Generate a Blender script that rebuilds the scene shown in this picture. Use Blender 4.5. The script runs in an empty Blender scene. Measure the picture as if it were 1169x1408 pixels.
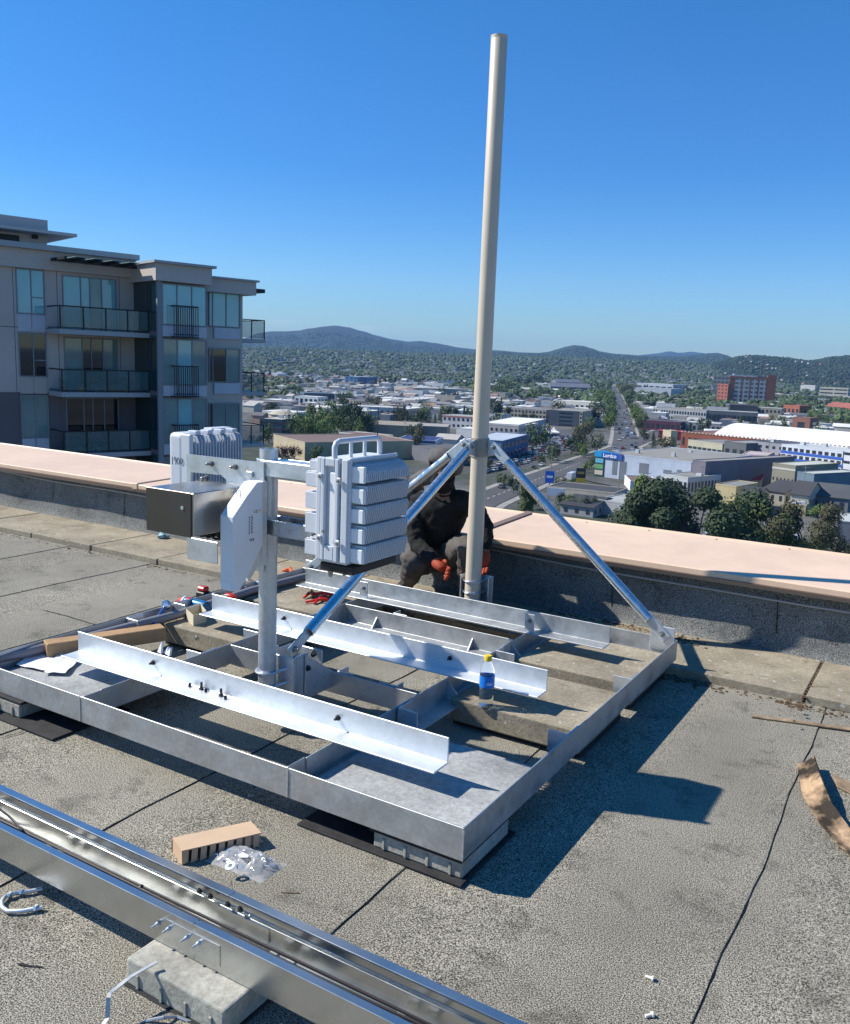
import bpy, bmesh, math, random
import numpy as np
from mathutils import Vector, Matrix, noise as mnoise
random.seed(7)
R_ = math.radians
scene = bpy.context.scene
COL = scene.collection

# ------------------------------------------------------------------ camera, sky, sun, exposure
PW, PH, PCX, PCY = 1169.0, 1408.0, 584.5, 704.0       # the photograph's own pixel frame
VA, VB = np.array([-1450., 420.]), np.array([1333., 526.])
FPX = float(np.sqrt(-((VA - [PCX, PCY]) @ (VB - [PCX, PCY]))))
_a = np.array([VA[0]-PCX, -(VA[1]-PCY), -FPX]); _b = np.array([VB[0]-PCX, -(VB[1]-PCY), -FPX])
_X = -_a/np.linalg.norm(_a); _Y = _b/np.linalg.norm(_b); _Y = _Y-_X*(_X@_Y); _Y /= np.linalg.norm(_Y)
ROT = np.array([_X, _Y, np.cross(_X, _Y)])
CAM = np.array([0., 0., 1.6])
def ray(x, y): return ROT @ np.array([x-PCX, -(y-PCY), -FPX])
def onz(x, y, z=0.):
    d = ray(x, y); return CAM + d*(z-CAM[2])/d[2]
def ony(x, y, Y):
    d = ray(x, y); return CAM + d*(Y-CAM[1])/d[1]
def onx(x, y, X):
    d = ray(x, y); return CAM + d*(X-CAM[0])/d[0]
def proj(P):
    c = ROT.T @ (np.array(P, float)-CAM); return PCX+FPX*c[0]/-c[2], PCY-FPX*c[1]/-c[2]

cd = bpy.data.cameras.new('camera'); cam = bpy.data.objects.new('camera', cd); COL.objects.link(cam)
m4 = Matrix.Identity(4)
for i in range(3):
    for j in range(3): m4[i][j] = ROT[i, j]
    m4[i][3] = CAM[i]
cam.matrix_world = m4
cd.sensor_fit = 'HORIZONTAL'; cd.sensor_width = 36.0; cd.lens = 36.0*FPX/PW
cd.clip_start = 0.05; cd.clip_end = 60000
scene.camera = cam

SUN_TO = Vector((-1.027, -0.369, 1.0)).normalized()
SUN_EL = math.asin(SUN_TO.z)
HAZE_D = 0.5/10000
world = bpy.data.worlds.new('World'); scene.world = world; world.use_nodes = True
nt = world.node_tree; nt.nodes.clear()
wo = nt.nodes.new('ShaderNodeOutputWorld'); bg = nt.nodes.new('ShaderNodeBackground')
sky = nt.nodes.new('ShaderNodeTexSky'); sky.sky_type = 'NISHITA'; sky.sun_disc = False
sky.sun_elevation = SUN_EL; sky.sun_rotation = math.atan2(SUN_TO.x, SUN_TO.y)
sky.altitude = 50; sky.air_density = 1.25; sky.dust_density = 0.0; sky.ozone_density = 3.0
bg.inputs['Strength'].default_value = 0.075
hs = nt.nodes.new('ShaderNodeHueSaturation'); hs.inputs['Hue'].default_value = .503; hs.inputs['Saturation'].default_value = 1.42; hs.inputs['Value'].default_value = 1.28
nt.links.new(sky.outputs[0], hs.inputs['Color']); 
# a few thin clouds low over the left hill
wtc = nt.nodes.new('ShaderNodeTexCoord'); wmap = nt.nodes.new('ShaderNodeMapping'); wmap.inputs['Scale'].default_value = (30, 30, 140)
wn = nt.nodes.new('ShaderNodeTexNoise'); wn.inputs['Scale'].default_value = 1.0; wn.inputs['Detail'].default_value = 6; wn.inputs['Roughness'].default_value = .6
nt.links.new(wtc.outputs['Generated'], wmap.inputs[0]); nt.links.new(wmap.outputs[0], wn.inputs['Vector'])
prev = None
for (cpx, cpy, rad) in ((385, 446, .040), (505, 451, .026)):
    dd_ = ray(cpx, cpy); dd_ = dd_/np.linalg.norm(dd_)
    vs_ = nt.nodes.new('ShaderNodeVectorMath'); vs_.operation = 'SUBTRACT'; vs_.inputs[1].default_value = tuple(dd_); nt.links.new(wtc.outputs['Generated'], vs_.inputs[0])
    vq = nt.nodes.new('ShaderNodeVectorMath'); vq.operation = 'MULTIPLY'; vq.inputs[1].default_value = (1, 1, 6); nt.links.new(vs_.outputs[0], vq.inputs[0])
    vl = nt.nodes.new('ShaderNodeVectorMath'); vl.operation = 'LENGTH'; nt.links.new(vq.outputs[0], vl.inputs[0])
    mr_ = nt.nodes.new('ShaderNodeMapRange'); mr_.inputs['From Min'].default_value = rad; mr_.inputs['From Max'].default_value = rad*.2; nt.links.new(vl.outputs['Value'], mr_.inputs['Value'])
    if prev is None: prev = mr_.outputs[0]
    else:
        mx_ = nt.nodes.new('ShaderNodeMath'); mx_.operation = 'MAXIMUM'; nt.links.new(prev, mx_.inputs[0]); nt.links.new(mr_.outputs[0], mx_.inputs[1]); prev = mx_.outputs[0]
mn_ = nt.nodes.new('ShaderNodeMapRange'); mn_.inputs['From Min'].default_value = .46; mn_.inputs['From Max'].default_value = .72; mn_.inputs['To Max'].default_value = .75; nt.links.new(wn.outputs['Fac'], mn_.inputs['Value'])
mm_ = nt.nodes.new('ShaderNodeMath'); mm_.operation = 'MULTIPLY'; nt.links.new(mn_.outputs[0], mm_.inputs[0]); nt.links.new(prev, mm_.inputs[1])
mc_ = nt.nodes.new('ShaderNodeMix'); mc_.data_type = 'RGBA'; nt.links.new(mm_.outputs[0], mc_.inputs[0]); 
wsx = nt.nodes.new('ShaderNodeSeparateXYZ'); nt.links.new(wtc.outputs['Generated'], wsx.inputs[0])
wcr = nt.nodes.new('ShaderNodeValToRGB'); nt.links.new(wsx.outputs['Z'], wcr.inputs[0]); ee = wcr.color_ramp.elements
ee[0].position = 0; ee[0].color = (.58/1.25, .80/1.25, 1.22/1.25, 1); ee[1].position = .62; ee[1].color = (.8, .8, .8, 1)
for ps_, c_ in ((.05, (.54, .77, 1.2)), (.2, (.46, .73, 1.09)), (.4, (.82, .91, 1.04))): k_ = ee.new(ps_); k_.color = tuple(v/1.25 for v in c_)+(1,)
wvm = nt.nodes.new('ShaderNodeVectorMath'); wvm.operation = 'MULTIPLY'; nt.links.new(hs.outputs[0], wvm.inputs[0]); nt.links.new(wcr.outputs[0], wvm.inputs[1])
wvs = nt.nodes.new('ShaderNodeVectorMath'); wvs.operation = 'SCALE'; wvs.inputs['Scale'].default_value = 1.25; nt.links.new(wvm.outputs[0], wvs.inputs[0]); nt.links.new(wvs.outputs[0], mc_.inputs[6]); mc_.inputs[7].default_value = (7.5, 7.9, 8.4, 1)
nt.links.new(mc_.outputs[2], bg.inputs['Color']); nt.links.new(bg.outputs[0], wo.inputs['Surface'])
sd = bpy.data.lights.new('sun', 'SUN'); sd.energy = 5.0; sd.angle = R_(0.53); sd.color = (1.0, 0.94, 0.83)
sun = bpy.data.objects.new('sun', sd); COL.objects.link(sun); sun.location = (-6, -2, 8)
sun.rotation_euler = (-SUN_TO).to_track_quat('-Z', 'Y').to_euler()
scene.view_settings.view_transform = 'Standard'; scene.view_settings.look = 'None'
scene.view_settings.exposure = 0.47; scene.view_settings.gamma = 1.0
scene.view_settings.use_curve_mapping = False
scene.cycles.max_bounces = 6; scene.cycles.volume_bounces = 0; scene.cycles.transparent_max_bounces = 12
scene.cycles.sample_clamp_indirect = 6.0

# ------------------------------------------------------------------ helpers
class MB:
    """collects shapes (world or local coordinates) and links them as ONE mesh"""
    def __init__(s): s.v = []; s.f = []; s.mi = []; s.cur = 0
    def add(s, vs, fs):
        o = len(s.v); s.v += [tuple(map(float, p)) for p in vs]
        s.f += [tuple(o+i for i in f) for f in fs]; s.mi += [s.cur]*len(fs); return s
    def box(s, x0, x1, y0, y1, z0, z1):
        vs = [(x, y, z) for z in (z0, z1) for y in (y0, y1) for x in (x0, x1)]
        return s.add(vs, [(0,2,3,1), (4,5,7,6), (0,1,5,4), (2,6,7,3), (0,4,6,2), (1,3,7,5)])
    def obox(s, c, ax, ay, az):
        c, ax, ay, az = (Vector(q) for q in (c, ax, ay, az))
        vs = [c + i*ax + j*ay + k*az for k in (-1, 1) for j in (-1, 1) for i in (-1, 1)]
        return s.add(vs, [(0,2,3,1), (4,5,7,6), (0,1,5,4), (2,6,7,3), (0,4,6,2), (1,3,7,5)])
    def prism(s, poly, d, off=(0, 0, 0)):
        """poly: 3-D points in a plane; extruded by vector d"""
        n = len(poly); off = Vector(off); a = [Vector(p)+off for p in poly]; b = [p+Vector(d) for p in a]
        return s.add(a+b, [tuple(range(n))[::-1], tuple(range(n, 2*n))] + [(i, (i+1) % n, n+(i+1) % n, n+i) for i in range(n)])
    def tube(s, pts, r, n=12, cap=True):
        pts = [Vector(p) for p in pts]; rs = r if isinstance(r, (list, tuple)) else [r]*len(pts)
        rings = []; up = None
        for i, p in enumerate(pts):
            t = (pts[min(i+1, len(pts)-1)]-pts[max(i-1, 0)]).normalized()
            if up is None:
                up = Vector((0, 0, 1)) if abs(t.z) < .9 else Vector((0, 1, 0))
            a = t.cross(up).normalized(); b = a.cross(t).normalized(); up = b
            rings.append([p + rs[i]*(math.cos(q)*a+math.sin(q)*b) for q in [2*math.pi*k/n for k in range(n)]])
        vs = [q for ring in rings for q in ring]; fs = []
        for i in range(len(pts)-1):
            for k in range(n):
                fs.append((i*n+k, i*n+(k+1) % n, (i+1)*n+(k+1) % n, (i+1)*n+k))
        if cap: fs += [tuple(range(n))[::-1], tuple((len(pts)-1)*n+k for k in range(n))]
        return s.add(vs, fs)
    def pipe(s, p0, p1, r, ri, n=20):
        """open-ended hollow tube"""
        p0, p1 = Vector(p0), Vector(p1); t = (p1-p0).normalized()
        up = Vector((0, 0, 1)) if abs(t.z) < .9 else Vector((0, 1, 0))
        a = t.cross(up).normalized(); b = a.cross(t)
        vs = []
        for (p, q) in ((p0, r), (p1, r), (p1, ri), (p0, ri)):
            vs += [p+q*(math.cos(w)*a+math.sin(w)*b) for w in [2*math.pi*k/n for k in range(n)]]
        fs = []
        for i in range(4):
            for k in range(n):
                fs.append((i*n+k, i*n+(k+1) % n, ((i+1) % 4)*n+(k+1) % n, ((i+1) % 4)*n+k))
        return s.add(vs, fs)
    def lathe(s, prof, c, axis=(0, 0, 1), n=20):
        c = Vector(c); t = Vector(axis).normalized(); up = Vector((0, 0, 1)) if abs(t.z) < .9 else Vector((0, 1, 0))
        a = t.cross(up).normalized(); b = a.cross(t)
        vs = [c+t*h+r*(math.cos(w)*a+math.sin(w)*b) for (r, h) in prof for w in [2*math.pi*k/n for k in range(n)]]
        fs = [(i*n+k, i*n+(k+1) % n, (i+1)*n+(k+1) % n, (i+1)*n+k) for i in range(len(prof)-1) for k in range(n)]
        fs += [tuple(range(n))[::-1], tuple((len(prof)-1)*n+k for k in range(n))]
        return s.add(vs, fs)
    def mesh(s, name, mats, smooth=False, org=(0, 0, 0)):
        me = bpy.data.meshes.new(name)
        o = org
        me.from_pydata([(p[0]-o[0], p[1]-o[1], p[2]-o[2]) for p in s.v], [], s.f)
        for m in (mats if isinstance(mats, (list, tuple)) else [mats]): me.materials.append(m)
        if isinstance(mats, (list, tuple)) and len(mats) > 1:
            me.polygons.foreach_set('material_index', s.mi)
        bm = bmesh.new(); bm.from_mesh(me); bmesh.ops.recalc_face_normals(bm, faces=bm.faces); bm.to_mesh(me); bm.free()
        if smooth:
            me.polygons.foreach_set('use_smooth', [True]*len(me.polygons))
            me.set_sharp_from_angle(angle=R_(38))
        me.update(); return me
    def build(s, name, mats, parent=None, smooth=False, bevel=0, local=False, seg=1):
        org = (0, 0, 0)
        if parent is not None and not local:
            q = parent; org = Vector((0, 0, 0))
            while q is not None: org = org + q.location; q = q.parent
        me = s.mesh(name, mats, smooth, org)
        o = bpy.data.objects.new(name, me); COL.objects.link(o)
        if parent is not None: o.parent = parent
        if bevel:
            b = o.modifiers.new('bevel', 'BEVEL'); b.width = bevel; b.segments = seg; b.limit_method = 'ANGLE'; b.angle_limit = R_(40)
        return o

def tag(o, label=None, cat=None, group=None, kind=None):
    if label: o['label'] = label
    if cat: o['category'] = cat
    if group: o['group'] = group
    if kind: o['kind'] = kind
    return o
def empty(name, loc, label=None, cat=None, group=None, rz=0.0):
    o = bpy.data.objects.new(name, None); COL.objects.link(o); o.location = loc; o.rotation_euler = (0, 0, rz)
    o.empty_display_size = .1
    return tag(o, label, cat, group)
def copy_tree(o, parent=None):
    c = o.copy(); COL.objects.link(c)
    if parent is not None: c.parent = parent
    for ch in list(o.children): copy_tree(ch, c)
    return c

# ------------------------------------------------------------------ materials
MATS = {}
def M(name, col, rough=.6, metal=0., var=None, var2=None, bump=None, spec=.5, coat=0., trans=0., alpha=1., ior=1.45, emit=None, rvar=None):
    """var=(scale, dark_mult, light_mult[, lo, hi]) multiplies the colour by noise; bump=(scale, strength)"""
    if name in MATS: return MATS[name]
    m = bpy.data.materials.new(name); m.use_nodes = True; t = m.node_tree; N = t.nodes; L = t.links
    b = N['Principled BSDF']
    b.inputs['Base Color'].default_value = (*col, 1); b.inputs['Roughness'].default_value = rough; b.inputs['Metallic'].default_value = metal
    b.inputs['Specular IOR Level'].default_value = spec; b.inputs['Coat Weight'].default_value = coat
    b.inputs['Transmission Weight'].default_value = trans; b.inputs['Alpha'].default_value = alpha; b.inputs['IOR'].default_value = ior
    tc = N.new('ShaderNodeTexCoord')
    last = None
    for vv in (var, var2):
        if not vv: continue
        n = N.new('ShaderNodeTexNoise'); n.inputs['Scale'].default_value = vv[0]; n.inputs['Detail'].default_value = 5; n.inputs['Roughness'].default_value = .62
        L.new(tc.outputs['Object'], n.inputs['Vector'])
        mr = N.new('ShaderNodeMapRange'); mr.inputs['From Min'].default_value = vv[3] if len(vv) > 3 else .3; mr.inputs['From Max'].default_value = vv[4] if len(vv) > 3 else .7
        mr.inputs['To Min'].default_value = vv[1]; mr.inputs['To Max'].default_value = vv[2]
        L.new(n.outputs['Fac'], mr.inputs['Value'])
        mx = N.new('ShaderNodeVectorMath'); mx.operation = 'SCALE'
        if last is None: mx.inputs[0].default_value = col
        else: L.new(last, mx.inputs[0])
        L.new(mr.outputs[0], mx.inputs['Scale']); last = mx.outputs[0]
    if last is not None: L.new(last, b.inputs['Base Color'])
    if bump:
        n = N.new('ShaderNodeTexNoise'); n.inputs['Scale'].default_value = bump[0]; n.inputs['Detail'].default_value = 4
        L.new(tc.outputs['Object'], n.inputs['Vector'])
        bp = N.new('ShaderNodeBump'); bp.inputs['Strength'].default_value = bump[1]; bp.inputs['Distance'].default_value = bump[2] if len(bump) > 2 else .002
        L.new(n.outputs['Fac'], bp.inputs['Height']); L.new(bp.outputs[0], b.inputs['Normal'])
    if rvar:
        n = N.new('ShaderNodeTexNoise'); n.inputs['Scale'].default_value = rvar[0]; n.inputs['Detail'].default_value = 4
        L.new(tc.outputs['Object'], n.inputs['Vector'])
        mr = N.new('ShaderNodeMapRange'); mr.inputs['From Min'].default_value = .3; mr.inputs['From Max'].default_value = .7
        mr.inputs['To Min'].default_value = rvar[1]; mr.inputs['To Max'].default_value = rvar[2]
        L.new(n.outputs['Fac'], mr.inputs['Value']); L.new(mr.outputs[0], b.inputs['Roughness'])
    if emit: b.inputs['Emission Color'].default_value = (*emit, 1); b.inputs['Emission Strength'].default_value = 1
    MATS[name] = m; return m

GALV = M('galvanised_steel', (.62, .66, .70), .42, .75, var=(9, .86, 1.08), var2=(70, .9, 1.07), rvar=(22, .30, .50), bump=(160, .12, .001))
GALVD = M('dull_galvanised_steel', (.48, .50, .51), .50, .65, var=(7, .82, 1.1), var2=(60, .86, 1.08), rvar=(14, .36, .6), bump=(120, .15, .001))
GALVT = M('bright_galvanised_tube', (.66, .70, .75), .24, .95, var=(14, .85, 1.05), rvar=(30, .16, .36))
TRAYM = M('rolled_zinc_steel', (.56, .58, .58), .24, .95, var=(5, .9, 1.06), rvar=(6, .18, .30))
STAIN = M('stainless_steel', (.46, .44, .41), .30, .95, var=(6, .92, 1.05), rvar=(9, .24, .36))
BOLTM = M('zinc_bolt', (.42, .40, .38), .4, .85, var=(80, .6, 1.1))
BOLTD = M('dark_bolt', (.06, .06, .065), .5, .6)
RADIO = M('radio_casing', (.60, .63, .68), .42, 0, var=(5, .95, 1.03))
RADIO2 = M('radio_label', (.78, .80, .82), .5)
DARKP = M('black_plastic', (.012, .013, .016), .5, bump=(60, .2))
POLEM = M('beige_pole_paint', (.58, .50, .40), .42, var=(3, .93, 1.05))
RUBBER = M('rubber_pad', (.022, .022, .024), .85, var=(20, .6, 1.6), bump=(90, .5))
PRINT = M('dark_print', (.04, .045, .06), .6)

def granular(name, dark, light, scale=235, patch=(1.3, .82, 1.12), bumpd=.003):
    m = bpy.data.materials.new(name); m.use_nodes = True; t = m.node_tree; N = t.nodes; L = t.links; b = N['Principled BSDF']
    tc = N.new('ShaderNodeTexCoord')
    n1 = N.new('ShaderNodeTexNoise'); n1.inputs['Scale'].default_value = scale; n1.inputs['Detail'].default_value = 2.5; n1.inputs['Roughness'].default_value = .7
    n2 = N.new('ShaderNodeTexNoise'); n2.inputs['Scale'].default_value = patch[0]; n2.inputs['Detail'].default_value = 6; n2.inputs['Roughness'].default_value = .62
    n3 = N.new('ShaderNodeTexNoise'); n3.inputs['Scale'].default_value = 5; n3.inputs['Detail'].default_value = 6; n3.inputs['Roughness'].default_value = .75
    for n in (n1, n2, n3): L.new(tc.outputs['Object'], n.inputs['Vector'])
    cr = N.new('ShaderNodeValToRGB'); cr.color_ramp.elements[0].position = .40; cr.color_ramp.elements[1].position = .62
    cr.color_ramp.elements[0].color = (*dark, 1); cr.color_ramp.elements[1].color = (*light, 1)
    e = cr.color_ramp.elements.new(.5); e.color = tuple(.42*a+.58*c for a, c in zip(light, dark)) + (1,)
    L.new(n1.outputs['Fac'], cr.inputs[0])
    mr = N.new('ShaderNodeMapRange'); mr.inputs['From Min'].default_value = .32; mr.inputs['From Max'].default_value = .68; mr.inputs['To Min'].default_value = patch[1]; mr.inputs['To Max'].default_value = patch[2]
    L.new(n2.outputs['Fac'], mr.inputs['Value'])
    mr2 = N.new('ShaderNodeMapRange'); mr2.inputs['From Min'].default_value = .33; mr2.inputs['From Max'].default_value = .46; mr2.inputs['To Min'].default_value = .58; mr2.inputs['To Max'].default_value = 1.0
    L.new(n3.outputs['Fac'], mr2.inputs['Value'])
    mm = N.new('ShaderNodeMath'); mm.operation = 'MULTIPLY'; L.new(mr.outputs[0], mm.inputs[0]); L.new(mr2.outputs[0], mm.inputs[1])
    vm = N.new('ShaderNodeVectorMath'); vm.operation = 'SCALE'; L.new(cr.outputs[0], vm.inputs[0]); L.new(mm.outputs[0], vm.inputs['Scale'])
    L.new(vm.outputs[0], b.inputs['Base Color']); b.inputs['Roughness'].default_value = .92; b.inputs['Specular IOR Level'].default_value = .25
    bp = N.new('ShaderNodeBump'); bp.inputs['Strength'].default_value = .8; bp.inputs['Distance'].default_value = bumpd
    L.new(n1.outputs['Fac'], bp.inputs['Height']); L.new(bp.outputs[0], b.inputs['Normal'])
    MATS[name] = m; return m
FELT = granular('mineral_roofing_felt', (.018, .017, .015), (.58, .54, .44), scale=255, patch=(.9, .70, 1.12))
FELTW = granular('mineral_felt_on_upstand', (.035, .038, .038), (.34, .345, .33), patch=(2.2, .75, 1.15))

def paver_mat(name, col, lichen=True):
    m = bpy.data.materials.new(name); m.use_nodes = True; t = m.node_tree; N = t.nodes; L = t.links; b = N['Principled BSDF']
    tc = N.new('ShaderNodeTexCoord'); gi = N.new('ShaderNodeNewGeometry')
    def noise(s, d=6, r=.65):
        n = N.new('ShaderNodeTexNoise'); n.inputs['Scale'].default_value = s; n.inputs['Detail'].default_value = d; n.inputs['Roughness'].default_value = r
        L.new(gi.outputs['Position'], n.inputs['Vector']); return n
    def rng(src, a, b_, c, d):
        mr = N.new('ShaderNodeMapRange'); 
        for k, v in zip(('From Min', 'From Max', 'To Min', 'To Max'), (a, b_, c, d)): mr.inputs[k].default_value = v
        L.new(src, mr.inputs['Value']); return mr.outputs[0]
    a = rng(noise(3.5).outputs['Fac'], .32, .68, .68, 1.2); a2 = rng(noise(60, 4, .7).outputs['Fac'], .3, .7, .72, 1.22)
    mm = N.new('ShaderNodeMath'); mm.operation = 'MULTIPLY'; L.new(a, mm.inputs[0]); L.new(a2, mm.inputs[1])
    vm = N.new('ShaderNodeVectorMath'); vm.operation = 'SCALE'; vm.inputs[0].default_value = col; L.new(mm.outputs[0], vm.inputs['Scale'])
    out = vm.outputs[0]
    if lichen:
        for (s, lo, hi, c) in ((26, .64, .70, (.50, .50, .46)), (9, .62, .74, (.13, .12, .075)), (45, .69, .74, (.035, .03, .025))):
            f = rng(noise(s, 3, .6).outputs['Fac'], lo, hi, 0, .75)
            mx = N.new('ShaderNodeMix'); mx.data_type = 'RGBA'; L.new(f, mx.inputs[0]); L.new(out, mx.inputs[6]); mx.inputs[7].default_value = (*c, 1); out = mx.outputs[2]
    L.new(out, b.inputs['Base Color']); b.inputs['Roughness'].default_value = .9; b.inputs['Specular IOR Level'].default_value = .25
    bp = N.new('ShaderNodeBump'); bp.inputs['Strength'].default_value = .6; bp.inputs['Distance'].default_value = .004
    L.new(noise(70, 5, .7).outputs['Fac'], bp.inputs['Height']); L.new(bp.outputs[0], b.inputs['Normal'])
    MATS[name] = m; return m
PAVER = paver_mat('weathered_paver', (.32, .28, .21))
SLABM = paver_mat('smooth_grey_slab', (.36, .37, .37), False)
BLOCKM = paver_mat('cast_concrete_block', (.40, .39, .34), False)
CAPM = M('cream_cap_flashing', (.74, .54, .39), .45, .0, var=(1.2, .90, 1.05), var2=(7, .94, 1.03))
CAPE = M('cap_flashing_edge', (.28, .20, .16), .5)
DIRT = M('leaf_litter', (.10, .062, .035), .95, var=(30, .4, 1.6))
# ------------------------------------------------------------------ the roof we stand on
RX0, RX1, RY0 = -16.0, 6.0, -6.0
ZG = -45.0
body = MB().box(RX0, RX1, RY0, 5.95, ZG, -.02)
rb = body.build('roof_building', M('plain_render_wall', (.42, .38, .32), .85, var=(1.5, .9, 1.05)))
tag(rb, 'tall building whose flat roof carries the steel frame', 'building')
roof = MB().box(RX0, RX1, RY0, 5.9, -.018, -.006).build('roof_deck', FELT); tag(roof, kind='structure')
BITM = M('bitumen_seam', (.012, .012, .012), .6, var=(40, .6, 1.6))
seams = [-.40 - .955*k for k in range(-5, 17)]
rr = random.Random(3)
def wav(y, k): return .007*math.sin(y*2.1+k*1.7)+.005*math.sin(y*5.3+k)+.0022*math.sin(y*17+k*3)
for k in range(len(seams)-1):
    xr, xl = seams[k], seams[k+1]
    vs, fs = [], []; n = 90
    for i in range(n+1):
        y = RY0 + (5.24-RY0)*i/n
        a, b = xl+wav(y, k+1)+.0, xr+wav(y, k)
        vs += [(a, y, 0.0), (b, y, .0045), (b+.001, y, -.0005), (a+(b-a)*.5, y, .0035)]
    for i in range(n):
        o = 4*i
        fs += [(o, o+3, o+7, o+4), (o+3, o+1, o+5, o+7), (o+1, o+2, o+6, o+5)]
    s = MB().add(vs, fs).build('roofing_sheet', FELT, roof)
    if xr < -3.5: continue
    # bitumen bleeding out of the lap
    vs, fs = [], []; n = 260
    for i in range(n+1):
        y = RY0+(5.24-RY0)*i/n; b = xr+wav(y, k)
        w = .0018+.004*max(0, mnoise.noise((xr*3, y*3, 0)))+.007*max(0, mnoise.noise((xr, y*14, 1))-.1)
        vs += [(b-.001, y, .0052), (b+w, y, .0012)]
    for i in range(n): fs.append((2*i, 2*i+1, 2*i+3, 2*i+2))
    MB().add(vs, fs).build('bitumen_seam', BITM, roof)
# cross laps and cracks in the felt
def crack(pts, w, name='crack'):
    pts = [onz(*p, .006)[:2] for p in pts]; vs = []; fs = []; P = []
    for i in range(len(pts)-1):
        for k in range(8):
            t = k/8; q = pts[i]*(1-t)+pts[i+1]*t; P.append(q+np.array([mnoise.noise((q[0]*20, q[1]*20, 0)), mnoise.noise((q[0]*20, q[1]*20, 5))])*.008)
    P.append(pts[-1])
    for i, q in enumerate(P):
        d = P[min(i+1, len(P)-1)]-P[max(i-1, 0)]; d = np.array([-d[1], d[0]])/(np.linalg.norm(d)+1e-9)
        ww = w*(.5+abs(mnoise.noise((q[0]*30, q[1]*30, 9))))*min(1, i/3+.2, (len(P)-1-i)/3+.2)
        vs += [(*(q-d*ww), .0063), (*(q+d*ww), .0063)]
    fs = [(2*i, 2*i+1, 2*i+3, 2*i+2) for i in range(len(P)-1)]
    MB().add(vs, fs).build(name, BITM, roof)
crack([(55, 838), (85, 845), (112, 853), (135, 860)], .006)
crack([(22, 1325), (40, 1328), (62, 1330)], .004)
crack([(935, 985), (905, 987), (878, 984)], .003)
crack([(0, 1015), (25, 1008), (42, 1001)], .004)
crack([(240, 1010), (330, 1030), (400, 1032)], .003)

# ---- parapet
par = empty('parapet_wall', (-2, 5.23, 0), 'low felt covered parapet wall with cream metal cap along the roof edge', 'parapet')
vs, fs, n = [], [], 160
for i in range(n+1):
    x = RX0+(RX1-RX0)*i/n; w1 = .006*math.sin(x*3.1)+.004*math.sin(x*8)
    for (y, z) in ((5.10, .012), (5.17, .035), (5.215, .09), (5.228+w1, .2), (5.232+w1*.6, .30), (5.235, .44), (5.95, .44)):
        vs.append((x, y, z))
for i in range(n):
    for k in range(6): o = i*7+k; fs.append((o, o+7, o+8, o+1))
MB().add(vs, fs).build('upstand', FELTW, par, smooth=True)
# vertical laps in the upstand felt
for (px, py0, py1) in ((74, 660, 688), (172, 672, 718), (1070, 820, 890), (843, 775, 845)):
    vs = []; fs = []
    for i in range(13):
        p = ony(px+(-3 if px > 1000 else -2)*i/12, py0+(py1-py0)*i/12, 5.222)
        w = .0035+.003*mnoise.noise((px, i*.9, 0)); vs += [(p[0]-w, p[1]-.002-.0*i, p[2]), (p[0]+w, p[1]-.002, p[2])]
    for i in range(12): fs.append((2*i, 2*i+1, 2*i+3, 2*i+2))
    MB().add(vs, fs).build('felt_lap', BITM, par)
# cap flashing in lengths
joints = [-16.2, -10.1, -6.0, -2.72, 1.9, 6.2]
for a, b in zip(joints[:-1], joints[1:]):
    lift = .006 if a == -10.1 else 0.
    c = MB()
    prof = [(5.125, .435), (5.125, .470), (5.14, .474), (6.02, .500), (6.035, .512), (6.05, .505), (6.05, .35), (6.04, .35), (6.04, .485), (5.15, .462), (5.15, .435)]
    c.prism([(a+.004, y, z+lift) for (y, z) in prof], (b-a-.008, 0, 0))
    c.build('cap_length', CAPM, par, bevel=.003)
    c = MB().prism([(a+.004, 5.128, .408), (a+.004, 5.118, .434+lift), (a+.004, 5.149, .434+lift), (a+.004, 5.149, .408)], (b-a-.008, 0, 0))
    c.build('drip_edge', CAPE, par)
for j in joints[1:-1]:
    MB().prism([(j-.03, y, z) for (y, z) in [(5.119, .43), (5.119, .480), (5.14, .485), (6.02, .510), (6.055, .516), (6.055, .44), (6.05, .44), (6.05, .505), (5.15, .475), (5.15, .43)]], (.06, 0, 0)).build('cover_strip', CAPM if j < -5 else M('weathered_joint_cover', (.20, .14, .11), .6), par, bevel=.002)
sc = MB()
for i in range(34):
    x = -9.6+i*.46; sc.lathe([(.006, 0), (.006, .002), (.003, .004)], (x, 5.99, .5008), n=8)
sc.build('screw_heads', M('screw_head', (.2, .15, .12), .5, .5), par)['kind'] = 'stuff'
# cable clipped under the cap
c = MB(); pts = []
for i in range(120):
    x = -15.8+21.5*i/119; z = .372+.012*math.sin(x*1.3)+.006*math.sin(x*3.7) - (.02 if x > -2.4 else 0)*min(1, (x+2.4)); pts.append((x, 5.205, z))
c.tube(pts, .0065, 8)
tag(c.build('roof_cable', M('grey_cable', (.38, .38, .38), .5), smooth=True), 'thin grey cable clipped along the parapet below its cap', 'cable')

# ---- paver strip at the foot of the parapet
strip = empty('paver_strip', (-2, 4.88, 0), 'row of weathered concrete pavers along the parapet foot', 'paving')
xj = [-.51+.765*k for k in range(-20, 9)]
for k in range(len(xj)-1):
    a, b = xj[k]+.006, xj[k+1]-.006
    r1, r2 = rr.uniform(-.004, .004), rr.uniform(-.01, .01)
    nn = 10; vs = []; fs = []
    me = MB()
    zt = .046+rr.uniform(-.003, .004); tl = rr.uniform(-.004, .004)
    me.prism([(a, 4.552+r1+r2*.3, .0), (b, 4.552+r1-r2*.3, .0), (b+r1*.5, 5.19, .0), (a+r1*.5, 5.19, .0)], (0, 0, zt))
    for i in (4, 5): pass
    o = me.build('paver', PAVER, strip, bevel=.005, seg=2)
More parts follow.
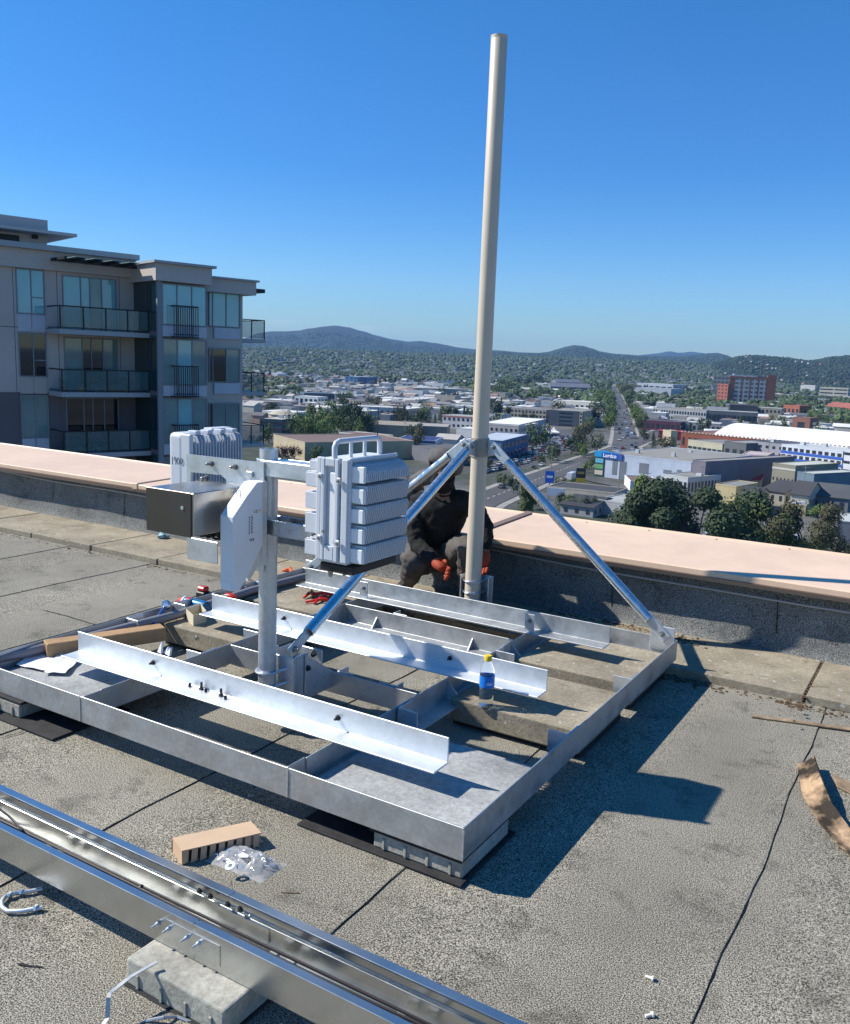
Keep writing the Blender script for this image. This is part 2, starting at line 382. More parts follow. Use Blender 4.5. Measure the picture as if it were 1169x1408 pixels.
# moss and dirt in joints, litter along the strip and upstand
def litter(name, pts, n, smin, smax, mat, label, seed):
    rl = random.Random(seed); m = MB()
    for i in range(n):
        cx, cy, cz, sx, sy = rl.choice(pts); x = cx+rl.gauss(0, sx); y = cy+rl.gauss(0, sy); s = rl.uniform(smin, smax)
        a = rl.uniform(0, 6.28); h = s*rl.uniform(.25, .7)
        q = [(x+s*rl.uniform(.6, 1.2)*math.cos(a+t*1.257), y+s*rl.uniform(.5, 1.)*math.sin(a+t*1.257), cz+rl.uniform(0, h*.4)) for t in range(5)]
        m.add(q+[(x+rl.uniform(-.3, .3)*s, y, cz+h)], [(i_, (i_+1) % 5, 5) for i_ in range(5)])
    return tag(m.build(name, mat), label, 'litter', kind='stuff')
pts = []
for i in range(60):
    x = -9+.16*i; pts.append((x, 4.50, .003, .07, .018)); pts.append((x, 5.165, .04, .07, .02))
pts2 = [(-1.28, 5.08, .047, .10, .05), (-1.55, 5.12, .047, .12, .03), (-1.9, 5.12, .047, .15, .03), (-.51, 4.9, .04, .008, .2), (-.55, 4.5, .003, .08, .03), (-1.05, 4.5, .003, .12, .03), (-2.9, 4.72, .047, .12, .06), (-8.5, 5.14, .04, .6, .03), (-2.6, 4.95, .047, .2, .1)]
litter('leaf_litter', pts, 900, .004, .012, DIRT, 'brown leaf crumbs and moss along the paver strip and parapet foot', 1)
litter('dirt_clumps', pts2, 800, .006, .017, DIRT, 'clumps of dry moss and soil by the frame corner and paver joints', 2)
litter('grit', [(-3.5, 3.9, .003, 1.6, .5), (-1.0, 4.35, .004, .5, .12), (-6., 4.3, .003, 1., .12)], 500, .002, .006, DIRT, 'scattered grit lying on the roofing felt', 3)

# ------------------------------------------------------------------ ballast slabs, blocks, pads under the frame
def slab(x0, x1, y0, y1, z0, z1, mat, label, name='ballast_slab', bev=.006):
    o = MB().box(x0, x1, y0, y1, z0, z1).build(name, mat, bevel=bev, seg=2); return tag(o, label, 'concrete slab', 'concrete ballast slabs in the frame')
slab(-1.815, -1.185, 2.25, 2.885, .075, .125, SLABM, 'smooth light grey slab in the front right bay of the frame')
slab(-3.64, -2.99, 2.25, 2.87, .075, .125, SLABM, 'smooth light grey slab in the front left bay of the frame under papers')
slab(-1.80, -1.19, 3.27, 3.80, .03, .131, PAVER, 'weathered concrete paver the water bottle stands on')
slab(-1.80, -1.19, 3.93, 4.50, .03, .131, PAVER, 'weathered concrete paver in the rear right bay under the far brace')
slab(-3.64, -2.99, 3.27, 3.84, .03, .131, PAVER, 'weathered concrete paver carrying tools and the spray can')
slab(-3.64, -2.99, 3.93, 4.50, .03, .131, PAVER, 'weathered concrete paver in the rear left bay behind the tools')
def sleeper(x0, x1, y0, y1, z0, z1, label):
    r = empty('sleeper_block', ((x0+x1)/2, (y0+y1)/2, z0), label, 'concrete block', 'slotted concrete support blocks')
    m = MB(); c = .008
    xs = [x0]; n = 4
    w = (x1-x0)
    slots = [x0+w*(i+.5)/n for i in range(n)]
    m.box(x0, x1, y0, y1, z0, z1)
    m.build('block_body', BLOCKM, r, bevel=.006, seg=2)
    for s in slots:
        MB().box(s-.005, s+.005, y0-.005, y0-.0003, z0+.004, z0+.042).build('slot_rib', BLOCKM, r, bevel=.0015)
    return r
sleeper(-1.50, -1.165, 2.24, 2.57, .014, .074, 'slotted concrete block under the front right corner of the steel frame')
sleeper(-3.72, -3.33, 2.20, 2.52, .014, .074, 'slotted concrete block under the front left corner of the steel frame')
sleeper(-1.655, -1.318, 1.36, 1.58, .004, .078, 'slotted concrete block carrying the cable tray in the foreground')
def pad(x0, x1, y0, y1, z0, z1, label):
    tag(MB().box(x0, x1, y0, y1, z0, z1).build('rubber_pad', RUBBER, bevel=.002), label, 'pad', 'black rubber pads')
pad(-1.80, -1.15, 2.21, 2.60, .005, .0135, 'thin black rubber mat under the block at the front right frame corner')
pad(-1.51, -1.16, 2.225, 2.58, .0745, .0865, 'black rubber packer between frame and block at the front right corner')
pad(-3.75, -3.04, 2.15, 2.55, .005, .0135, 'thin black rubber mat under the block at the front left frame corner')
pad(-3.73, -3.32, 2.2, 2.53, .0745, .0865, 'black rubber packer between frame and block at the front left corner')
pad(-1.80, -1.19, 3.3, 3.8, .005, .0295, 'black rubber pad under the paver with the bottle')
pad(-1.80, -1.19, 3.95, 4.5, .005, .0295, 'black rubber pad under the rear right paver')
pad(-3.64, -2.99, 3.3, 3.8, .005, .0295, 'black rubber pad under the paver with the tools')
pad(-3.64, -2.99, 3.95, 4.5, .005, .0295, 'black rubber pad under the rear left paver')
pad(-1.67, -1.31, 1.35, 1.6, .0046, .0040+.004, 'black rubber mat under the cable tray block')

# ------------------------------------------------------------------ steel ballast frame
T = .006
fr = empty('ballast_frame', (-2.4, 3.4, .088), 'low galvanised steel ballast frame of welded angle sections holding concrete slabs', 'steel frame')
def Lx(name, x0, x1, yv, side, z0, z1, w=.095, mat=GALVD, par=fr, bev=.0012, t=T):
    """angle running along X: vertical leg at yv, bottom flange to side (+1 = +Y)"""
    a, b = (yv, yv+t) if side > 0 else (yv-t, yv); c = yv+side*w
    poly = [(yv, z0), (c, z0), (c, z0+t), (yv+side*t, z0+t), (yv+side*t, z1), (yv, z1)]
    return MB().prism([(x0, y, z) for y, z in poly], (x1-x0, 0, 0)).build(name, mat, par, bevel=bev)
def Ly(name, xv, y0, y1, side, z0, z1, w=.095, mat=GALVD, par=fr, bev=.0012, t=T):
    c = xv+side*w
    poly = [(xv, z0), (c, z0), (c, z0+t), (xv+side*t, z0+t), (xv+side*t, z1), (xv, z1)]
    return MB().prism([(x, y0, z) for x, z in poly], (0, y1-y0, 0)).build(name, mat, par, bevel=bev)
Z0, Z1 = .088, .199
for a, b in ((-3.694, -2.954), (-2.950, -1.852), (-1.848, -1.1555)):
    Lx('front_rail', a, b, 2.220, 1, Z0, Z1)
    Lx('rear_rail', a, b, 4.565, -1, Z0, Z1)
Ly('side_rail', -1.155, 2.2205, 4.5645, -1, Z0, Z1)
Ly('side_rail', -3.69, 2.2265, 4.5585, 1, Z0, Z1)
for (xx, sd) in ((-1.853, -1), (-1.847, 1), (-2.949, -1), (-2.943, 1)):
    if (xx, sd) in ((-1.847, 1), (-2.949, -1)): pass
for xx, sd in ((-1.855, 1), (-2.945, -1)):
    Ly('cross_rail', xx, 2.3215, 4.4685, sd, Z0+.007, Z1-.001)
    Ly('cross_rail', xx-sd*.0005, 2.2275, 2.3205, -sd, Z0+.0145, Z1-.001, w=.05)
Lx('cross_beam', -2.938, -1.862, 3.079, 1, Z0+.008, Z1-.002)
Lx('cross_beam', -2.938, -1.862, 4.030, -1, Z0+.008, Z1-.002)
for (y0, y1) in ((2.232, 2.9),):
    pass
# gussets (triangular) and small clip angles welded to the rails
def gusset(p, dx, dz_, y, t=.006, s=.085):
    x, z = p
    MB().prism([(x, y, z), (x+dx*s, y, z), (x, y, z+dz_*s)], (0, t, 0)).build('gusset', GALV, fr)
for y in (2.74, 3.32, 3.98):
    gusset((-1.849, Z0+.0145), 1, 1, y); gusset((-2.951, Z0+.0145), -1, 1, y)
for x in (-2.72, -2.1):
    MB().prism([(x, 4.0235, Z0+.0145), (x, 4.0235-.05, Z0+.0145), (x, 4.0235, Z0+.07)], (.006, 0, 0)).build('gusset', GALVD, fr)
def clip(x, y, w, d, z0, z1, sx, sy):
    """small upright angle: one leg along X (width w), one along Y (d)"""
    MB().prism([(x, y, z0), (x+sx*w, y, z0), (x+sx*w, y+sy*T, z0), (x+sx*T, y+sy*T, z0), (x+sx*T, y+sy*d, z0), (x, y+sy*d, z0)], (0, 0, z1-z0)).build('clip_angle', GALV, fr, bevel=.001)
clip(-1.842, 2.90, .095, .11, .105, .197, 1, 1)       # right of cross rail, behind bar 1
clip(-1.842, 3.79, .10, .08, .12, .205, 1, 1)
clip(-1.162, 3.07, .085, .11, .11, .197, -1, 1)
clip(-1.162, 3.83, .085, .10, .11, .197, -1, 1)
clip(-2.96, 2.90, .095, .11, .105, .197, -1, 1)
clip(-2.96, 3.30, .10, .08, .11, .200, -1, 1)
clip(-3.677, 3.07, .085, .11, .11, .197, 1, 1)
clip(-3.677, 3.40, .085, .10, .11, .21, 1, 1)
clip(-2.30, 3.10, .09, .08, .10, .197, 1, 1)
clip(-1.98, 3.10, .09, .06, .11, .197, -1, 1)
clip(-2.62, 4.045, .09, .07, .10, .197, 1, 1)
# weld beads at the front joints
for x in (-2.952, -1.850, -1.1545):
    m = MB(); m.tube([(x, 2.2185, Z0+.002+i*.0085+.0015*(i % 2)) for i in range(13)], [.0022+.0008*(i % 3) for i in range(13)], 6)
    m.build('weld_bead', GALV, fr, smooth=True)
# clip plates with bolts that tie the bars down
def hexbolt(mb, c, axis, r=.009, h=.008, shank=.014, rs=.005):
    c, a = Vector(c), Vector(axis).normalized()
    mb.lathe([(r*1.25, 0), (r*1.25, .0018)], c, a, 16)
    mb.lathe([(r, .0018), (r, .0018+h)], c, a, 6)
    if shank: mb.lathe([(rs, .0018+h), (rs, .0018+h+shank), (rs*.7, .003+h+shank)], c, a, 10)
for x in (-2.94, -1.865):
    m = MB().box(x, x+.055, 4.166, 4.172, .19, .305); m.box(x, x+.055, 4.172, 4.222, .198, .204)
    p = m.build('bolt_tab', GALV, fr, bevel=.001)
    b = MB(); hexbolt(b, (x+.028, 4.166, .268), (0, -1, 0)); b.build('bolt', BOLTM, p, smooth=False)
# ------------------------------------------------------------------ three long angle bars lying on the frame
GALVB = M('fresh_galvanised_bar', (.70, .74, .78), .46, .55, var=(6, .9, 1.05), var2=(50, .94, 1.04), rvar=(18, .36, .55), bump=(140, .12, .001))
def bar(label, x0, x1, yheel, z0=.2005, h=.1, holes=(), w=.1, mat=GALVB):
    r = empty('angle_bar', ((x0+x1)/2, yheel, z0), label, 'steel bar', 'long galvanised angle bars across the frame')
    t = .007
    poly = [(yheel, z0), (yheel-w, z0), (yheel-w, z0+t), (yheel-t, z0+t), (yheel-t, z0+h), (yheel, z0+h)]
    MB().prism([(x0, y, z) for y, z in poly], (x1-x0, 0, 0)).build('angle', mat, r, bevel=.0015)
    for (px, py) in holes:
        P = ony(px, py, yheel-t)
        b = MB(); hexbolt(b, (P[0], yheel-t, P[2]), (0, -1, 0), shank=.012); b.build('bolt', BOLTD, r)
    return r
bar('nearest long galvanised angle bar, with loose bolts on its flange', -3.41, -1.412, 2.571, holes=((211, 911), (465, 987)))
bar('middle long galvanised angle bar, behind the water bottle', -3.41, -1.412, 3.434, holes=((391, 850), (619, 905)))
bar('rear galvanised angle bar beside the base of the tall pole', -3.41, -1.418, 4.245, mat=GALVD)
# ------------------------------------------------------------------ tall pole with its collar, braces and base
PX, PY = -2.425, 4.625
pole = empty('antenna_pole', (PX, PY, .046), 'tall beige painted pole rising from the back of the frame', 'pole')
PT = ony(689, 50, PY)[2]
MB().lathe([(.049, .05), (.049, 1.2), (.046, 2.0), (.046, PT-.004), (.043, PT)], (PX, PY, 0), n=32).build('shaft', POLEM, pole, smooth=True)
MB().lathe([(.0468, PT-.012), (.0468, PT+.003), (.04, PT+.004)], (PX, PY, 0), n=32).build('end_cap', POLEM, pole, smooth=True)
m = MB(); m.box(PX-.075, PX+.105, PY+.055, PY+.063, .047, .335); m.box(PX+.098, PX+.105, PY+.0, PY+.055, .047, .335); m.box(PX-.075, PX-.068, PY-.03, PY+.055, .047, .335)
m.build('base_bracket', GALV, pole, bevel=.002)
for z in (.235, .305):
    pts = [(PX+.07, PY+.052, z+.012)]+[(PX+.056*math.cos(a), PY+.056*math.sin(a), z) for a in [R_(20-i*11) for i in range(20)]]+[(PX-.07, PY+.052, z+.004)]
    MB().tube(pts, .006, 8).build('u_bolt', GALVT, pole, smooth=True)
# collar plates for three braces
CZ = 1.115
col = MB(); col.pipe((PX, PY, CZ-.055), (PX, PY, CZ+.055), .056, .0495, 28); col.build('collar', M('collar_paint', (.33, .30, .26), .55, .2, var=(20, .8, 1.15)), pole, smooth=True)
def brace(p0, p1, label, n_top, r=.027, lo=.10, hi=.12, group='galvanised tube braces of the pole'):
    """tube with flattened ends between two pins"""
    p0, p1 = Vector(p0), Vector(p1); d = (p1-p0).normalized(); L = (p1-p0).length
    rt = empty('pole_brace', p1, label, 'brace', group)
    MB().pipe(p0+d*hi, p1-d*lo, r, r-.005, 24).build('tube', GALVT, rt, smooth=True)
    side = Vector(n_top).normalized()             # plate normal
    w = d.cross(side).normalized()
    for (a, b) in ((p0-d*.03, p0+d*(hi+.035)), (p1+d*.035, p1-d*(lo+.035))):
        c = (a+b)/2; hl = (b-a)/2
        MB().obox(c, hl, w*.029, side*.005).build('end_plate', GALV, rt, bevel=.004)
    for q in (p0, p1):
        b = MB(); hexbolt(b, q+side*.0055, side, r=.012, h=.009, shank=.008, rs=.007); hexbolt(b, q-side*.0055, -side, r=.012, h=.009, shank=0); b.build('pin_bolt', BOLTM, rt)
    return rt
TZ = 1.128
# tabs on collar
for (dx, dy) in ((1, 0), (-1, 0), (0, -1)):
    a = Vector((PX+dx*.052, PY+dy*.052, CZ)); b = Vector((PX+dx*.135, PY+dy*.135, CZ-.0))
    w = Vector((0, 0, 1)); s = Vector((dy, dx, 0)).normalized()*.004
    poly = [a+w*.05, b+w*.03, b+w*.0-w*.035, a-w*.05]
    MB().prism([p-s for p in poly], s*2).build('collar_tab', GALV, pole, bevel=.001)
brace((PX+.10, PY-.012, TZ-.005), (-1.232, PY-.085, .222), 'right hand tube brace running from the pole collar down to the far frame corner', (0, -1, 0))
brace((PX-.10, PY-.012, TZ-.005), (-3.60, PY-.085, .225), 'rear tube brace running from the pole collar down behind the large radio', (0, -1, 0))
brace((PX-.012, PY-.10, TZ-.005), (-2.425, 2.94, .318), 'middle blue sheened tube brace running from the collar down to the short post', (1, 0, 0), hi=.06, lo=.115)
# corner plates where the braces land
for x in (-1.30, -3.66):
    MB().box(x, x+.13, 4.548, 4.556, .13, .26).build('corner_plate', GALV, fr, bevel=.002)

# ------------------------------------------------------------------ short mounting post
QX, QY = -2.435, 2.775
post = empty('mounting_post', (QX, QY, .10), 'short round galvanised steel post clamped to the frame and carrying the radios', 'post')
MB().pipe((QX, QY, .10), (QX, QY, 1.222), .0385, .033, 32).build('pipe', GALV, post, smooth=True)
m = MB(); m.box(QX-.07, QX+.105, QY+.048, QY+.056, .115, .325); m.box(QX+.097, QX+.105, QY+.0563, QY+.15, .115, .325); m.box(QX-.07, QX-.062, QY+.0563, QY+.15, .115, .325)
m.build('base_bracket', GALV, post, bevel=.002)
m = MB(); m.prism([(QX+.11, QY+.12, .12), (QX+.11, 3.082, .12), (QX+.11, 3.082, .2), (QX+.11, QY+.12, .325)], (.007, 0, 0)); m.build('gusset', GALV, post); m = MB(); m.prism([(QX-.08, QY+.12, .12), (QX-.08, 3.082, .12), (QX-.08, 3.082, .2), (QX-.08, QY+.12, .30)], (.007, 0, 0))
m.build('gusset', GALV, post)
m = MB().box(QX-.07, QX+.09, 3.04, 3.048, .20, .30); m.box(QX-.09, QX-.083, 2.86, 3.04, .2, .30); m.build('back_plate', GALV, post, bevel=.002)
for z in (.20, .262):
    pts = [(QX+.065, QY+.052, z+.01)]+[(QX+.046*math.cos(a), QY+.046*math.sin(a), z) for a in [R_(20-i*11) for i in range(20)]]+[(QX-.065, QY+.052, z+.004)]
    MB().tube(pts, .007, 8).build('u_bolt', GALV, post, smooth=True)
b = MB()
hexbolt(b, (QX+.118, QY+.165, .318), (1, 0, 0), r=.013, shank=.006, rs=.008); hexbolt(b, (QX+.118, QY+.13, .262), (1, 0, 0), r=.011, shank=.006)
b.build('bolts', BOLTD, post)

# ---- face plate on the post with slot
def loop_plate(outer, inner, y0, y1):
    """plate in the XZ plane with one hole, via bmesh triangulation"""
    bm = bmesh.new(); es = []
    for ring in (outer, inner):
        v = [bm.verts.new((x, y0, z)) for x, z in ring]
        es += [bm.edges.new((v[i], v[(i+1) % len(v)])) for i in range(len(v))]
    bmesh.ops.triangle_fill(bm, use_beauty=True, use_dissolve=False, edges=es)
    ex = bmesh.ops.extrude_face_region(bm, geom=bm.faces[:])
    bmesh.ops.translate(bm, verts=[g for g in ex['geom'] if isinstance(g, bmesh.types.BMVert)], vec=(0, y1-y0, 0))
    m = MB(); m.v = [tuple(v.co) for v in bm.verts]; bm.verts.index_update()
    m.f = [tuple(v.index for v in f.verts) for f in bm.faces]; m.mi = [0]*len(m.f); bm.free(); return m
Yp = 2.722
def P2(px, py, Y=Yp): q = ony(px, py, Y); return (q[0], q[2])
outer = [P2(258, 624), P2(364.5, 636), P2(363, 787), P2(349, 783), P2(350, 700), P2(322, 672), P2(259, 665)]
inner = [P2(264, 649), P2(306, 653), P2(313, 659), P2(313, 668.5), P2(264, 662)]
loop_plate(outer, inner, Yp-.008, Yp).build('face_plate', GALV, post)
m = MB()
for (px, py) in ((291, 637.5), (324, 642), (284, 657)):
    q = ony(px, py, Yp-.008); hexbolt(m, q, (0, -1, 0), r=.0105, shank=.022, rs=.006)
m.build('bolts', BOLTM, post)
q = ony(345, 652, Yp-.0085); MB().box(q[0]-.018, q[0]+.014, Yp-.02, Yp-.0085, q[2]-.012, q[2]+.012).build('square_clip', GALV, post, bevel=.002)
# two heavy clamp arms from the post to the large radio
def arm(zc, hh, x1, dark):
    m = MB(); y0, y1 = QY-.052, QY+.052
    n = 14; prof = []
    for i in range(n+1):
        a = R_(100+160*i/n); prof.append((QX+.052*math.cos(a), QY+.052*math.sin(a)))
    outline = prof + [(x1, QY-.05), (x1, QY-.036)] + [(QX+.02, QY-.036)] + [(QX+.042*math.cos(R_(300-k*20)), QY+.042*math.sin(R_(300-k*20))) for k in range(1, 10)]
    m.prism([(x, y, zc-hh) for x, y in [(x1, y1), (QX, y1), (QX-.052, QY+.02), (QX-.052, QY-.02), (QX, y0), (x1, y0), (x1, y0+.006), (QX+.005, y0+.006), (QX-.0445, QY-.016), (QX-.0445, QY+.016), (QX+.005, y1-.006), (x1, y1-.006)]], (0, 0, 2*hh))
    m.box(x1-.006, x1+.012, y0-.02, y1+.02, zc-hh-.012, zc+hh+.012)
    return m
a1 = arm(1.147, .033, -2.16, 0); a1.build('clamp_arm', GALV, post, bevel=.003)
MB().box(QX+.03, -2.17, QY-.0465, QY+.0465, 1.172, 1.179).build('arm_cover', GALV, post, bevel=.002)
a2 = arm(.905, .033, -2.16, 1); a2.build('clamp_arm', GALVT, post, bevel=.003)

# ------------------------------------------------------------------ large radio unit on the right of the post
R1 = empty('radio_unit', (-1.97, 2.77, .83), 'large pale grey radio unit with rows of cooling fins and a carrying handle', 'radio unit')
X0, X1, XL, XR = -2.045, -1.905, -2.115, -1.835
Ya, Yb = 2.60, 2.925; Za, Zb = .835, 1.232
MB().box(X0, X1, Ya+.012, Yb, Za, Zb).build('housing', RADIO, R1, bevel=.008, seg=2)
# front frame of ribs, recess
m = MB()
for (a, b, y) in ((X0-.002, X0+.020, Ya), (X0+.0215, X0+.040, Ya-.004), (X1-.054, X1-.036, Ya-.004), (X1-.026, X1+.004, Ya)):
    m.box(a, b, y, Ya+.02, Za+.01, Zb+.004)
m.box(X0+.04, X1-.055, Ya-.003, Ya+.02, Zb-.028, Zb+.004); m.box(X0+.04, X1-.055, Ya-.003, Ya+.02, Za+.012, Za+.07)
m.build('front_ribs', RADIO, R1, bevel=.004, seg=2)
MB().box(X0+.058, X1-.058, Ya+.004, Ya+.0118, Za+.07, Zb-.05).build('raised_panel', RADIO2, R1, bevel=.002)
m = MB()
for (x, z) in ((X0+.022, 1.165), (X1-.032, 1.155), (X0+.022, .93), (X1-.032, .92)):
    m.box(x-.008, x+.010, Ya-.012, Ya-.0045, z-.013, z+.013)
m.build('lug', RADIO, R1, bevel=.003)
m = MB()
for (x, z) in ((X0+.022, 1.165), (X1-.032, 1.155), (X0+.022, .93), (X1-.032, .92), (X0+.045, .96)): hexbolt(m, (x, Ya-.0125, z), (0, -1, 0), r=.005, h=.004, shank=0)
m.build('cover_bolts', BOLTM, R1)
# left side cooling blocks seen edge on
zs = [(.85, .915), (.935, 1.02), (1.03, 1.10), (1.115, 1.175), (1.18, 1.222)]
for i, (a, b) in enumerate(zs):
    m = MB()
    for k in range(13):
        y = Ya+.03+k*.0225; m.box(XL+(.018 if i == 4 else 0), X0-.001, y, y+.004, a, b)
    m.box(XL+.002+(.018 if i == 4 else 0), X0-.001, Ya+.018, Ya+.022, a+.004, b-.004)
    m.build('fin_block', RADIO, R1, bevel=.001)
# right side: five rows of fins, each a comb
rows = [(.842, .914), (.918, .990), (.994, 1.064), (1.068, 1.140), (1.144, 1.222)]
for i, (a, b) in enumerate(rows):
    m = MB(); nf = 24
    for k in range(nf):
        y = Ya+.035+k*(Yb-Ya-.045)/(nf-1)
        top = b; xr = XR
        sl = .022
        if i == 4:
            poly = [(X1, a), (xr, a+.012), (xr-.004, b-.035), (xr-.035, b-.006), (X1, b)]
        else:
            poly = [(X1, a), (xr-.010, a+.004), (xr, b-.016), (xr-.004, b), (X1, b)]
        m.prism([(x, y, z) for x, z in poly], (0, .0042, 0))
        m.prism([(x, y+.0068, z) for x, z in [(X1, a+.008), (xr-.030, a+.012), (xr-.030, b-.04 if i == 4 else b-.012), (X1, b-.006)]], (0, .0032, 0))
    m.build('fin_row', RADIO, R1)
    MB().box(X1+.004, XR-.006, Ya+.016, Ya+.033, a+.008, b-.010).build('fin_cover', RADIO2, R1, bevel=.002)
m = MB(); m.box(X1-.001, X1+.012, Ya+.012, Yb-.004, Zb-.006, Zb+.010); m.box(X1-.001, X1+.012, Ya+.006, Ya+.018, Za+.01, Zb+.010); m.build('side_frame', RADIO, R1, bevel=.005, seg=2)
# handle
hx = X0+.075; m = MB()
pts = [(hx, Ya+.01, Zb-.01), (hx, Ya+.008, Zb+.045), (hx, Ya+.016, Zb+.06), (hx, Ya+.035, Zb+.066), (hx, Yb-.05, Zb+.066), (hx, Yb-.03, Zb+.06), (hx, Yb-.022, Zb+.045), (hx, Yb-.02, Zb-.01)]
m.tube(pts, .0105, 10)
m.tube([(hx, Ya+.11, Zb), (hx, Ya+.11, Zb+.06)], .0075, 8); m.tube([(hx, Ya+.20, Zb), (hx, Ya+.20, Zb+.06)], .0075, 8)
m.build('handle', RADIO, R1, smooth=True)
m = MB(); m.box(X0+.012, X1+.03, Ya+.012, Yb-.02, Za-.033, Za-.001); m.build('connector_tray', DARKP, R1, bevel=.004)
m = MB()
for k in range(5): MB().lathe([(.011, 0), (.011, -.02), (.008, -.022), (.008, -.03)], (X0+.035+(k % 2)*.03, Ya+.05+k*.05, Za-.033), n=12).build('connector', BOLTM, R1)
m = MB()
for (y, z) in ((Ya+.03, 1.13), (Ya+.03, .95)): m.obox((XL-.004, y, z), (.012, 0, 0), (0, .004, 0), (0, 0, .005))
m.build('side_tab', BOLTM, R1)

# ------------------------------------------------------------------ radio marked 1900
R2 = empty('radio_unit', (-2.93, 2.9, .87), 'smaller grey radio unit hand marked 1900, behind the face plate', 'radio unit')
MB().box(-2.998, -2.905, 2.748, 3.09, .87, 1.252).build('housing', RADIO, R2, bevel=.022, seg=4)
MB().box(-2.93, -2.862, 2.75, 2.772, .87, 1.250).build('front_shell', RADIO, R2, bevel=.008, seg=3)
m = MB()
for k in range(17):
    y = 2.782+k*.0178
    dz = (.006 if k in (3, 8, 9, 14) else 0)
    m.prism([(x, y, z) for x, z in [(-2.904, .88), (-2.862, .88), (-2.862, 1.215+dz), (-2.874, 1.238+dz), (-2.904, 1.246+dz)]], (0, .0055, 0))
m.build('fin_row', RADIO, R2)
m = MB()
for y in (2.80, 2.875, 2.955, 3.03): m.box(-2.93, -2.878, y, y+.03, 1.243, 1.262)
m.box(-2.985, -2.93, 2.95, 3.08, 1.252, 1.264)
m.build('top_lugs', RADIO, R2, bevel=.004, seg=2)
def text(name, s, size, loc, rot, mat, parent=None, ext=.0004, bold=0):
    c = bpy.data.curves.new(name, 'FONT'); c.body = s; c.size = size; c.extrude = ext; c.materials.append(mat); c.offset = bold
    o = bpy.data.objects.new(name, c); COL.objects.link(o)
    if parent is not None:
        q = parent; off = Vector((0, 0, 0))
        while q is not None: off = off+q.location; q = q.parent
        o.parent = parent; o.location = Vector(loc)-off
    else: o.location = loc
    o.rotation_euler = rot; return o
q = ony(235, 634, 2.748)
def stroke(mb, pts, ox, oz, s, y, w=.0011):
    pp = [(ox+px*s, y, oz+pz*s) for px, pz in pts]; mb.tube(pp, w, 5)
m = MB(); ox, oz, s = q[0]+.008, q[2]-.012, .034
stroke(m, [(0, 1), (.03, 0)], ox, oz, s, 2.7475)
def ringpts(cx, cz, rx, rz, a0=0, a1=360, n=14): return [(cx+rx*math.cos(R_(a0+(a1-a0)*i/n)), cz+rz*math.sin(R_(a0+(a1-a0)*i/n))) for i in range(n+1)]
stroke(m, ringpts(.55, .75, .16, .22), ox, oz, s, 2.7475); stroke(m, [(.71, .8), (.70, .4), (.64, .0)], ox, oz, s, 2.7475)
stroke(m, ringpts(1.1, .5, .20, .42), ox, oz, s, 2.7475); stroke(m, ringpts(1.7, .5, .22, .40), ox, oz, s, 2.7475)
m.build('handwritten_marking', PRINT, R2)

# ------------------------------------------------------------------ stainless junction box
JB = empty('junction_box', (-2.615, 2.55, .90), 'brushed stainless steel junction box with dark door under the 1900 radio', 'junction box')
MB().box(-2.742, -2.490, 2.405, 2.71, .898, 1.068).build('box_body', STAIN, JB, bevel=.003)
MB().box(-2.744, -2.496, 2.397, 2.4045, .894, 1.070).build('door', M('box_door', (.10, .095, .09), .36, .8, rvar=(8, .3, .42)), JB, bevel=.002)
m = MB(); q = ony(251, 700, 2.396); m.lathe([(.008, 0), (.008, .004), (.004, .005)], (q[0], 2.397, q[2]+.004), (0, -1, 0), 14); m.build('lock', GALVT, JB, smooth=True)
m = MB()
for k in range(4): m.lathe([(.012, 0), (.012, -.012), (.009, -.013), (.009, -.035)], (-2.70+k*.05, 2.60, .898), n=10)
m.build('cable_glands', DARKP, JB)
m = MB(); r5 = random.Random(5)
for k in range(6):
    x = -2.72+k*.04; m.tube([(x, 2.6, .87), (x+.01, 2.62, .845), (x+.05, 2.66, .84+.01*(k % 3)), (x+.1, 2.72, .86), (x+.13, 2.74, .9)], .006, 6)
m.build('jumper_cables', DARKP, JB, smooth=True)
# small plate hanging below
PB = tag(MB().box(*sorted((ony(258, 750, 2.74)[0], ony(300, 755, 2.74)[0])), 2.735, 2.741, ony(280, 772, 2.74)[2], ony(280, 742, 2.74)[2]).build('bracket_plate', GALV, bevel=.002), 'small galvanised bracket plate hanging below the junction box', 'bracket')

# ------------------------------------------------------------------ angular white unit
WX0, WX1 = -2.442, -2.372
WU = empty('angled_enclosure', (-2.4, 2.6, .68), 'white angular enclosure with chamfered front bolted to the face plate', 'enclosure')
prof = [(2.50, .680), (2.50, .978), (2.575, 1.05), (2.635, 1.100), (2.668, 1.102), (2.672, .845), (2.60, .745), (2.535, .675)]
MB().prism([(WX0, y, z) for y, z in prof], (WX1-WX0, 0, 0)).build('casing', M('white_powder_coat', (.74, .76, .80), .38, var=(8, .97, 1.02)), WU, bevel=.004, seg=2)
MB().box(WX0+.004, WX1-.006, 2.6735, 2.703, .75, 1.10).build('mount_rail', GALV, WU, bevel=.002)
MB().prism([(WX1-.022, y, z) for y, z in [(2.675, .845), (2.70, .86), (2.70, .80), (2.60, .70), (2.585, .725)]], (.012, 0, 0)).build('strut', GALV, WU)
MB().box(WX0+.006, WX1-.008, 2.4985, 2.4998, .684, .712).build('label_plate', RADIO2, WU)
m = MB()
for k in range(12):
    z = .90+k*.0062; m.box(WX1+.0002, WX1+.0008, 2.600, 2.612-(k % 3)*.002, z, z+.003)
for k in range(9): m.box(WX1+.0002, WX1+.0008, 2.586+(k % 2)*.002, 2.594, .90+k*.008, .904+k*.008)
for k in range(4): m.box(WX1+.0002, WX1+.0008, 2.592+k*.007, 2.596+k*.007, .872-(k % 2)*.006, .878)
m.build('printed_marks', PRINT, WU)
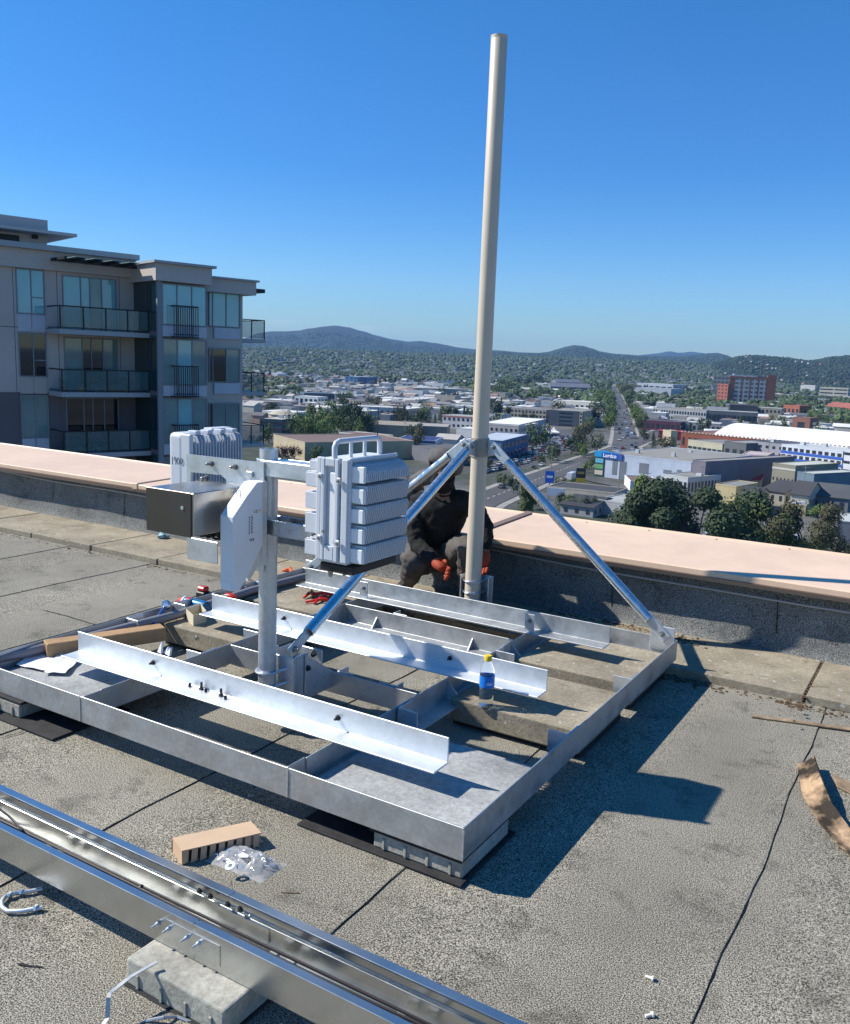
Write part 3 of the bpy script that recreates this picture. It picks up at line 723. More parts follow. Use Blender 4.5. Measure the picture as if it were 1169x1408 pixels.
m = MB(); hexbolt(m, (WX1+.001, 2.632, .985), (1, 0, 0), r=.006, h=.004, shank=0); m.box(WX1, WX1+.004, 2.615, 2.668, .982, .99); m.build('latch', GALVT, WU)
m = MB(); m.tube([(WX0-.01, 2.60, 1.04), (WX0-.03, 2.6, 1.06), (WX0-.025, 2.6, 1.08), (WX0+.01, 2.585, 1.078), (WX0+.03, 2.56, 1.055)], .0018, 6); m.build('tie_wire', GALVT, WU, smooth=True)
# ------------------------------------------------------------------ cable tray in the foreground
TR = empty('cable_tray', (-1.5, 1.52, .079), 'long zinc cable tray with side rails crossing the foreground on a concrete block', 'cable tray')
def tray_piece(x0, x1):
    near = [(1.447, .080), (1.447, .180), (1.470, .180), (1.470, .174), (1.4685, .174), (1.4685, .1785), (1.4485, .1785), (1.4485, .0815), (1.4700, .0815), (1.4700, .080)]
    MB().prism([(x0, y, z) for y, z in near], (x1-x0, 0, 0)).build('side_rail', TRAYM, TR, bevel=.0007)
    far = [(1.6, .080), (1.6, .190), (1.574, .190), (1.574, .184), (1.5755, .184), (1.5755, .1885), (1.5985, .1885), (1.5985, .142), (1.590, .137), (1.590, .0815), (1.565, .0815), (1.565, .080)]
    MB().prism([(x0, y, z) for y, z in far], (x1-x0, 0, 0)).build('side_rail', TRAYM, TR, bevel=.0007)
tray_piece(-4.2, -1.507); tray_piece(-1.505, .8)
RUNGM = M('pale_zinc', (.62, .62, .60), .38, .6, var=(12, .9, 1.05))
x = -3.9
rungs = []
for px, py in ((80, 1160), (225, 1230), (380, 1305), (555, 1385)):
    rungs.append(onz(px, py, .09)[0])
for xr in [rungs[0]-.9, rungs[0]-.45]+rungs+[rungs[-1]+.27, rungs[-1]+.6]:
    for dx in (0, .055):
        m = MB(); a = xr+dx
        m.prism([(a, 1.471, .083), (a, 1.471, .098), (a+.004, 1.471, .102), (a+.026, 1.471, .102), (a+.030, 1.471, .098), (a+.030, 1.471, .083), (a+.028, 1.471, .083), (a+.028, 1.471, .098), (a+.002, 1.471, .098), (a+.002, 1.471, .083)], (0, .094, 0))
        m.build('rung', RUNGM, TR)
# splice plates with bolts
sp = MB().box(-1.605, -1.415, 1.4447, 1.4466, .098, .158).build('splice_plate', TRAYM, TR, bevel=.0006)
b = MB()
for (px, py) in ((217, 1270), (232, 1277), (257, 1289), (273, 1297)):
    q = ony(px, py, 1.4446); b.lathe([(.0065, 0), (.0065, .003)], (q[0], 1.4446, q[2]), (0, -1, 0), 12); b.lathe([(.0055, .003), (.0055, .008)], (q[0], 1.4446, q[2]), (0, -1, 0), 6); b.lathe([(.0032, .008), (.0032, .022)], (q[0], 1.4446, q[2]), (0, -1, 0), 10)
b.build('splice_bolts', GALVT, sp)
sp2 = MB().box(-1.56, -1.38, 1.5858, 1.5895, .094, .135).build('inner_splice', TRAYM, TR)
b = MB()
for (px, py) in ((275, 1225), (290, 1232), (314, 1243), (331, 1250)):
    q = ony(px, py, 1.5855); b.lathe([(.0085, 0), (.0085, .002), (.006, .003), (.006, .006)], (q[0], 1.5855, q[2]), (0, -1, 0), 14)
b.build('coach_bolts', BOLTD, sp2, smooth=True)
# fibre and power cables lying in the tray
CABM = M('black_cable', (.018, .014, .015), .35, spec=.6); CABW = M('pale_cable', (.55, .50, .50), .4)
rc = random.Random(9)
for i, (y, z, r, mt, lb) in enumerate(((1.527, .128, .0042, CABM, 'glossy black cable lying along the tray, nearer of two'), (1.540, .127, .0042, CABM, 'glossy black cable lying along the tray, farther of two'), (1.535, .118, .0025, CABW, 'thin pale cable lying in the tray beside the black ones'))):
    pts = [(-4.1+k*.12, y+.004*math.sin(k*.5+i*2), z+.002*math.sin(k*.7+i)) for k in range(40)]
    tag(MB().tube(pts, r, 8).build('tray_cable', mt, smooth=True), lb, 'cable')
pts = [onz(*p, z) for p, z in (((-30, 1085), .125), ((0, 1113), .14), ((12, 1122), .148), ((22, 1132), .150), ((30, 1142), .14), ((38, 1151), .12), ((60, 1164), .112))]
tag(MB().tube(pts, .0035, 8).build('tray_cable', CABM, smooth=True), 'black cable looping over the others at the left end of the tray', 'cable')
tie = MB(); q = onz(206, 1220, .112); tie.lathe([(.009, 0), (.009, .004)], (q[0], 1.533, .128), (1, 0, 0), 10); tag(tie.build('cable_tie', DARKP), 'black cable tie bundling the cables in the tray', 'cable tie')
# wire loop stuck by the tray rail
q = onz(530, 1303, .19)
tag(MB().tube([onz(522, 1309, .185), onz(527, 1304, .192), onz(534, 1300, .198), onz(535, 1304, .194), onz(530, 1309, .188)], .0012, 6).build('wire_loop', DARKP, smooth=True), 'small black wire loop poking up beside the far tray rail', 'wire')
m = MB(); m.tube([onz(*p, .1904) for p in ((608, 1347), (603, 1346), (600, 1350), (604, 1353), (607, 1352))], .0008, 5); m.tube([onz(*p, .1904) for p in ((613, 1345), (609, 1349), (612, 1353), (615, 1351))], .0008, 5)
m.build('pen_mark', PRINT, TR)
# bent flat bar leaning on the block
pts = [onz(150, 1408, .02)+np.array([0, -.03, 0]), onz(148, 1400, .03), onz(149, 1372, .07), onz(152, 1365, .075), onz(180, 1343, .085), onz(215, 1323, .098)]
fb = MB(); w = Vector((.25, .97, 0)).normalized()*.0055
pv = [Vector(p) for p in pts]
for i in range(len(pv)-1):
    d = (pv[i+1]-pv[i]); c = (pv[i]+pv[i+1])/2; s = d.cross(Vector((0, 0, 1))).normalized()*.005
    u = d.cross(s).normalized()*.0012; fb.obox(c, d*.52, s, u)
tag(fb.build('bent_flat_bar', GALVD), 'thin bent steel strap leaning over the concrete block in the foreground', 'strap')
sh = MB(); sh.tube([onz(200, 1404, .006), onz(225, 1399, .02), onz(243, 1398, .008), onz(262, 1405, .005)], .004, 6); tag(sh.build('metal_offcut', GALVD), 'curled metal offcut lying at the bottom edge beside the block', 'offcut')
# shackle (U bolt) at left
UB = empty('u_bolt', tuple(onz(30, 1240, 0)), 'galvanised U bolt with nuts lying on the felt beside the cable tray', 'U bolt')
pts = [onz(58, 1222, .012), onz(40, 1226, .012), onz(22, 1228, .012), onz(8, 1232, .012), onz(2, 1240, .012), onz(3, 1248, .012), onz(10, 1253, .012), onz(30, 1253, .012), onz(58, 1248, .012)]
MB().tube(pts, .0065, 10).build('rod', GALV, UB, smooth=True)
m = MB()
for px, py, w_ in ((50, 1249, .012), (30, 1227, .010), (14, 1231, .010)):
    q = onz(px, py, .012); m.lathe([(w_, -.004), (w_, .004)], tuple(q), (.8, .3, .0), 6)
m.build('nut', GALV, UB)

# ------------------------------------------------------------------ cardboard tray and washer bag
CARD = M('brown_cardboard', (.56, .40, .27), .8, var=(12, .93, 1.05), bump=(60, .15))
CB = empty('cardboard_box', tuple(onz(300, 1160, 0)), 'small open brown cardboard box with slotted edge lying on the felt', 'box')
c4 = [onz(237, 1152, .052), onz(345, 1129, .052), onz(360, 1145, .052), onz(250, 1170, .052)]
m = MB(); m.prism(c4, (0, 0, -.0035)); m.build('lid', CARD, CB)
a, b_ = np.array(c4[3]), np.array(c4[2]); m = MB()
for k in range(9):
    p = a+(b_-a)*(k+.10)/9; q = a+(b_-a)*(k+.70)/9
    m.prism([tuple(p), tuple(q), (q[0], q[1]-.004, .012), (p[0], p[1]-.004, .008)], (0, .003, 0), off=(0, 0, -.0037))
m.build('slotted_flap', CARD, CB)
MB().prism([tuple(np.array(c4[0])), tuple(np.array(c4[1])), (c4[1][0], c4[1][1], .006), (c4[0][0], c4[0][1], .006)], (0, -.003, 0), off=(0, 0, -.0037)).build('back_flap', CARD, CB)
MB().prism([tuple(np.array(c4[0])), tuple(np.array(c4[3])), (c4[3][0], c4[3][1], .006), (c4[0][0], c4[0][1], .006)], (.003, .002, 0), off=(0, 0, -.0037)).build('end_flap', CARD, CB)
m = MB(); m.prism([(p[0]+.01*(1 if i in (0, 3) else -1), p[1]+.02, .0055) for i, p in enumerate(c4)], (0, 0, .002)); m.build('base', CARD, CB)
BG = empty('washer_bag', tuple(onz(335, 1190, 0)), 'clear plastic bag of zinc washers and bolts beside the cardboard box', 'bag')
bc = onz(338, 1188, 0); rb_ = random.Random(21); m = MB(); n1, n2 = 34, 16
for j in range(n2+1):
    for i in range(n1+1):
        u, v = i/n1*2-1, j/n2*2-1
        x = bc[0]+u*.115+.0*v; y = bc[1]+v*.062+u*.006; e = max(0, 1-abs(u)**3)*max(0, 1-abs(v)**2.5)
        h = .004+.036*e+.012*e*mnoise.noise((u*5, v*4, 2))+.006*e*abs(mnoise.noise((u*11, v*9, 7)))
        m.v.append((x+.004*mnoise.noise((u*8, v*8, 3)), y+.006*mnoise.noise((u*7, v*6, 4)), h))
for j in range(n2):
    for i in range(n1): o = j*(n1+1)+i; m.f.append((o, o+1, o+n1+2, o+n1+1)); m.mi.append(0)
PLAS = M('clear_plastic_film', (.9, .92, .95), .10, alpha=.30, spec=1.)
m.build('film', PLAS, BG, smooth=True)
m = MB()
for k in range(44):
    x, y = bc[0]+rb_.uniform(-.09, .08), bc[1]+rb_.uniform(-.045, .045); t = Vector((rb_.uniform(-1, 1), rb_.uniform(-1, 1), rb_.uniform(.0, .45))).normalized()
    z = .012+rb_.uniform(0, .010); c = Vector((x, y, z))
    if k % 3: m.pipe(c-t*.001, c+t*.001, .011, .0048, 16)
    else: m.lathe([(.0035, 0), (.0035, .020)], c, t, 8)
m.build('washers', GALVT, BG)
q = Vector(onz(317, 1191, .040)); MB().pipe(q, q+Vector((-.0002, -.001, .0025)), .0165, .0068, 28).build('large_washer', M('zinc_washer', (.50, .62, .74), .35, .7), BG, smooth=True)
q = onz(334, 1177, .046); MB().prism([tuple(q+np.array(d)) for d in ((-.018, -.005, 0), (.006, -.012, .002), (.020, .0, .001), (.012, .014, .0), (-.01, .012, .003))], (0, 0, .0008)).build('paper_label', M('white_paper', (.78, .78, .80), .7), BG)

# ------------------------------------------------------------------ bits on the felt at right
WOOD = M('weathered_wood', (.40, .29, .18), .8, var=(18, .45, 1.15), var2=(3, .7, 1.1), bump=(60, .5))
CHAR = M('tar_stained_wood', (.22, .15, .09), .85, var=(7, .12, 2.0, .42, .6), bump=(60, .6))
a = onz(1033, 987, .006); b_ = onz(1200, 1010, .006)
tag(MB().prism([tuple(a), tuple(b_), tuple(b_+np.array([0, .035, 0])), tuple(a+np.array([.0, .03, 0]))], (0, 0, .008)).build('wood_strip', WOOD, bevel=.002), 'thin weathered wood strip lying on the felt near the paver joint', 'wood strip')
# twisted shingle-like board
L1 = [onz(1096, 1052, .01), onz(1104, 1095, .012), onz(1125, 1130, .012), onz(1150, 1160, .012), onz(1185, 1190, .012)]
L2 = [onz(1121, 1040, .055), onz(1131, 1072, .075), onz(1147, 1108, .05), onz(1169, 1140, .03), onz(1205, 1172, .025)]
m = MB(); vs = []; fs = []; nn = 24
def ip(Lq, t): k = min(int(t*(len(Lq)-1)), len(Lq)-2); f = t*(len(Lq)-1)-k; return np.array(Lq[k])*(1-f)+np.array(Lq[k+1])*f
for i in range(nn+1):
    p, q = ip(L1, i/nn), ip(L2, i/nn)
    for s in range(7):
        v = p*(1-s/6)+q*s/6; v = v+np.array([0, 0, .004*mnoise.noise((i*.5, s*.8, 1))-.012*math.sin(s/6*3.14)]); vs.append(tuple(v))
for i in range(nn):
    for s in range(6): o = i*7+s; fs.append((o, o+1, o+8, o+7))
m.add(vs, fs); o = m.build('warped_board', CHAR); sm = o.modifiers.new('s', 'SOLIDIFY'); sm.thickness = .008
tag(o, 'warped tar stained piece of board curling up from the felt at the right edge', 'board')
a = onz(1150, 1068, .006); m = MB().prism([tuple(onz(1146, 1066, .005)), tuple(onz(1210, 1096, .005)), tuple(onz(1214, 1116, .005)), tuple(onz(1150, 1082, .005))], (0, 0, .006))
tag(m.build('wood_strip', WOOD, bevel=.002), 'brown wood strip under the warped board at the right edge', 'wood strip')
PL = M('white_nylon', (.80, .78, .70), .5)
for (px, py, a, lb) in ((893, 1347, .1, 'white plastic anchor lying on the felt, farther of the two'), (893, 1399, .9, 'white plastic anchor lying near the bottom edge of the roof, nearer of the two')):
    r = empty('plastic_anchor', tuple(onz(px, py, .004)), lb, 'anchor', rz=a)
    MB().lathe([(.0035, -.012), (.0042, -.005), (.0042, .006)], (0, 0, .006), (1, 0, 0), 10).build('shank', PL, r, local=True, smooth=True)
    MB().lathe([(.007, .006), (.0075, .010), (.006, .011)], (0, 0, .006), (1, 0, 0), 12).build('collar', PL, r, local=True, smooth=True)
# roofing discs
for (px, py, lb) in ((345, 1094, 'small round fixing washer on the felt in front of the frame'), (215, 1046, 'small round fixing washer on the felt in the shadow of the frame')):
    q = onz(px, py, .006); tag(MB().pipe(q, q+np.array([0, 0, .002]), .011, .006, 20).build('fixing_washer', GALVD), lb, 'washer')
tag(MB().tube([onz(388, 1227, .006), onz(412, 1228, .006)], .0022, 6).build('splinter', WOOD), 'thin wood splinter lying on the felt behind the cable tray', 'splinter')

# ------------------------------------------------------------------ loose bolts on the nearest bar
for (px, py, up_, lb) in ((261, 944, 0, 'loose dark nut on the nearest angle bar'), (277, 948, 1, 'dark bolt standing on the nearest angle bar, first from the left'), (283, 951, 0, 'dark nut beside the first standing bolt on the angle bar'), (304, 957, 1, 'dark bolt standing on the nearest angle bar, second from the left'), (310, 961, 0, 'dark nut beside the second standing bolt on the angle bar'), (217, 926, 0, 'tiny washer on the left part of the nearest angle bar')):
    q = onz(px, py, .2078); m = MB()
    if up_: m.lathe([(.0105, 0), (.0105, .008)], q, (0, 0, 1), 6); m.lathe([(.0055, .008), (.0055, .032)], q, (0, 0, 1), 10)
    else: m.lathe([(.0085 if px != 217 else .005, -.006), (.0085 if px != 217 else .005, .006 if px != 217 else .0)], Vector(q)+Vector((0, 0, .0075)), (.7, .7, 0), 6)
    tag(m.build('loose_bolt', BOLTD), lb, 'bolt', 'loose bolts on the bar')

# ------------------------------------------------------------------ water bottle
q = onz(668, 971, .1315)
BT = empty('water_bottle', tuple(q), 'clear plastic water bottle with yellow cap and blue label standing on a paver', 'bottle')
bt = q[2]; H = proj((q[0], q[1], bt+.2)); 
hh = .232
CLR = M('clear_bottle_plastic', (.96, .98, 1.0), .05, trans=.96, ior=1.12, bump=(60, .15))
prof = [(.022, 0), (.030, .004), (.0325, .012), (.031, .02), (.0325, .03), (.031, .045), (.0325, .06), (.031, .075), (.0325, .09), (.0325, .12), (.0325, .15), (.031, .165), (.026, .185), (.018, .200), (.014, .208), (.014, .216)]
prof = [(r, h*hh/.232) for r, h in prof]
MB().lathe(prof, q, n=28).build('bottle_body', CLR, BT, smooth=True)
MB().lathe([(.0285, .006), (.0295, .085), (.0295, .088)], q, n=24).build('water', M('water_in_bottle', (.95, .98, 1), .0, trans=1., ior=1.10), BT, smooth=True)
lb_ = MB(); n = 28
for k in range(n):
    pass
MB().pipe(Vector(q)+Vector((0, 0, .093)), Vector(q)+Vector((0, 0, .143)), .0335, .033, 30).build('label_wrap', M('blue_label', (.02, .20, .66), .35, var=(60, .8, 1.3)), BT, smooth=True)
m = MB()
for k in range(5):
    a0 = R_(-62+k*9); z = q[2]+.110
    m.obox((q[0]+.0338*math.cos(a0), q[1]+.0338*math.sin(a0), z+.002*(k % 2)), (.0018*-math.sin(a0), .0018*math.cos(a0), 0), (.0003*math.cos(a0), .0003*math.sin(a0), 0), (0, 0, .005+.002*(k % 2)))
m.build('label_print', M('white_print', (.75, .8, .85), .5), BT)
MB().lathe([(.0165, .208), (.0165, .230), (.0150, .232)], q, n=28).build('cap', M('yellow_cap', (.75, .52, .02), .4), BT, smooth=True)

# ------------------------------------------------------------------ things at the left of the frame
BEAM = M('sawn_timber', (.42, .26, .13), .75, var=(3, .75, 1.1), var2=(40, .85, 1.1), bump=(50, .25))
a = Vector(onz(65, 896, .165)); b_ = Vector(onz(228, 872, .165)); d = (b_-a).normalized(); s = Vector((-d.y, d.x, 0))
L = (b_-a).length/2
tag(MB().obox((a+b_)/2+s*.04, d*L, s*.044, Vector((0, 0, .036))).build('timber_block', BEAM, bevel=.004), 'rough brown timber offcut lying under the left end of the nearest angle bar', 'timber')
PAP = M('white_paper_sheet', (.74, .74, .80), .7)
def sheet(pts, z, name, label, seed):
    P = [np.array(onz(*p, z)) for p in pts]; vs, fs, n = [], [], 10
    for i in range(n+1):
        for j in range(n+1):
            u, v = i/n, j/n; p = (P[0]*(1-u)+P[1]*u)*(1-v)+(P[3]*(1-u)+P[2]*u)*v
            vs.append((p[0], p[1], p[2]+.006+.008*mnoise.noise((u*3+seed, v*3, 0))))
    for i in range(n):
        for j in range(n): o = i*(n+1)+j; fs.append((o, o+1, o+n+2, o+n+1))
    tag(MB().add(vs, fs).build(name, PAP, smooth=True), label, 'paper')
sheet([(22, 915), (82, 928), (118, 893), (58, 890)], .132, 'paper_sheet', 'white paper sheet on the slab under the timber offcut', 1)
sheet([(60, 926), (90, 927), (112, 905), (80, 900)], .136, 'paper_sheet', 'folded white paper lying over the first sheet beside the timber', 4)
m = MB(); q = onz(222, 898, .14)
for k, (dx, dy, h) in enumerate(((-.03, 0, .055), (0, .01, .03), (.03, .0, .035))):
    m.prism([(q[0]+dx, q[1]+dy, .14), (q[0]+dx+.035, q[1]+dy-.01, .14), (q[0]+dx+.022, q[1]+dy+.01, .14+h)], (.002, .012, .001))
tag(m.build('crumpled_paper', PAP), 'crumpled white paper poking up behind the nearest angle bar', 'paper')
# grey conduit along the left rail
pts = [onz(-60, 932, .165), onz(0, 905, .165), onz(108, 880, .165), onz(250, 843, .165), onz(345, 812, .165), onz(430, 790, .165)]
m = MB().tube(pts, .0235, 14); tag(m.build('grey_conduit', M('grey_pvc', (.20, .20, .22), .45, var=(4, .85, 1.15)), smooth=True), 'dark grey plastic conduit lying along the left end of the frame', 'conduit')
# spray can lying
q0 = Vector(onz(254, 826, .17)); q1 = Vector(onz(290, 835, .17)); d = (q1-q0).normalized(); q0.z = q1.z = .165; d.z = 0; d.normalize()
SC = empty('spray_can', q0, 'blue spray can with red cap lying on its side on the paver', 'spray can')
MB().lathe([(.022, .0), (.031, .012), (.0325, .02), (.0325, .175), (.030, .182), (.022, .178)], q0, d, 20).build('can', M('blue_can', (.03, .14, .30), .3, .3, var=(22, .4, 1.8)), SC, smooth=True)
MB().lathe([(.0336, .03), (.0336, .055)], q0, d, 20).build('red_band', M('red_label', (.50, .03, .03), .35), SC, smooth=True)
MB().lathe([(.030, -.004), (.0335, .002), (.0335, .010)], q0, d, 20).build('white_shoulder', M('white_cap', (.75, .75, .75), .4), SC, smooth=True)
MB().lathe([(.016, -.042), (.019, -.036), (.020, -.004)], q0, d, 16).build('cap', M('red_cap', (.72, .03, .015), .4), SC, smooth=True)
# cream carton
q = onz(268, 858, .1315); w = .032
CT = empty('carton', tuple(q), 'small open cream carton standing on the paver by the middle bar', 'box')
C1 = M('cream_card', (.62, .56, .42), .75)
m = MB(); P = [onz(256, 852, .1315), onz(266, 861, .1315), onz(284, 855, .1315), onz(276, 846, .1315)]
for i in range(4):
    a, b_ = P[i], P[(i+1) % 4]; n_ = np.array([-(b_-a)[1], (b_-a)[0], 0]); n_ = n_/np.linalg.norm(n_)*.0015
    m.prism([tuple(a), tuple(b_), tuple(b_+np.array([0, 0, .062+.008*(i == 2)])), tuple(a+np.array([0, 0, .062+.008*(i == 3)]))], tuple(n_))
m.build('walls', C1, CT)
# socket wrench / ratchet
q0 = Vector(onz(229, 832, .215)); q1 = Vector(onz(211, 859, .15)); d = (q1-q0).normalized()
RW = empty('ratchet_tool', q0, 'chrome headed ratchet tool with blue handle leaning on the paver edge', 'tool')
BLU = M('blue_sheen_steel', (.10, .17, .38), .25, .7)
MB().lathe([(.020, -.018), (.027, -.008), (.027, .012), (.018, .022)], q0, (.3, -.8, .5), 18).build('head', GALVT, RW, smooth=True)
MB().tube([q0+d*.01, q0+d*.04, q0+d*.045, q1], [.011, .011, .0135, .0125], 12).build('handle', BLU, RW, smooth=True)
MB().lathe([(.0135, 0), (.0135, .018)], q1, d, 12).build('end_grip', DARKP, RW, smooth=True)
q = onz(271, 878, .136); m = MB(); m.lathe([(.008, 0), (.008, .008), (.006, .009), (.006, .032)], q, (-.7, .6, .1), 10); m.lathe([(.011, -.003), (.011, .003)], q, (-.7, .6, .1), 12)
tag(m.build('loose_bolt', BOLTM), 'steel bolt with washer lying on the paver in front of the carton', 'bolt')
# cordless tool (black & red)
q = Vector(onz(266, 822, .16)); TL = empty('impact_driver', q, 'black and red cordless tool lying behind the spray can', 'power tool')
REDP = M('red_plastic', (.45, .02, .015), .4)
MB().box(q.x-.035, q.x+.035, q.y+.05, q.y+.11, .135, .185).build('battery', DARKP, TL, bevel=.006)
MB().box(q.x-.030, q.x+.030, q.y+.055, q.y+.105, .187, .215).build('housing', REDP, TL, bevel=.008)
MB().tube([(q.x+.03, q.y+.08, .165), (q.x+.12, q.y+.10, .168), (q.x+.16, q.y+.11, .17)], [.018, .014, .020], 10).build('grip', DARKP, TL, smooth=True)
MB().lathe([(.024, 0), (.026, .03), (.018, .06), (.008, .075)], (q.x+.16, q.y+.11, .17), (.9, .1, .1), 14).build('nose', REDP, TL, smooth=True)
q = Vector(onz(328, 812, .15)); m = MB()
m.tube([q, q+Vector((.03, .01, .0)), q+Vector((.05, .0, .03)), q+Vector((.07, -.01, .03))], [.014, .016, .016, .008], 10)
tag(m.build('work_glove', M('grey_red_cloth', (.30, .20, .22), .9, var=(20, .3, 1.5)), smooth=True), 'crumpled grey and red glove lying under the angular enclosure', 'glove')
q = onz(354, 812, .14); tag(MB().box(q[0]-.03, q[0]+.06, q[1], q[1]+.07, .135, .20).build('blue_grey_case', M('blue_grey_plastic', (.16, .22, .32), .5), bevel=.006), 'blue grey plastic case on the paver behind the short post', 'case')
q = onz(225, 740, .047); m = MB()
for k in range(8):
    x = q[0]+rr.uniform(-.03, .03); m.obox((x, q[1]+rr.uniform(-.03, .03), .06+rr.uniform(0, .02)), (.022, .008, .005), (-.006, .016, .004), (0, -.004, .010))
tag(m.build('cleaning_rag', M('pale_blue_cloth', (.35, .55, .62), .8, var=(20, .3, 1.3))), 'pale blue rag on the pavers under the junction box', 'rag')
q = onz(245, 737, .047); m = MB().tube([q, np.array(q)+[.06, .03, .025], np.array(q)+[.13, .05, .02], np.array(q)+[.20, .02, .01]], [.02, .028, .026, .015], 10)
tag(m.build('red_cloth', M('red_cloth_', (.30, .015, .015), .8), smooth=True), 'dark red cloth bundle on the pavers under the junction box', 'cloth')
# coil, red hand tool, spirit box near the rear bar
q = onz(402, 800, .047); m = MB(); m.lathe([(.030, 0), (.034, .01), (.034, .03), (.02, .034)], q, n=14); tag(m.build('roll_of_tape', M('dark_brown_tape', (.05, .03, .02), .5), smooth=True), 'dark roll of tape standing behind the grey conduit', 'tape')
RT = empty('red_pliers', tuple(onz(440, 822, .14)), 'red handled hand tools lying in front of the rear angle bar', 'tool')
REDT = M('bright_red_plastic', (.70, .035, .02), .35)
z = .140
for i, (a, b_) in enumerate((((420, 828), (466, 826)), ((425, 817), (468, 820)), ((432, 830), (455, 815)), ((418, 822), (432, 815)))):
    MB().tube([onz(*a, z), (onz(*a, z)+onz(*b_, z))/2+np.array([0, 0, .015]), onz(*b_, z)], [.007, .010, .008], 8).build('handle', REDT, RT, smooth=True)
MB().tube([onz(427, 822, z+.01), onz(430, 806, z+.03)], [.009, .007], 8).build('wood_peg', WOOD, RT, smooth=True)
q = onz(388, 786, .047); m = MB().tube([q, np.array(q)+[.05, .03, .02], np.array(q)+[.1, .0, .01]], [.012, .02, .012], 8)
tag(m.build('orange_glove', M('orange_rubber', (.60, .10, .02), .6, var=(15, .6, 1.2)), smooth=True), 'orange and black glove dropped on the pavers behind the short post', 'glove')
# ------------------------------------------------------------------ crouching worker behind the frame
def skin(name, verts, edges, root_i, mat, parent, sub=2, smooth=True):
    """verts: list of (x,y,z,rx,ry)"""
    off = Vector((0, 0, 0)); q = parent
    while q is not None: off = off+q.location; q = q.parent
    me = bpy.data.meshes.new(name); me.from_pydata([Vector(v[:3])-off for v in verts], edges, [])
    o = bpy.data.objects.new(name, me); COL.objects.link(o); o.parent = parent
    s = o.modifiers.new('skin', 'SKIN'); s.use_smooth_shade = True
    me.skin_vertices or None
    if not me.skin_vertices:
        bm = bmesh.new(); bm.from_mesh(me); bm.verts.layers.skin.verify(); bm.to_mesh(me); bm.free()
    for i, v in enumerate(verts):
        sv = me.skin_vertices[0].data[i]; sv.radius = (v[3], v[4] if len(v) > 4 else v[3]); sv.use_root = (i == root_i)
    ss = o.modifiers.new('sub', 'SUBSURF'); ss.levels = sub; ss.render_levels = sub
    me.materials.append(mat); return o
def cloth_noise(o, s, st):
    t = bpy.data.textures.new('folds', 'CLOUDS'); t.noise_scale = s
    d = o.modifiers.new('folds', 'DISPLACE'); d.texture = t; d.strength = st; d.mid_level = .5
W = empty('person', (-2.75, 4.9, .046), 'crouching worker in black jacket, grey hood and orange gloves behind the tall pole', 'person')
SKINM = M('shaded_skin', (.22, .12, .08), .55)
JACK = M('black_jacket', (.010, .010, .011), .95, var=(14, .6, 1.6)); TROU = M('dark_grey_trousers', (.085, .075, .070), .85, var=(12, .7, 1.3), bump=(30, .4, .004))
HOOD = M('grey_hood_cloth', (.10, .095, .095), .9, var=(25, .8, 1.2), bump=(60, .4, .003)); GLOV = M('orange_red_glove', (.36, .045, .012), .7, var=(20, .6, 1.2))
head = ony(611, 648, 4.80); neck = ony(609, 672, 4.87)
shL = ony(573, 692, 4.90); shR = ony(646, 690, 4.90); chest = ony(609, 700, 4.93)
elL = ony(571, 748, 4.78); haL = ony(606, 778, 4.68)
elR = ony(668, 722, 4.86); haR = ony(665, 768, 4.76)
pel = ony(592, 752, 5.10); bel = ony(600, 722, 5.02)
hipL = ony(574, 762, 5.08); hipR = ony(620, 762, 5.08)
knL = ony(570, 776, 4.72); ftL = ony(562, 786, 5.02); ftL[2] = .10
knR = ony(646, 752, 4.78); ftR = ony(642, 800, 4.92); ftR[2] = .11
toL = ftL+np.array([.02, -.14, -.03]); toR = ftR+np.array([.02, -.15, -.035])
knL[2] = max(knL[2], .33)
V = [(*pel, .12, .10), (*bel, .11, .10), (*chest, .125, .10), (*neck, .055, .055), (*head, .078, .088), (*(head+[0, -.02, .07]), .06, .07),
     (*shL, .062), (*elL, .045), (*haL, .032), (*shR, .062), (*elR, .045), (*haR, .032),
     (*hipL, .10), (*knL, .065), (*ftL, .04), (*toL, .035), (*hipR, .10), (*knR, .065), (*ftR, .04), (*toR, .035)]
E_ = [(0, 1), (1, 2), (2, 3), (3, 4), (4, 5), (2, 6), (6, 7), (7, 8), (2, 9), (9, 10), (10, 11), (0, 12), (12, 13), (13, 14), (14, 15), (0, 16), (16, 17), (17, 18), (18, 19)]
skin('body', V, E_, 0, SKINM, W)
# face
fc = head+np.array([.02, -.085, -.005])
m = MB(); m.lathe([(.012, 0), (.006, .022)], tuple(fc+[0, .0, .0]), (.1, -1, -.3), 8); m.build('nose', SKINM, W, smooth=True)
m = MB(); [m.lathe([(.010, 0), (.006, .006)], tuple(fc+[dx, .012, .022]), (0, -1, 0), 10) for dx in (-.032, .032)]; m.build('eyes', M('dark_eye', (.02, .015, .012), .3), W, smooth=True)
m = MB(); m.obox(tuple(fc+[0, .008, -.038]), (.024, 0, 0), (0, .008, 0), (0, 0, .005)); m.build('mouth', M('lip', (.22, .09, .07), .5), W, bevel=.003)
m = MB(); [m.lathe([(.018, -.006), (.020, 0), (.012, .006)], tuple(head+[dx, .0, -.005]), (1, 0, 0), 10) for dx in (-.082, .082)]; m.build('ears', SKINM, W, smooth=True)
m = MB(); m.lathe([(.03, -.085), (.055, -.07), (.072, -.03), (.07, .0)], tuple(head+[.008, -.028, .0]), (0, 0, 1), 16); m.build('dark_beard', M('dark_hair', (.015, .012, .01), .9), W, smooth=True)
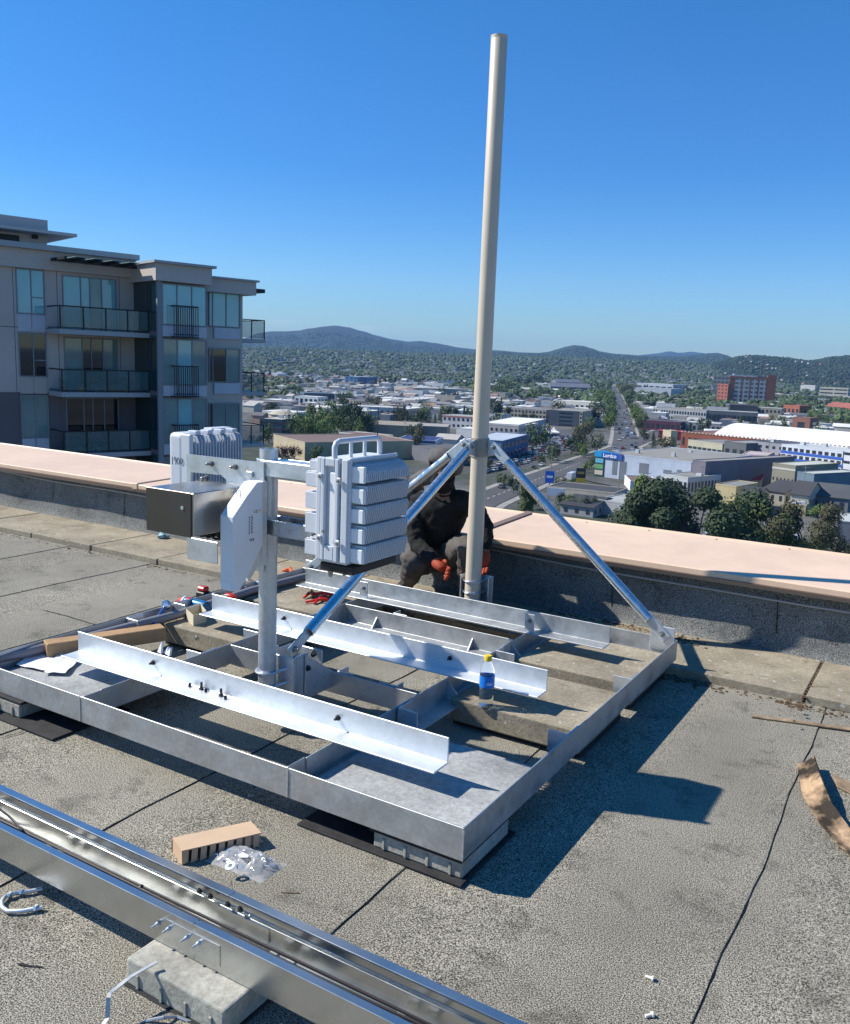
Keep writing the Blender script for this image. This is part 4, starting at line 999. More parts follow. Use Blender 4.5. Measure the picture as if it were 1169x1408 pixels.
# jacket
j = skin('jacket', [(*(bel+[0, 0, -.06]), .140, .13), (*bel, .135, .12), (*(chest+[0, .02, 0]), .145, .115), (*(neck+[0, .01, .018]), .092, .092), (*shL, .072), (*((shL+elL)/2), .062), (*elL, .055), (*(elL*.10+haL*.90), .048), (*shR, .072), (*((shR+elR)/2), .062), (*elR, .055), (*(elR*.10+haR*.90), .048)],
     [(0, 1), (1, 2), (2, 3), (2, 4), (4, 5), (5, 6), (6, 7), (2, 8), (8, 9), (9, 10), (10, 11)], 1, JACK, W, 3); cloth_noise(j, .045, .034)
t_ = skin('trousers', [(*pel, .165, .14), (*hipL, .125), (*((hipL+knL)/2), .112), (*knL, .088), (*((knL+ftL)/2), .075), (*ftL, .062), (*hipR, .125), (*((hipR+knR)/2), .11), (*knR, .084), (*((knR+ftR)/2), .072), (*ftR, .06)],
     [(0, 1), (1, 2), (2, 3), (3, 4), (4, 5), (0, 6), (6, 7), (7, 8), (8, 9), (9, 10)], 0, TROU, W, 3); cloth_noise(t_, .04, .032)
for nm, f_, t2 in (('boot', ftL, toL), ('boot', ftR, toR)):
    skin(nm, [(*(f_+[0, .03, -.01]), .055), (*(f_*.5+t2*.5), .05, .048), (*t2, .048, .036)], [(0, 1), (1, 2)], 0, DARKP, W)
m = MB(); m.tube([tuple(neck+[0, .01, -.03]), tuple(neck+[0, .0, .03]), tuple(head+[0, -.01, -.075]), tuple(head+[0, -.02, -.045])], [.085, .072, .072, .082], 18); m.build('neck_gaiter', JACK, W, smooth=True)
# gloves with fingers curled round the work
for hnd, el, sx in ((haL, elL, 1), (haR, elR, -1)):
    d = hnd-el; d = d/np.linalg.norm(d); g = [(*(el*.28+hnd*.72), .046), (*hnd, .046, .034), (*(hnd+d*.055), .044, .028)]; skin('glove', g, [(0, 1), (1, 2)], 0, GLOV, W)
    side = np.cross(d, [0, 1, 0]); side = side/np.linalg.norm(side)
    for k in range(4):
        b0 = hnd+d*.06+side*(k-1.5)*.021; ln = (.055, .065, .060, .048)[k]
        fgr = skin('finger', [(*b0, .0125), (*(b0+d*ln*.5+np.array([0, -.008, 0])), .0115), (*(b0+d*ln*.72+np.array([0, -.030, -.005])), .0105), (*(b0+d*ln*.68+np.array([0, -.046, .005])), .009)], [(0, 1), (1, 2), (2, 3)], 0, GLOV, W, 1)
    b0 = hnd+side*sx*.035+d*.01; skin('thumb', [(*b0, .013), (*(b0+side*sx*.022+d*.02+np.array([0, -.015, 0])), .0125), (*(b0+side*sx*.02+d*.045+np.array([0, -.028, 0])), .010)], [(0, 1), (1, 2)], 0, GLOV, W, 1)
# hood / cap pulled over the head
m = MB(); n = 20
rings = 9; vs = []; fs = []
for i in range(rings+1):
    th = R_(0+ (96 if math.sin(2*math.pi*0) else 118)*i/rings)
    for k in range(n):
        a = 2*math.pi*k/n; cut = 1.0
        vs.append((head[0]+(.108)*math.sin(th)*math.cos(a), head[1]+.015+(.125)*math.sin(th)*math.sin(a)*cut, head[2]+.035+.112*math.cos(th)+(.075*(i/rings) if math.sin(a) < -.45 else 0)))
for i in range(rings):
    for k in range(n): fs.append((i*n+k, i*n+(k+1) % n, (i+1)*n+(k+1) % n, (i+1)*n+k))
o = m.add(vs, fs).build('hood', HOOD, W, smooth=True); s_ = o.modifiers.new('s', 'SOLIDIFY'); s_.thickness = .008; cloth_noise(o, .06, .012)
# grey sleeve / pack strap by the left shoulder
b1 = ony(566, 668, 4.98); g_ = skin('hood_fold', [(*ony(563, 690, 4.92), .06), (*b1, .055), (*ony(582, 656, 4.92), .055), (*ony(603, 654, 4.88), .07)], [(0, 1), (1, 2), (2, 3)], 1, HOOD, W, 2); cloth_noise(g_, .05, .02)
# ------------------------------------------------------------------ neighbouring apartment building
ud = ray(1960, 550); ud[2] = 0; ud /= np.linalg.norm(ud)
nd = np.array([-ud[1], ud[0], 0.]); BD = 48.0
r0 = ray(215, 470); r0 = r0/np.linalg.norm(r0); BP = CAM+r0*BD
if (BP-CAM) @ nd < 0: nd = -nd
AB = empty('apartment_building', (BP[0], BP[1], ZG), 'grey apartment block with glass balconies rising at the left beyond the parapet', 'building', rz=math.atan2(ud[1], ud[0]))
flip = 1 if np.allclose(np.cross([0, 0, 1], ud), nd) else -1      # local +y = away from camera times flip
def BF(px, py, y=0.):
    d = ray(px, py); t = ((BP-CAM) @ nd+y)/(d @ nd); p = CAM+t*d
    return float((p-BP) @ ud), float(p[2]-ZG)
def bl(m, s0, s1, y0, y1, z0, z1): return m.box(s0, s1, *sorted((y0*flip, y1*flip)), z0, z1)
class BB(MB): pass
def bbox(name, mat, s0, s1, y0, y1, z0, z1, parent=None, bevel=0):
    return bl(MB(), s0, s1, y0, y1, z0, z1).build(name, mat, parent or AB, local=True, bevel=bevel)
def R4(x0, x1, yt, yb, y):
    a = BF(x0, yt, y); b = BF(x1, yt, y); c = BF(x0, yb, y); d = BF(x1, yb, y)
    return (a[0]+c[0])/2, (b[0]+d[0])/2, (c[1]+d[1])/2, (a[1]+b[1])/2
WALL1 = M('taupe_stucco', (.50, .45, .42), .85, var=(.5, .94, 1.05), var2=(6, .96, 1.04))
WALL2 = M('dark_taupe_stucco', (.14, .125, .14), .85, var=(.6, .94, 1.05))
FASC = M('grey_fascia', (.36, .38, .40), .6); PALEP = M('pale_grey_panel', (.48, .52, .60), .5, var=(3, .94, 1.05))
FRAMEM = M('window_frame_grey', (.22, .24, .27), .5); BLK = M('black_rail', (.012, .014, .018), .5)
GLA = M('curtained_glass', (.16, .44, .50), .04, spec=1., coat=.3, var=(.35, .85, 1.15)); GLB = M('dark_glass', (.008, .012, .015), .03, spec=1.)
GLC = M('reflecting_glass', (.14, .25, .26), .04, spec=1., var=(.5, .7, 1.2)); GLT = M('teal_glass_wall', (.016, .040, .048), .08, spec=.8, var=(.6, .7, 1.2))
CURT = M('curtain_cloth', (.30, .36, .38), .8, var=(2, .8, 1.15))
z_roof = BF(90, 341)[1]; z_wt = BF(90, 374)[1]
zs_ = [BF(140, y)[1] for y in (456, 536, 617)]; fh = (zs_[0]-zs_[2])/2
SL = BF(186, 450)[0]; YB = -2.7; YR = -1.25
sB0 = SL; sB1 = BF(286, 450, YB)[0]; sR1 = BF(337.5, 470, YR)[0]
# solid volumes
zsplit = BF(10, 539)[1]
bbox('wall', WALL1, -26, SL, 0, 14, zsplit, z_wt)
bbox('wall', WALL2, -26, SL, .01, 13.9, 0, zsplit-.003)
bbox('parapet', WALL1, -26, SL-.0, -.25, 14, z_wt+.003, z_roof-.25)
bbox('roof_edge', FASC, -26, SL+.05, -.55, 14.2, z_roof-.245, z_roof)
z_bt = BF(240, 361, YB)[1]; z_bw = BF(250, 389, YB)[1]
bbox('bay_wall', WALL1, SL+.003, sB1, YB+.35, 14, 0, z_bw)
bbox('bay_fascia', WALL1, SL-.25, sB1+.1, YB-.25, 13.8, z_bw+.003, z_bt-.12)
bbox('bay_roof_edge', FASC, SL-.4, sB1+.25, YB-.45, 14, z_bt-.117, z_bt)
z_rt = BF(320, 383, YR)[1]; z_rw = BF(320, 404, YR)[1]
bbox('end_wall', WALL1, sB1+.003, sR1, YR+.3, 13.5, 0, z_rw)
bbox('end_fascia', WALL1, sB1+.1, sR1+.5, YR-.25, 13.6, z_rw+.003, z_rt-.1)
bbox('end_roof_edge', FASC, sB1+.25, sR1+.62, YR-.4, 13.8, z_rt-.097, z_rt)
bbox('end_canopy', BLK, sR1+.5, sR1+1.5, YR+.5, YR+3.5, z_rt-.55, z_rt-.35)
# teal glazed return wall and column
for f in range(-3, 1):
    z1 = zs_[0]+fh*f
    bbox('return_glazing', GLT, SL-.06, SL-.003, YB+.12, -.01, z1+.12, z1+fh-.1)
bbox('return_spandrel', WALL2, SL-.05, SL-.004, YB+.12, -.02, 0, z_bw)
bbox('corner_post', FRAMEM, SL-.08, SL+.16, YB-.02, YB+.12, 0, z_bw)
# joints in the stucco
for yy in (449, ):
    z = BF(10, yy)[1]; bbox('reveal_joint', WALL2, -26, SL, -.004, .004, z-.02, z+.02)
for x in (20, 62, 80, 165):
    s = BF(x, 450)[0]; bbox('reveal_joint', WALL2, s-.015, s+.015, -.003, .004, 0, z_wt)
def window(s0, s1, z0, z1, y, glass, mull=(), tran=(), fw=.05, name='window', opener=None):
    m = MB()
    for a, b, c, d in ((s0, s0+fw, z0, z1), (s1-fw, s1, z0, z1), (s0+fw, s1-fw, z0, z0+fw), (s0+fw, s1-fw, z1-fw, z1)): bl(m, a, b, y-.05, y+.02, c, d)
    for f in mull: s = s0+(s1-s0)*f; bl(m, s-fw/2, s+fw/2, y-.045, y+.02, z0+fw, z1-fw)
    for (f, a, b) in tran: z = z0+(z1-z0)*f; bl(m, s0+(s1-s0)*a+fw, s0+(s1-s0)*b-fw/2, y-.04, y+.02, z-fw/2, z+fw/2)
    w = m.build(name, FRAMEM, AB, local=True)
    ed = [0]+list(mull)+[1]
    for i in range(len(ed)-1):
        g = glass[i % len(glass)] if isinstance(glass, (list, tuple)) else glass
        p = bl(MB(), s0+(s1-s0)*ed[i]+fw*.5, s0+(s1-s0)*ed[i+1]-fw*.5, y-.012, y-.006, z0+fw, z1-fw).build('pane', g, w, local=True)
    return w
for f, (g, sp) in enumerate(((GLA, PALEP), (GLB, WALL1), (GLC, PALEP), (GLB, WALL1), (GLC, PALEP))):
    s0, s1, _, zt = R4(22, 61, 370, 432, 0); zt = zt-fh*f; H = BF(40, 370)[1]-BF(40, 432)[1]
    window(s0, s1, zt-H, zt, -.0, g, mull=(.52,), tran=((.38, .52, 1),))
    for k in (0, 1):
        bbox('spandrel_panel', sp, s0+(s1-s0)*.5*k+.02, s0+(s1-s0)*.5*(k+1)-.02, -.03, 0.0, zt-fh+.06, zt-H-.02)
# balcony doors, balconies, furniture
sD0 = BF(86, 420)[0]; sD1 = BF(160, 420)[0]; zd = BF(120, 381)[1]
sb0 = BF(83, 455, -1.7)[0]; sb1 = SL-.02
for f in range(5):
    zb = zs_[0]-fh*f; zt = zd-fh*f
    gl = [(GLA, GLA, GLC, GLA), (GLC, GLB, GLB, GLC), (GLB, GLB, GLB, GLB), (GLB, GLC, GLB, GLA), (GLB,)][f]
    window(sD0, sD1, zb+.02, zt, 0, gl, mull=(.33, .5, .72), name='balcony_door')
    m = MB()
    for s in np.linspace(sD0+.12, sD0+(sD1-sD0)*.3, 7): bl(m, s, s+.05, -.04, -.014, zb+.1, zt-.1)
    B = bbox('balcony_slab', FASC, sb0-.05, sb1, -1.75, -.003, zb-.22, zb)
    rl = MB(); zr = zb+1.05
    bl(rl, sb0, sb1, -1.68, -1.62, zr-.04, zr+.02); bl(rl, sb0, sb1, -1.68, -1.63, zb+.06, zb+.10)
    bl(rl, sb0, sb0+.05, -1.62, -.02, zr-.04, zr+.02); bl(rl, sb0, sb0+.05, -1.62, -.02, zb+.06, zb+.1)
    for s in np.linspace(sb0, sb1-.05, 5): bl(rl, s, s+.05, -1.685, -1.62, zb+.002, zr-.041)
    rl.build('railing', BLK, B, local=True)
    TG = M('balcony_glass', (.09, .20, .22), .03, alpha=.42, spec=1.)
    ss = np.linspace(sb0+.05, sb1-.05, 5)
    for i in range(4): bl(MB(), ss[i]+.04, ss[i+1]-.02, -1.655, -1.645, zb+.1, zr-.045).build('glass_panel', TG, B, local=True)
    rf = random.Random(40+f); m = MB()
    if f:
        for k in range(5):
            s = sb0+.4+k*.75+rf.uniform(-.1, .1); y = rf.uniform(-1.3, -.6)
            pot = MB(); pot.lathe([(.12, 0), (.17, .25), (.15, .26)], (s, y*flip, zb), n=10)
            pot.build('flower_pot', M(('terracotta', 'ochre_glaze', 'pale_glaze')[k % 3], ((.3, .12, .06), (.4, .28, .05), (.4, .42, .45))[k % 3], .6), B, local=True)
            for j in range(60):
                v = Vector((rf.gauss(0, .14), rf.gauss(0, .14), rf.uniform(.25, .9)*rf.uniform(.5, 1))); c = Vector((s, y*flip, zb))+v
                t = Vector((rf.uniform(-1, 1), rf.uniform(-1, 1), rf.uniform(-1, 1))).normalized()*.06; w_ = t.cross(Vector((rf.uniform(-1, 1), 1, .3))).normalized()*.03
                m.add([c-t, c+w_, c+t, c-w_], [(0, 1, 2, 3)])
        m.build('pot_plants', M('dark_leaves', (.03, .055, .02), .6, var=(4, .5, 1.6)), B, local=True)['kind'] = 'stuff'
        for k in range(2):
            s = sb0+1.2+k*1.4; ch = MB(); bl(ch, s, s+.5, -1.2, -.75, zb+.40, zb+.44); bl(ch, s, s+.5, -.78, -.74, zb+.44, zb+.9)
            for a in (0, .45):
                for b_ in (-1.19, -.79): bl(ch, s+a, s+a+.04, b_, b_+.04, zb, zb+.4)
            ch.build('chair', BLK, B, local=True)
# glass canopy over the balcony
c_s0, c_s1 = BF(76, 350, -1.0)[0], BF(205, 365, -1.6)[0]; zc = BF(130, 359, -1.2)[1]
cn = bbox('canopy', BLK, c_s0, c_s1, -.9, -.55, zc-.12, zc)
m = MB(); 
for s in np.linspace(c_s0+.1, c_s1-.1, 6): bl(m, s-.06, s+.06, -2.0, -.2, zc-.10, zc+.02)
m.build('canopy_ribs', BLK, cn, local=True)
for k in range(4):
    a = c_s0+(c_s1-c_s0)*(k+.62)/5; bl(MB(), a, a+(c_s1-c_s0)*.12, -2.05, -.6, zc+.03, zc+.05).build('canopy_glass', M('canopy_glass_', (.35, .5, .48), .1, spec=.9), cn, local=True)
# bay windows
for f in range(5):
    zt = z_bw-.08-fh*f; zb = zs_[0]-fh*f+.05
    s0, s1 = SL+.17, sB1-.05
    window(s0, s1, zb+.38, zt if f == 0 else zs_[0]-fh*(f-1)-.22, YB+.05, (GLA, GLA, GLA) if f == 0 else (GLC, GLA, GLC), mull=(.33, .66), name='bay_window')
    for k in range(3): bbox('spandrel_panel', PALEP, s0+(s1-s0)*k/3+.02, s0+(s1-s0)*(k+1)/3-.02, YB+.02, YB+.06, zb-.16, zb+.36)
    # french balcony
    a, b_, z0, z1 = R4(239, 273, 421, 463, YB-.3); z0 -= fh*f; z1 -= fh*f
    j = bl(MB(), a, b_, YB-.32, YB+.01, z0-.06, z0).build('balcony_slab', BLK, AB, local=True); m = MB()
    bl(m, a, b_, YB-.32, YB-.28, z1-.04, z1+.02); bl(m, a, b_, YB-.32, YB-.28, z0+.08, z0+.12)
    for s in (a, b_-.04): bl(m, s, s+.04, YB-.28, YB+.01, z1-.04, z1+.02)
    for s in np.linspace(a, b_-.04, 12): bl(m, s, s+.03, YB-.315, YB-.285, z0+.002, z1-.045)
    m.build('railing', BLK, j, local=True)
    # end section windows
    a, b_, z0, z1 = R4(290, 333, 402, 450, YR); z0 -= fh*f; z1 -= fh*f
    window(a, b_, z0, z1, YR+.25, (GLA, GLA, GLA) if f == 0 else (GLB, GLB if f == 1 else GLC, GLC), mull=(.12, .55), name='end_window')
    bbox('spandrel_panel', PALEP, a+.3, b_-.02, YR+.2, YR+.29, z0-.6, z0-.03)
    # balcony beyond the end wall
    zq = BF(345, 466, YR+1)[1]-fh*f
    bq = bbox('balcony_slab', FASC, sR1+.003, sR1+1.75, YR+.8, YR+3.6, zq-.2, zq); m = MB()
    bl(m, sR1, sR1+1.7, YR+.82, YR+.86, zq+1., zq+1.05)
    for s in (sR1+.02, sR1+.85, sR1+1.65): bl(m, s, s+.05, YR+.82, YR+.87, zq, zq+1.)
    bl(m, sR1+1.65, sR1+1.7, YR+.87, YR+3.5, zq+1., zq+1.05)
    m.build('railing', BLK, bq, local=True)
    bl(MB(), sR1+.08, sR1+1.63, YR+.84, YR+.85, zq+.06, zq+.98).build('glass_panel', TG, bq, local=True)
# penthouse on the roof
YP = 3.0
a = BF(64, 320, YP); zpt = BF(30, 299, YP)[1]; 
bbox('penthouse_wall', WALL1, -24, a[0], YP, 11, z_roof-.5, BF(30, 316, YP)[1])
bbox('penthouse_parapet', FASC, -24, a[0], YP-.2, 11, BF(30, 316, YP)[1]+.003, zpt)
bbox('penthouse_eave', FASC, -24, BF(103, 323, YP-1)[0], YP-1.3, 11.5, BF(30, 314, YP-1)[1]-.12, BF(30, 314, YP-1)[1]+.02)
q = BF(47, 325, YP); bbox('wall_lamp', BLK, q[0]-.12, q[0]+.12, YP-.2, YP-.003, q[1]-.12, q[1]+.12)
q = BF(14, 324, YP); bbox('door_head', BLK, q[0]-.8, q[0]+.4, YP-.05, YP-.003, q[1]-.4, q[1]+.05)
# ------------------------------------------------------------------ city ground, streets, hills
def G(px, py, z=ZG): return onz(px, py, z)
CG = bpy.data.materials.new('city_ground'); CG.use_nodes = True
t = CG.node_tree; N = t.nodes; L = t.links; b = N['Principled BSDF']; b.inputs['Roughness'].default_value = .95
tc = N.new('ShaderNodeTexCoord')
def nz(s, d=5):
    n = N.new('ShaderNodeTexNoise'); n.inputs['Scale'].default_value = s; n.inputs['Detail'].default_value = d; L.new(tc.outputs['Object'], n.inputs['Vector']); return n.outputs['Fac']
cr = N.new('ShaderNodeValToRGB'); L.new(nz(.012, 8), cr.inputs[0])
e = cr.color_ramp.elements; e[0].position = .38; e[0].color = (.035, .045, .025, 1); e[1].position = .62; e[1].color = (.13, .125, .115, 1)
k = e.new(.5); k.color = (.075, .075, .07, 1)
cr2 = N.new('ShaderNodeMapRange'); L.new(nz(.15, 6), cr2.inputs['Value']); cr2.inputs['From Min'].default_value = .3; cr2.inputs['From Max'].default_value = .7; cr2.inputs['To Min'].default_value = .6; cr2.inputs['To Max'].default_value = 1.4
vm = N.new('ShaderNodeVectorMath'); vm.operation = 'SCALE'; L.new(cr.outputs[0], vm.inputs[0]); L.new(cr2.outputs[0], vm.inputs['Scale']); L.new(vm.outputs[0], b.inputs['Base Color'])
gr = MB().add([(-30000, -400, ZG), (30000, -400, ZG), (30000, 30000, ZG), (-30000, 30000, ZG)], [(0, 1, 2, 3)]).build('city_ground', CG); tag(gr, kind='structure')
ASPH = M('asphalt', (.075, .075, .078), .9, var=(.05, .8, 1.25), var2=(.6, .85, 1.15)); WALK = M('pale_pavement', (.28, .27, .25), .9, var=(.2, .8, 1.15)); PAINTW = M('road_paint', (.7, .7, .68), .7)
def ribbon(name, pts, w, z, mat):
    """flat ribbon through ground points"""
    P = [np.array(p)[:2] for p in pts]; vs, fs = [], []
    for i, p in enumerate(P):
        d = P[min(i+1, len(P)-1)]-P[max(i-1, 0)]; d = d/np.linalg.norm(d); nn = np.array([-d[1], d[0]])
        ww = w if not isinstance(w, (list, tuple)) else w[i]
        vs += [(*(p-nn*ww/2), z), (*(p+nn*ww/2), z)]
    fs = [(2*i, 2*i+1, 2*i+3, 2*i+2) for i in range(len(P)-1)]
    return tag(MB().add(vs, fs).build(name, mat), kind='structure')
# the long avenue running away, and the street in front of the grey store
av = [G(822, 672), G(846, 610), G(852, 580), G(851, 555), G(846, 538), G(840, 524), G(835, 515)]
a_dir = (av[1]-av[0])/np.linalg.norm(av[1]-av[0])
AVP = [G(859, 640), G(860, 600), G(856, 570), G(849, 545), G(842, 530), G(836, 518), G(834, 513)]
ribbon('pavement', AVP, 21, ZG+.10, WALK); ribbon('avenue', AVP, 16, ZG+.25, ASPH)
ST = [G(560, 745), G(662, 690), G(730, 662), G(800, 636), G(850, 618), G(920, 590)]
ribbon('pavement', ST, 20, ZG+.14, WALK); ribbon('street', ST, 14, ZG+.30, ASPH)
ST2 = [G(790, 655), G(850, 668), G(930, 690)]
ribbon('street', ST2, 9, ZG+.34, ASPH)
for k in range(26):      # lane dashes on the near street
    pass
mk = MB(); p0, p1 = ST[1], ST[3]; d = (p1-p0); Ld = np.linalg.norm(d); d = d/Ld; nn = np.array([-d[1], d[0], 0])
for k in range(int(Ld/6)):
    c = p0+d*(k*6+1.5); mk.add([tuple(c-nn*.12-d*1.4+[0, 0, .32]), tuple(c+nn*.12-d*1.4+[0, 0, .32]), tuple(c+nn*.12+d*1.4+[0, 0, .32]), tuple(c-nn*.12+d*1.4+[0, 0, .32])], [(0, 1, 2, 3)])
tag(mk.build('lane_markings', PAINTW), kind='structure')
LOT = [G(690, 652), G(818, 612), G(800, 588), G(700, 598)]
lot = MB().add([(p[0], p[1], ZG+.05) for p in LOT], [(0, 1, 2, 3)]).build('car_park', ASPH); tag(lot, kind='structure')

footprints = []; FG = {}; FGN = [[]]
def clear(x, y, r):
    for i in range(len(FGN[0]), len(footprints)):
        f_ = footprints[i]; FGN[0].append(1); FG.setdefault((int(f_[0]//60), int(f_[1]//60)), []).append(f_)
    cx_, cy_ = int(x//60), int(y//60)
    for a_ in (-1, 0, 1):
        for b_ in (-1, 0, 1):
            for (fx, fy, fr_) in FG.get((cx_+a_, cy_+b_), ()):
                if (fx-x)**2+(fy-y)**2 < (fr_+r)**2: return False
    return True
def block_seg(p, q, r):
    p, q = np.array(p[:2]), np.array(q[:2]); n = max(1, int(np.linalg.norm(q-p)/r)); 
    for i in range(n+1): c = p+(q-p)*i/n; footprints.append((c[0], c[1], r))
for a, b_ in zip(AVP[:-1], AVP[1:]): block_seg(a, b_, 11)
for a, b_ in zip(ST[:-1], ST[1:]): block_seg(a, b_, 9)

WIN = M('building_window', (.03, .04, .05), .08, spec=1.)
def rgb(c): return tuple(c)
bm_ = {}
def bmat(c, kind='wall'):
    k = (kind,)+tuple(round(v, 3) for v in c)
    if k not in bm_: bm_[k] = M('%s_paint_%d' % (kind, len(bm_)), c, .8, var=(.12, .85, 1.12), var2=(1.2, .93, 1.06))
    return bm_[k]
def bldg(name, label, A, B, ytop, depth, wall, roofc, cat='building', win=None, band=None, gable=False, parapet=.5, boxes=0, side=None, doors=0, group=None):
    """A, B: photo pixels of the two front bottom corners on the ground; ytop: pixel row of the roof line above A"""
    depth = depth*1.35; a, b_ = G(*A), G(*B); w = np.linalg.norm(b_-a); u = (b_-a)/w; ang = math.atan2(u[1], u[0])
    lo, hi = 0, 120
    for _ in range(40):
        mdl = (lo+hi)/2
        if proj((a[0], a[1], ZG+mdl))[1] > ytop: lo = mdl
        else: hi = mdl
    h = lo
    r = empty(name, tuple(a), label, cat, group, rz=ang)
    wm, rm = bmat(wall), bmat(roofc, 'roof')
    if gable:
        hw = h*.62; m = MB().box(0, w, 0, depth, 0, hw); m.build('walls', wm, r, local=True)
        MB().prism([(-.4, -.5, hw), (-.4, depth/2, h), (-.4, depth+.5, hw), (-.4, depth+.5, hw-.25), (-.4, depth/2, h-.25), (-.4, -.5, hw-.25)], (w+.8, 0, 0)).build('roof', rm, r, local=True)
        MB().prism([(0, .0, hw), (0, depth/2, h-.3), (0, depth, hw)], (w, 0, 0)).build('gable', wm, r, local=True)
    else:
        MB().box(0, w, 0, depth, 0, h-parapet).build('walls', wm, r, local=True)
        MB().box(.3, w-.3, .3, depth-.3, h-parapet+.01, h-parapet*.5).build('roof', rm, r, local=True)
        m = MB(); m.box(-.05, w+.05, -.05, .25, h-parapet+.005, h); m.box(-.05, w+.05, depth-.25, depth+.05, h-parapet+.005, h); m.box(-.05, .25, .255, depth-.255, h-parapet+.005, h); m.box(w-.25, w+.05, .255, depth-.255, h-parapet+.005, h)
        m.build('parapet', wm, r, local=True)
    hh = h*.62 if gable else h-parapet
    if win:
        rows, cols, ww, wh = win
        me = None
        for (L_, ox, side_) in ((w, 0, 0), (depth, 0, 1)):
            cc = cols if side_ == 0 else max(1, int(cols*depth/w))
            for i in range(rows):
                z = hh*(i+.5)/rows
                for j in range(cc):
                    c = L_*(j+.5)/cc; dx = L_/cc*ww/2; dz = hh/rows*wh/2
                    if side_ == 0:
                        if me is None or True: mm = MB().box(-dx, dx, -.12, .02, -dz, dz)
                        key = ('w', name, round(dx, 2), round(dz, 2), label)
                        if key not in bm_: bm_[key] = mm.mesh('window', WIN)
                        o = bpy.data.objects.new('window', bm_[key]); COL.objects.link(o); o.parent = r; o.location = (c, -.01, z)
                    else:
                        key = ('ws', name, round(dx, 2), round(dz, 2), label)
                        if key not in bm_: bm_[key] = MB().box(-.06, .02, -dx, dx, -dz, dz).mesh('window', WIN)
                        for sx in (-.01,):
                            o = bpy.data.objects.new('window', bm_[key]); COL.objects.link(o); o.parent = r; o.location = (sx, c, z)
                            o = bpy.data.objects.new('window', bm_[key]); COL.objects.link(o); o.parent = r; o.location = (w+.05, c, z)
    if band:
        for (z0, z1, c) in band: MB().box(-.10, w+.10, -.12, .0, hh*z0, hh*z1).build('fascia_band', bmat(c, 'band'), r, local=True)
    rq = random.Random(int(A[0]*7+A[1]))
    for k in range(boxes):
        x, y = rq.uniform(.15, .85)*w, rq.uniform(.2, .8)*depth; s = rq.uniform(.8, 1.8)
        MB().box(x-s, x+s, y-s*.7, y+s*.7, h-parapet*.5, h-parapet*.5+rq.uniform(.8, 1.8)).build('roof_unit', bmat((.42, .44, .46), 'unit'), r, local=True)
    cx, cy = a[0]+u[0]*w/2-u[1]*depth/2, a[1]+u[1]*w/2+u[0]*depth/2
    if w > depth*1.4:
        n = int(w/depth)+1
        for i in range(n+1): footprints.append((a[0]+u[0]*w*i/n-u[1]*depth/2, a[1]+u[1]*w*i/n+u[0]*depth/2, depth*.55))
    else: footprints.append((cx, cy, max(w, depth)*.55))
    r['h_'] = h; return r, w, h, depth
GREY, LG, WH, BE, TAN, BRK, DK = (.20, .21, .23), (.36, .37, .38), (.70, .70, .69), (.45, .40, .30), (.34, .28, .20), (.24, .075, .045), (.06, .065, .075)
RG, RD, RL, RB = (.22, .22, .21), (.07, .072, .08), (.50, .50, .48), (.16, .12, .10)
# --- right hand side
r, w, h, dp = bldg('store', 'large blue grey big-box store with a blue sign on its left corner', (830, 656), (948, 672), 622, 42, (.42, .48, .58), (.25, .24, .22), boxes=3)
for x0, x1, z0, z1 in ((.10, .16, .15, .75), (.19, .27, .0, .72), (.42, .53, .35, .75), (.70, .79, .2, .6), (.85, .90, .5, .66)):
    MB().box(w*x0, w*x1, -.08, .0, h*z0, h*z1).build('wall_panel', bmat((.15, .17, .20), 'panel'), r, local=True)
m = MB().box(-1.4, w*.22, -.55, -.02, h*.78, h*1.0); sg = m.build('sign_board', M('sign_blue', (.01, .07, .38), .5), r, local=True)
MB().box(-5., -1.41, -.55, 6, h*.80, h*1.0).build('sign_board', M('sign_cyan', (.01, .25, .50), .5), r, local=True)
MB().box(-4.8, -.05, -.3, 5.8, 0, h*.79).build('corner_glazing', M('dark_teal_glass', (.02, .06, .07), .1, spec=1.), r, local=True)
for k in range(3):
    MB().box(-4.5, -.4, -.42, -.31, h*(.08+.24*k), h*(.26+.24*k)).build('poster', bmat(((.5, .45, .35), (.12, .3, .12), (.1, .35, .45))[k], 'poster'), r, local=True)
m = MB().box(-5.2, w*.2, -.3, .0, h*1.0, h*1.03); m.build('blue_edge', M('sign_cyan', (.01, .25, .50), .5), r, local=True)
c = bpy.data.curves.new('sign_lettering', 'FONT'); c.body = 'Lordco'; c.size = h*.21; c.extrude = .03; c.offset = .05; c.materials.append(M('sign_white', (.8, .82, .85), .5)); c.align_x = 'LEFT'
o_ = bpy.data.objects.new('sign_text', c); me_ = bpy.data.meshes.new_from_object(o_); bpy.data.objects.remove(o_); bpy.data.curves.remove(c); o = bpy.data.objects.new('sign_lettering', me_); COL.objects.link(o); o.parent = r; o.location = (-.6, -.62, h*.82); o.rotation_euler = (R_(90), 0, 0)
bldg('store_wing', 'dark grey wing joined to the right of the big-box store', (949, 674), (967, 677), 632, 46, (.16, .15, .19), (.25, .24, .22))
bldg('shop_building', 'small white two storey shop with a row of dark windows before the big-box store', (908, 676), (944, 682), 651, 16, (.48, .50, .52), RG, win=(1, 6, .55, .55), boxes=1)
bldg('low_building', 'low white building with brown flat roof left of the two storey shop', (866, 676), (905, 678), 661, 14, WH, (.15, .10, .09))
r, w, h, dp = bldg('hall', 'brick drill hall with a long white arched roof', (935, 616), (1175, 642), 594, 46, BRK, (.2, .1, .08), win=(1, 26, .35, .5))
n = 14; pr = [(w*.19, -.0+ (dp)*(.04+.92*i/n), h+6.5*math.sin(math.pi*i/n)) for i in range(n+1)]
pr2 = [(x, y, z-.5) for x, y, z in pr][::-1]
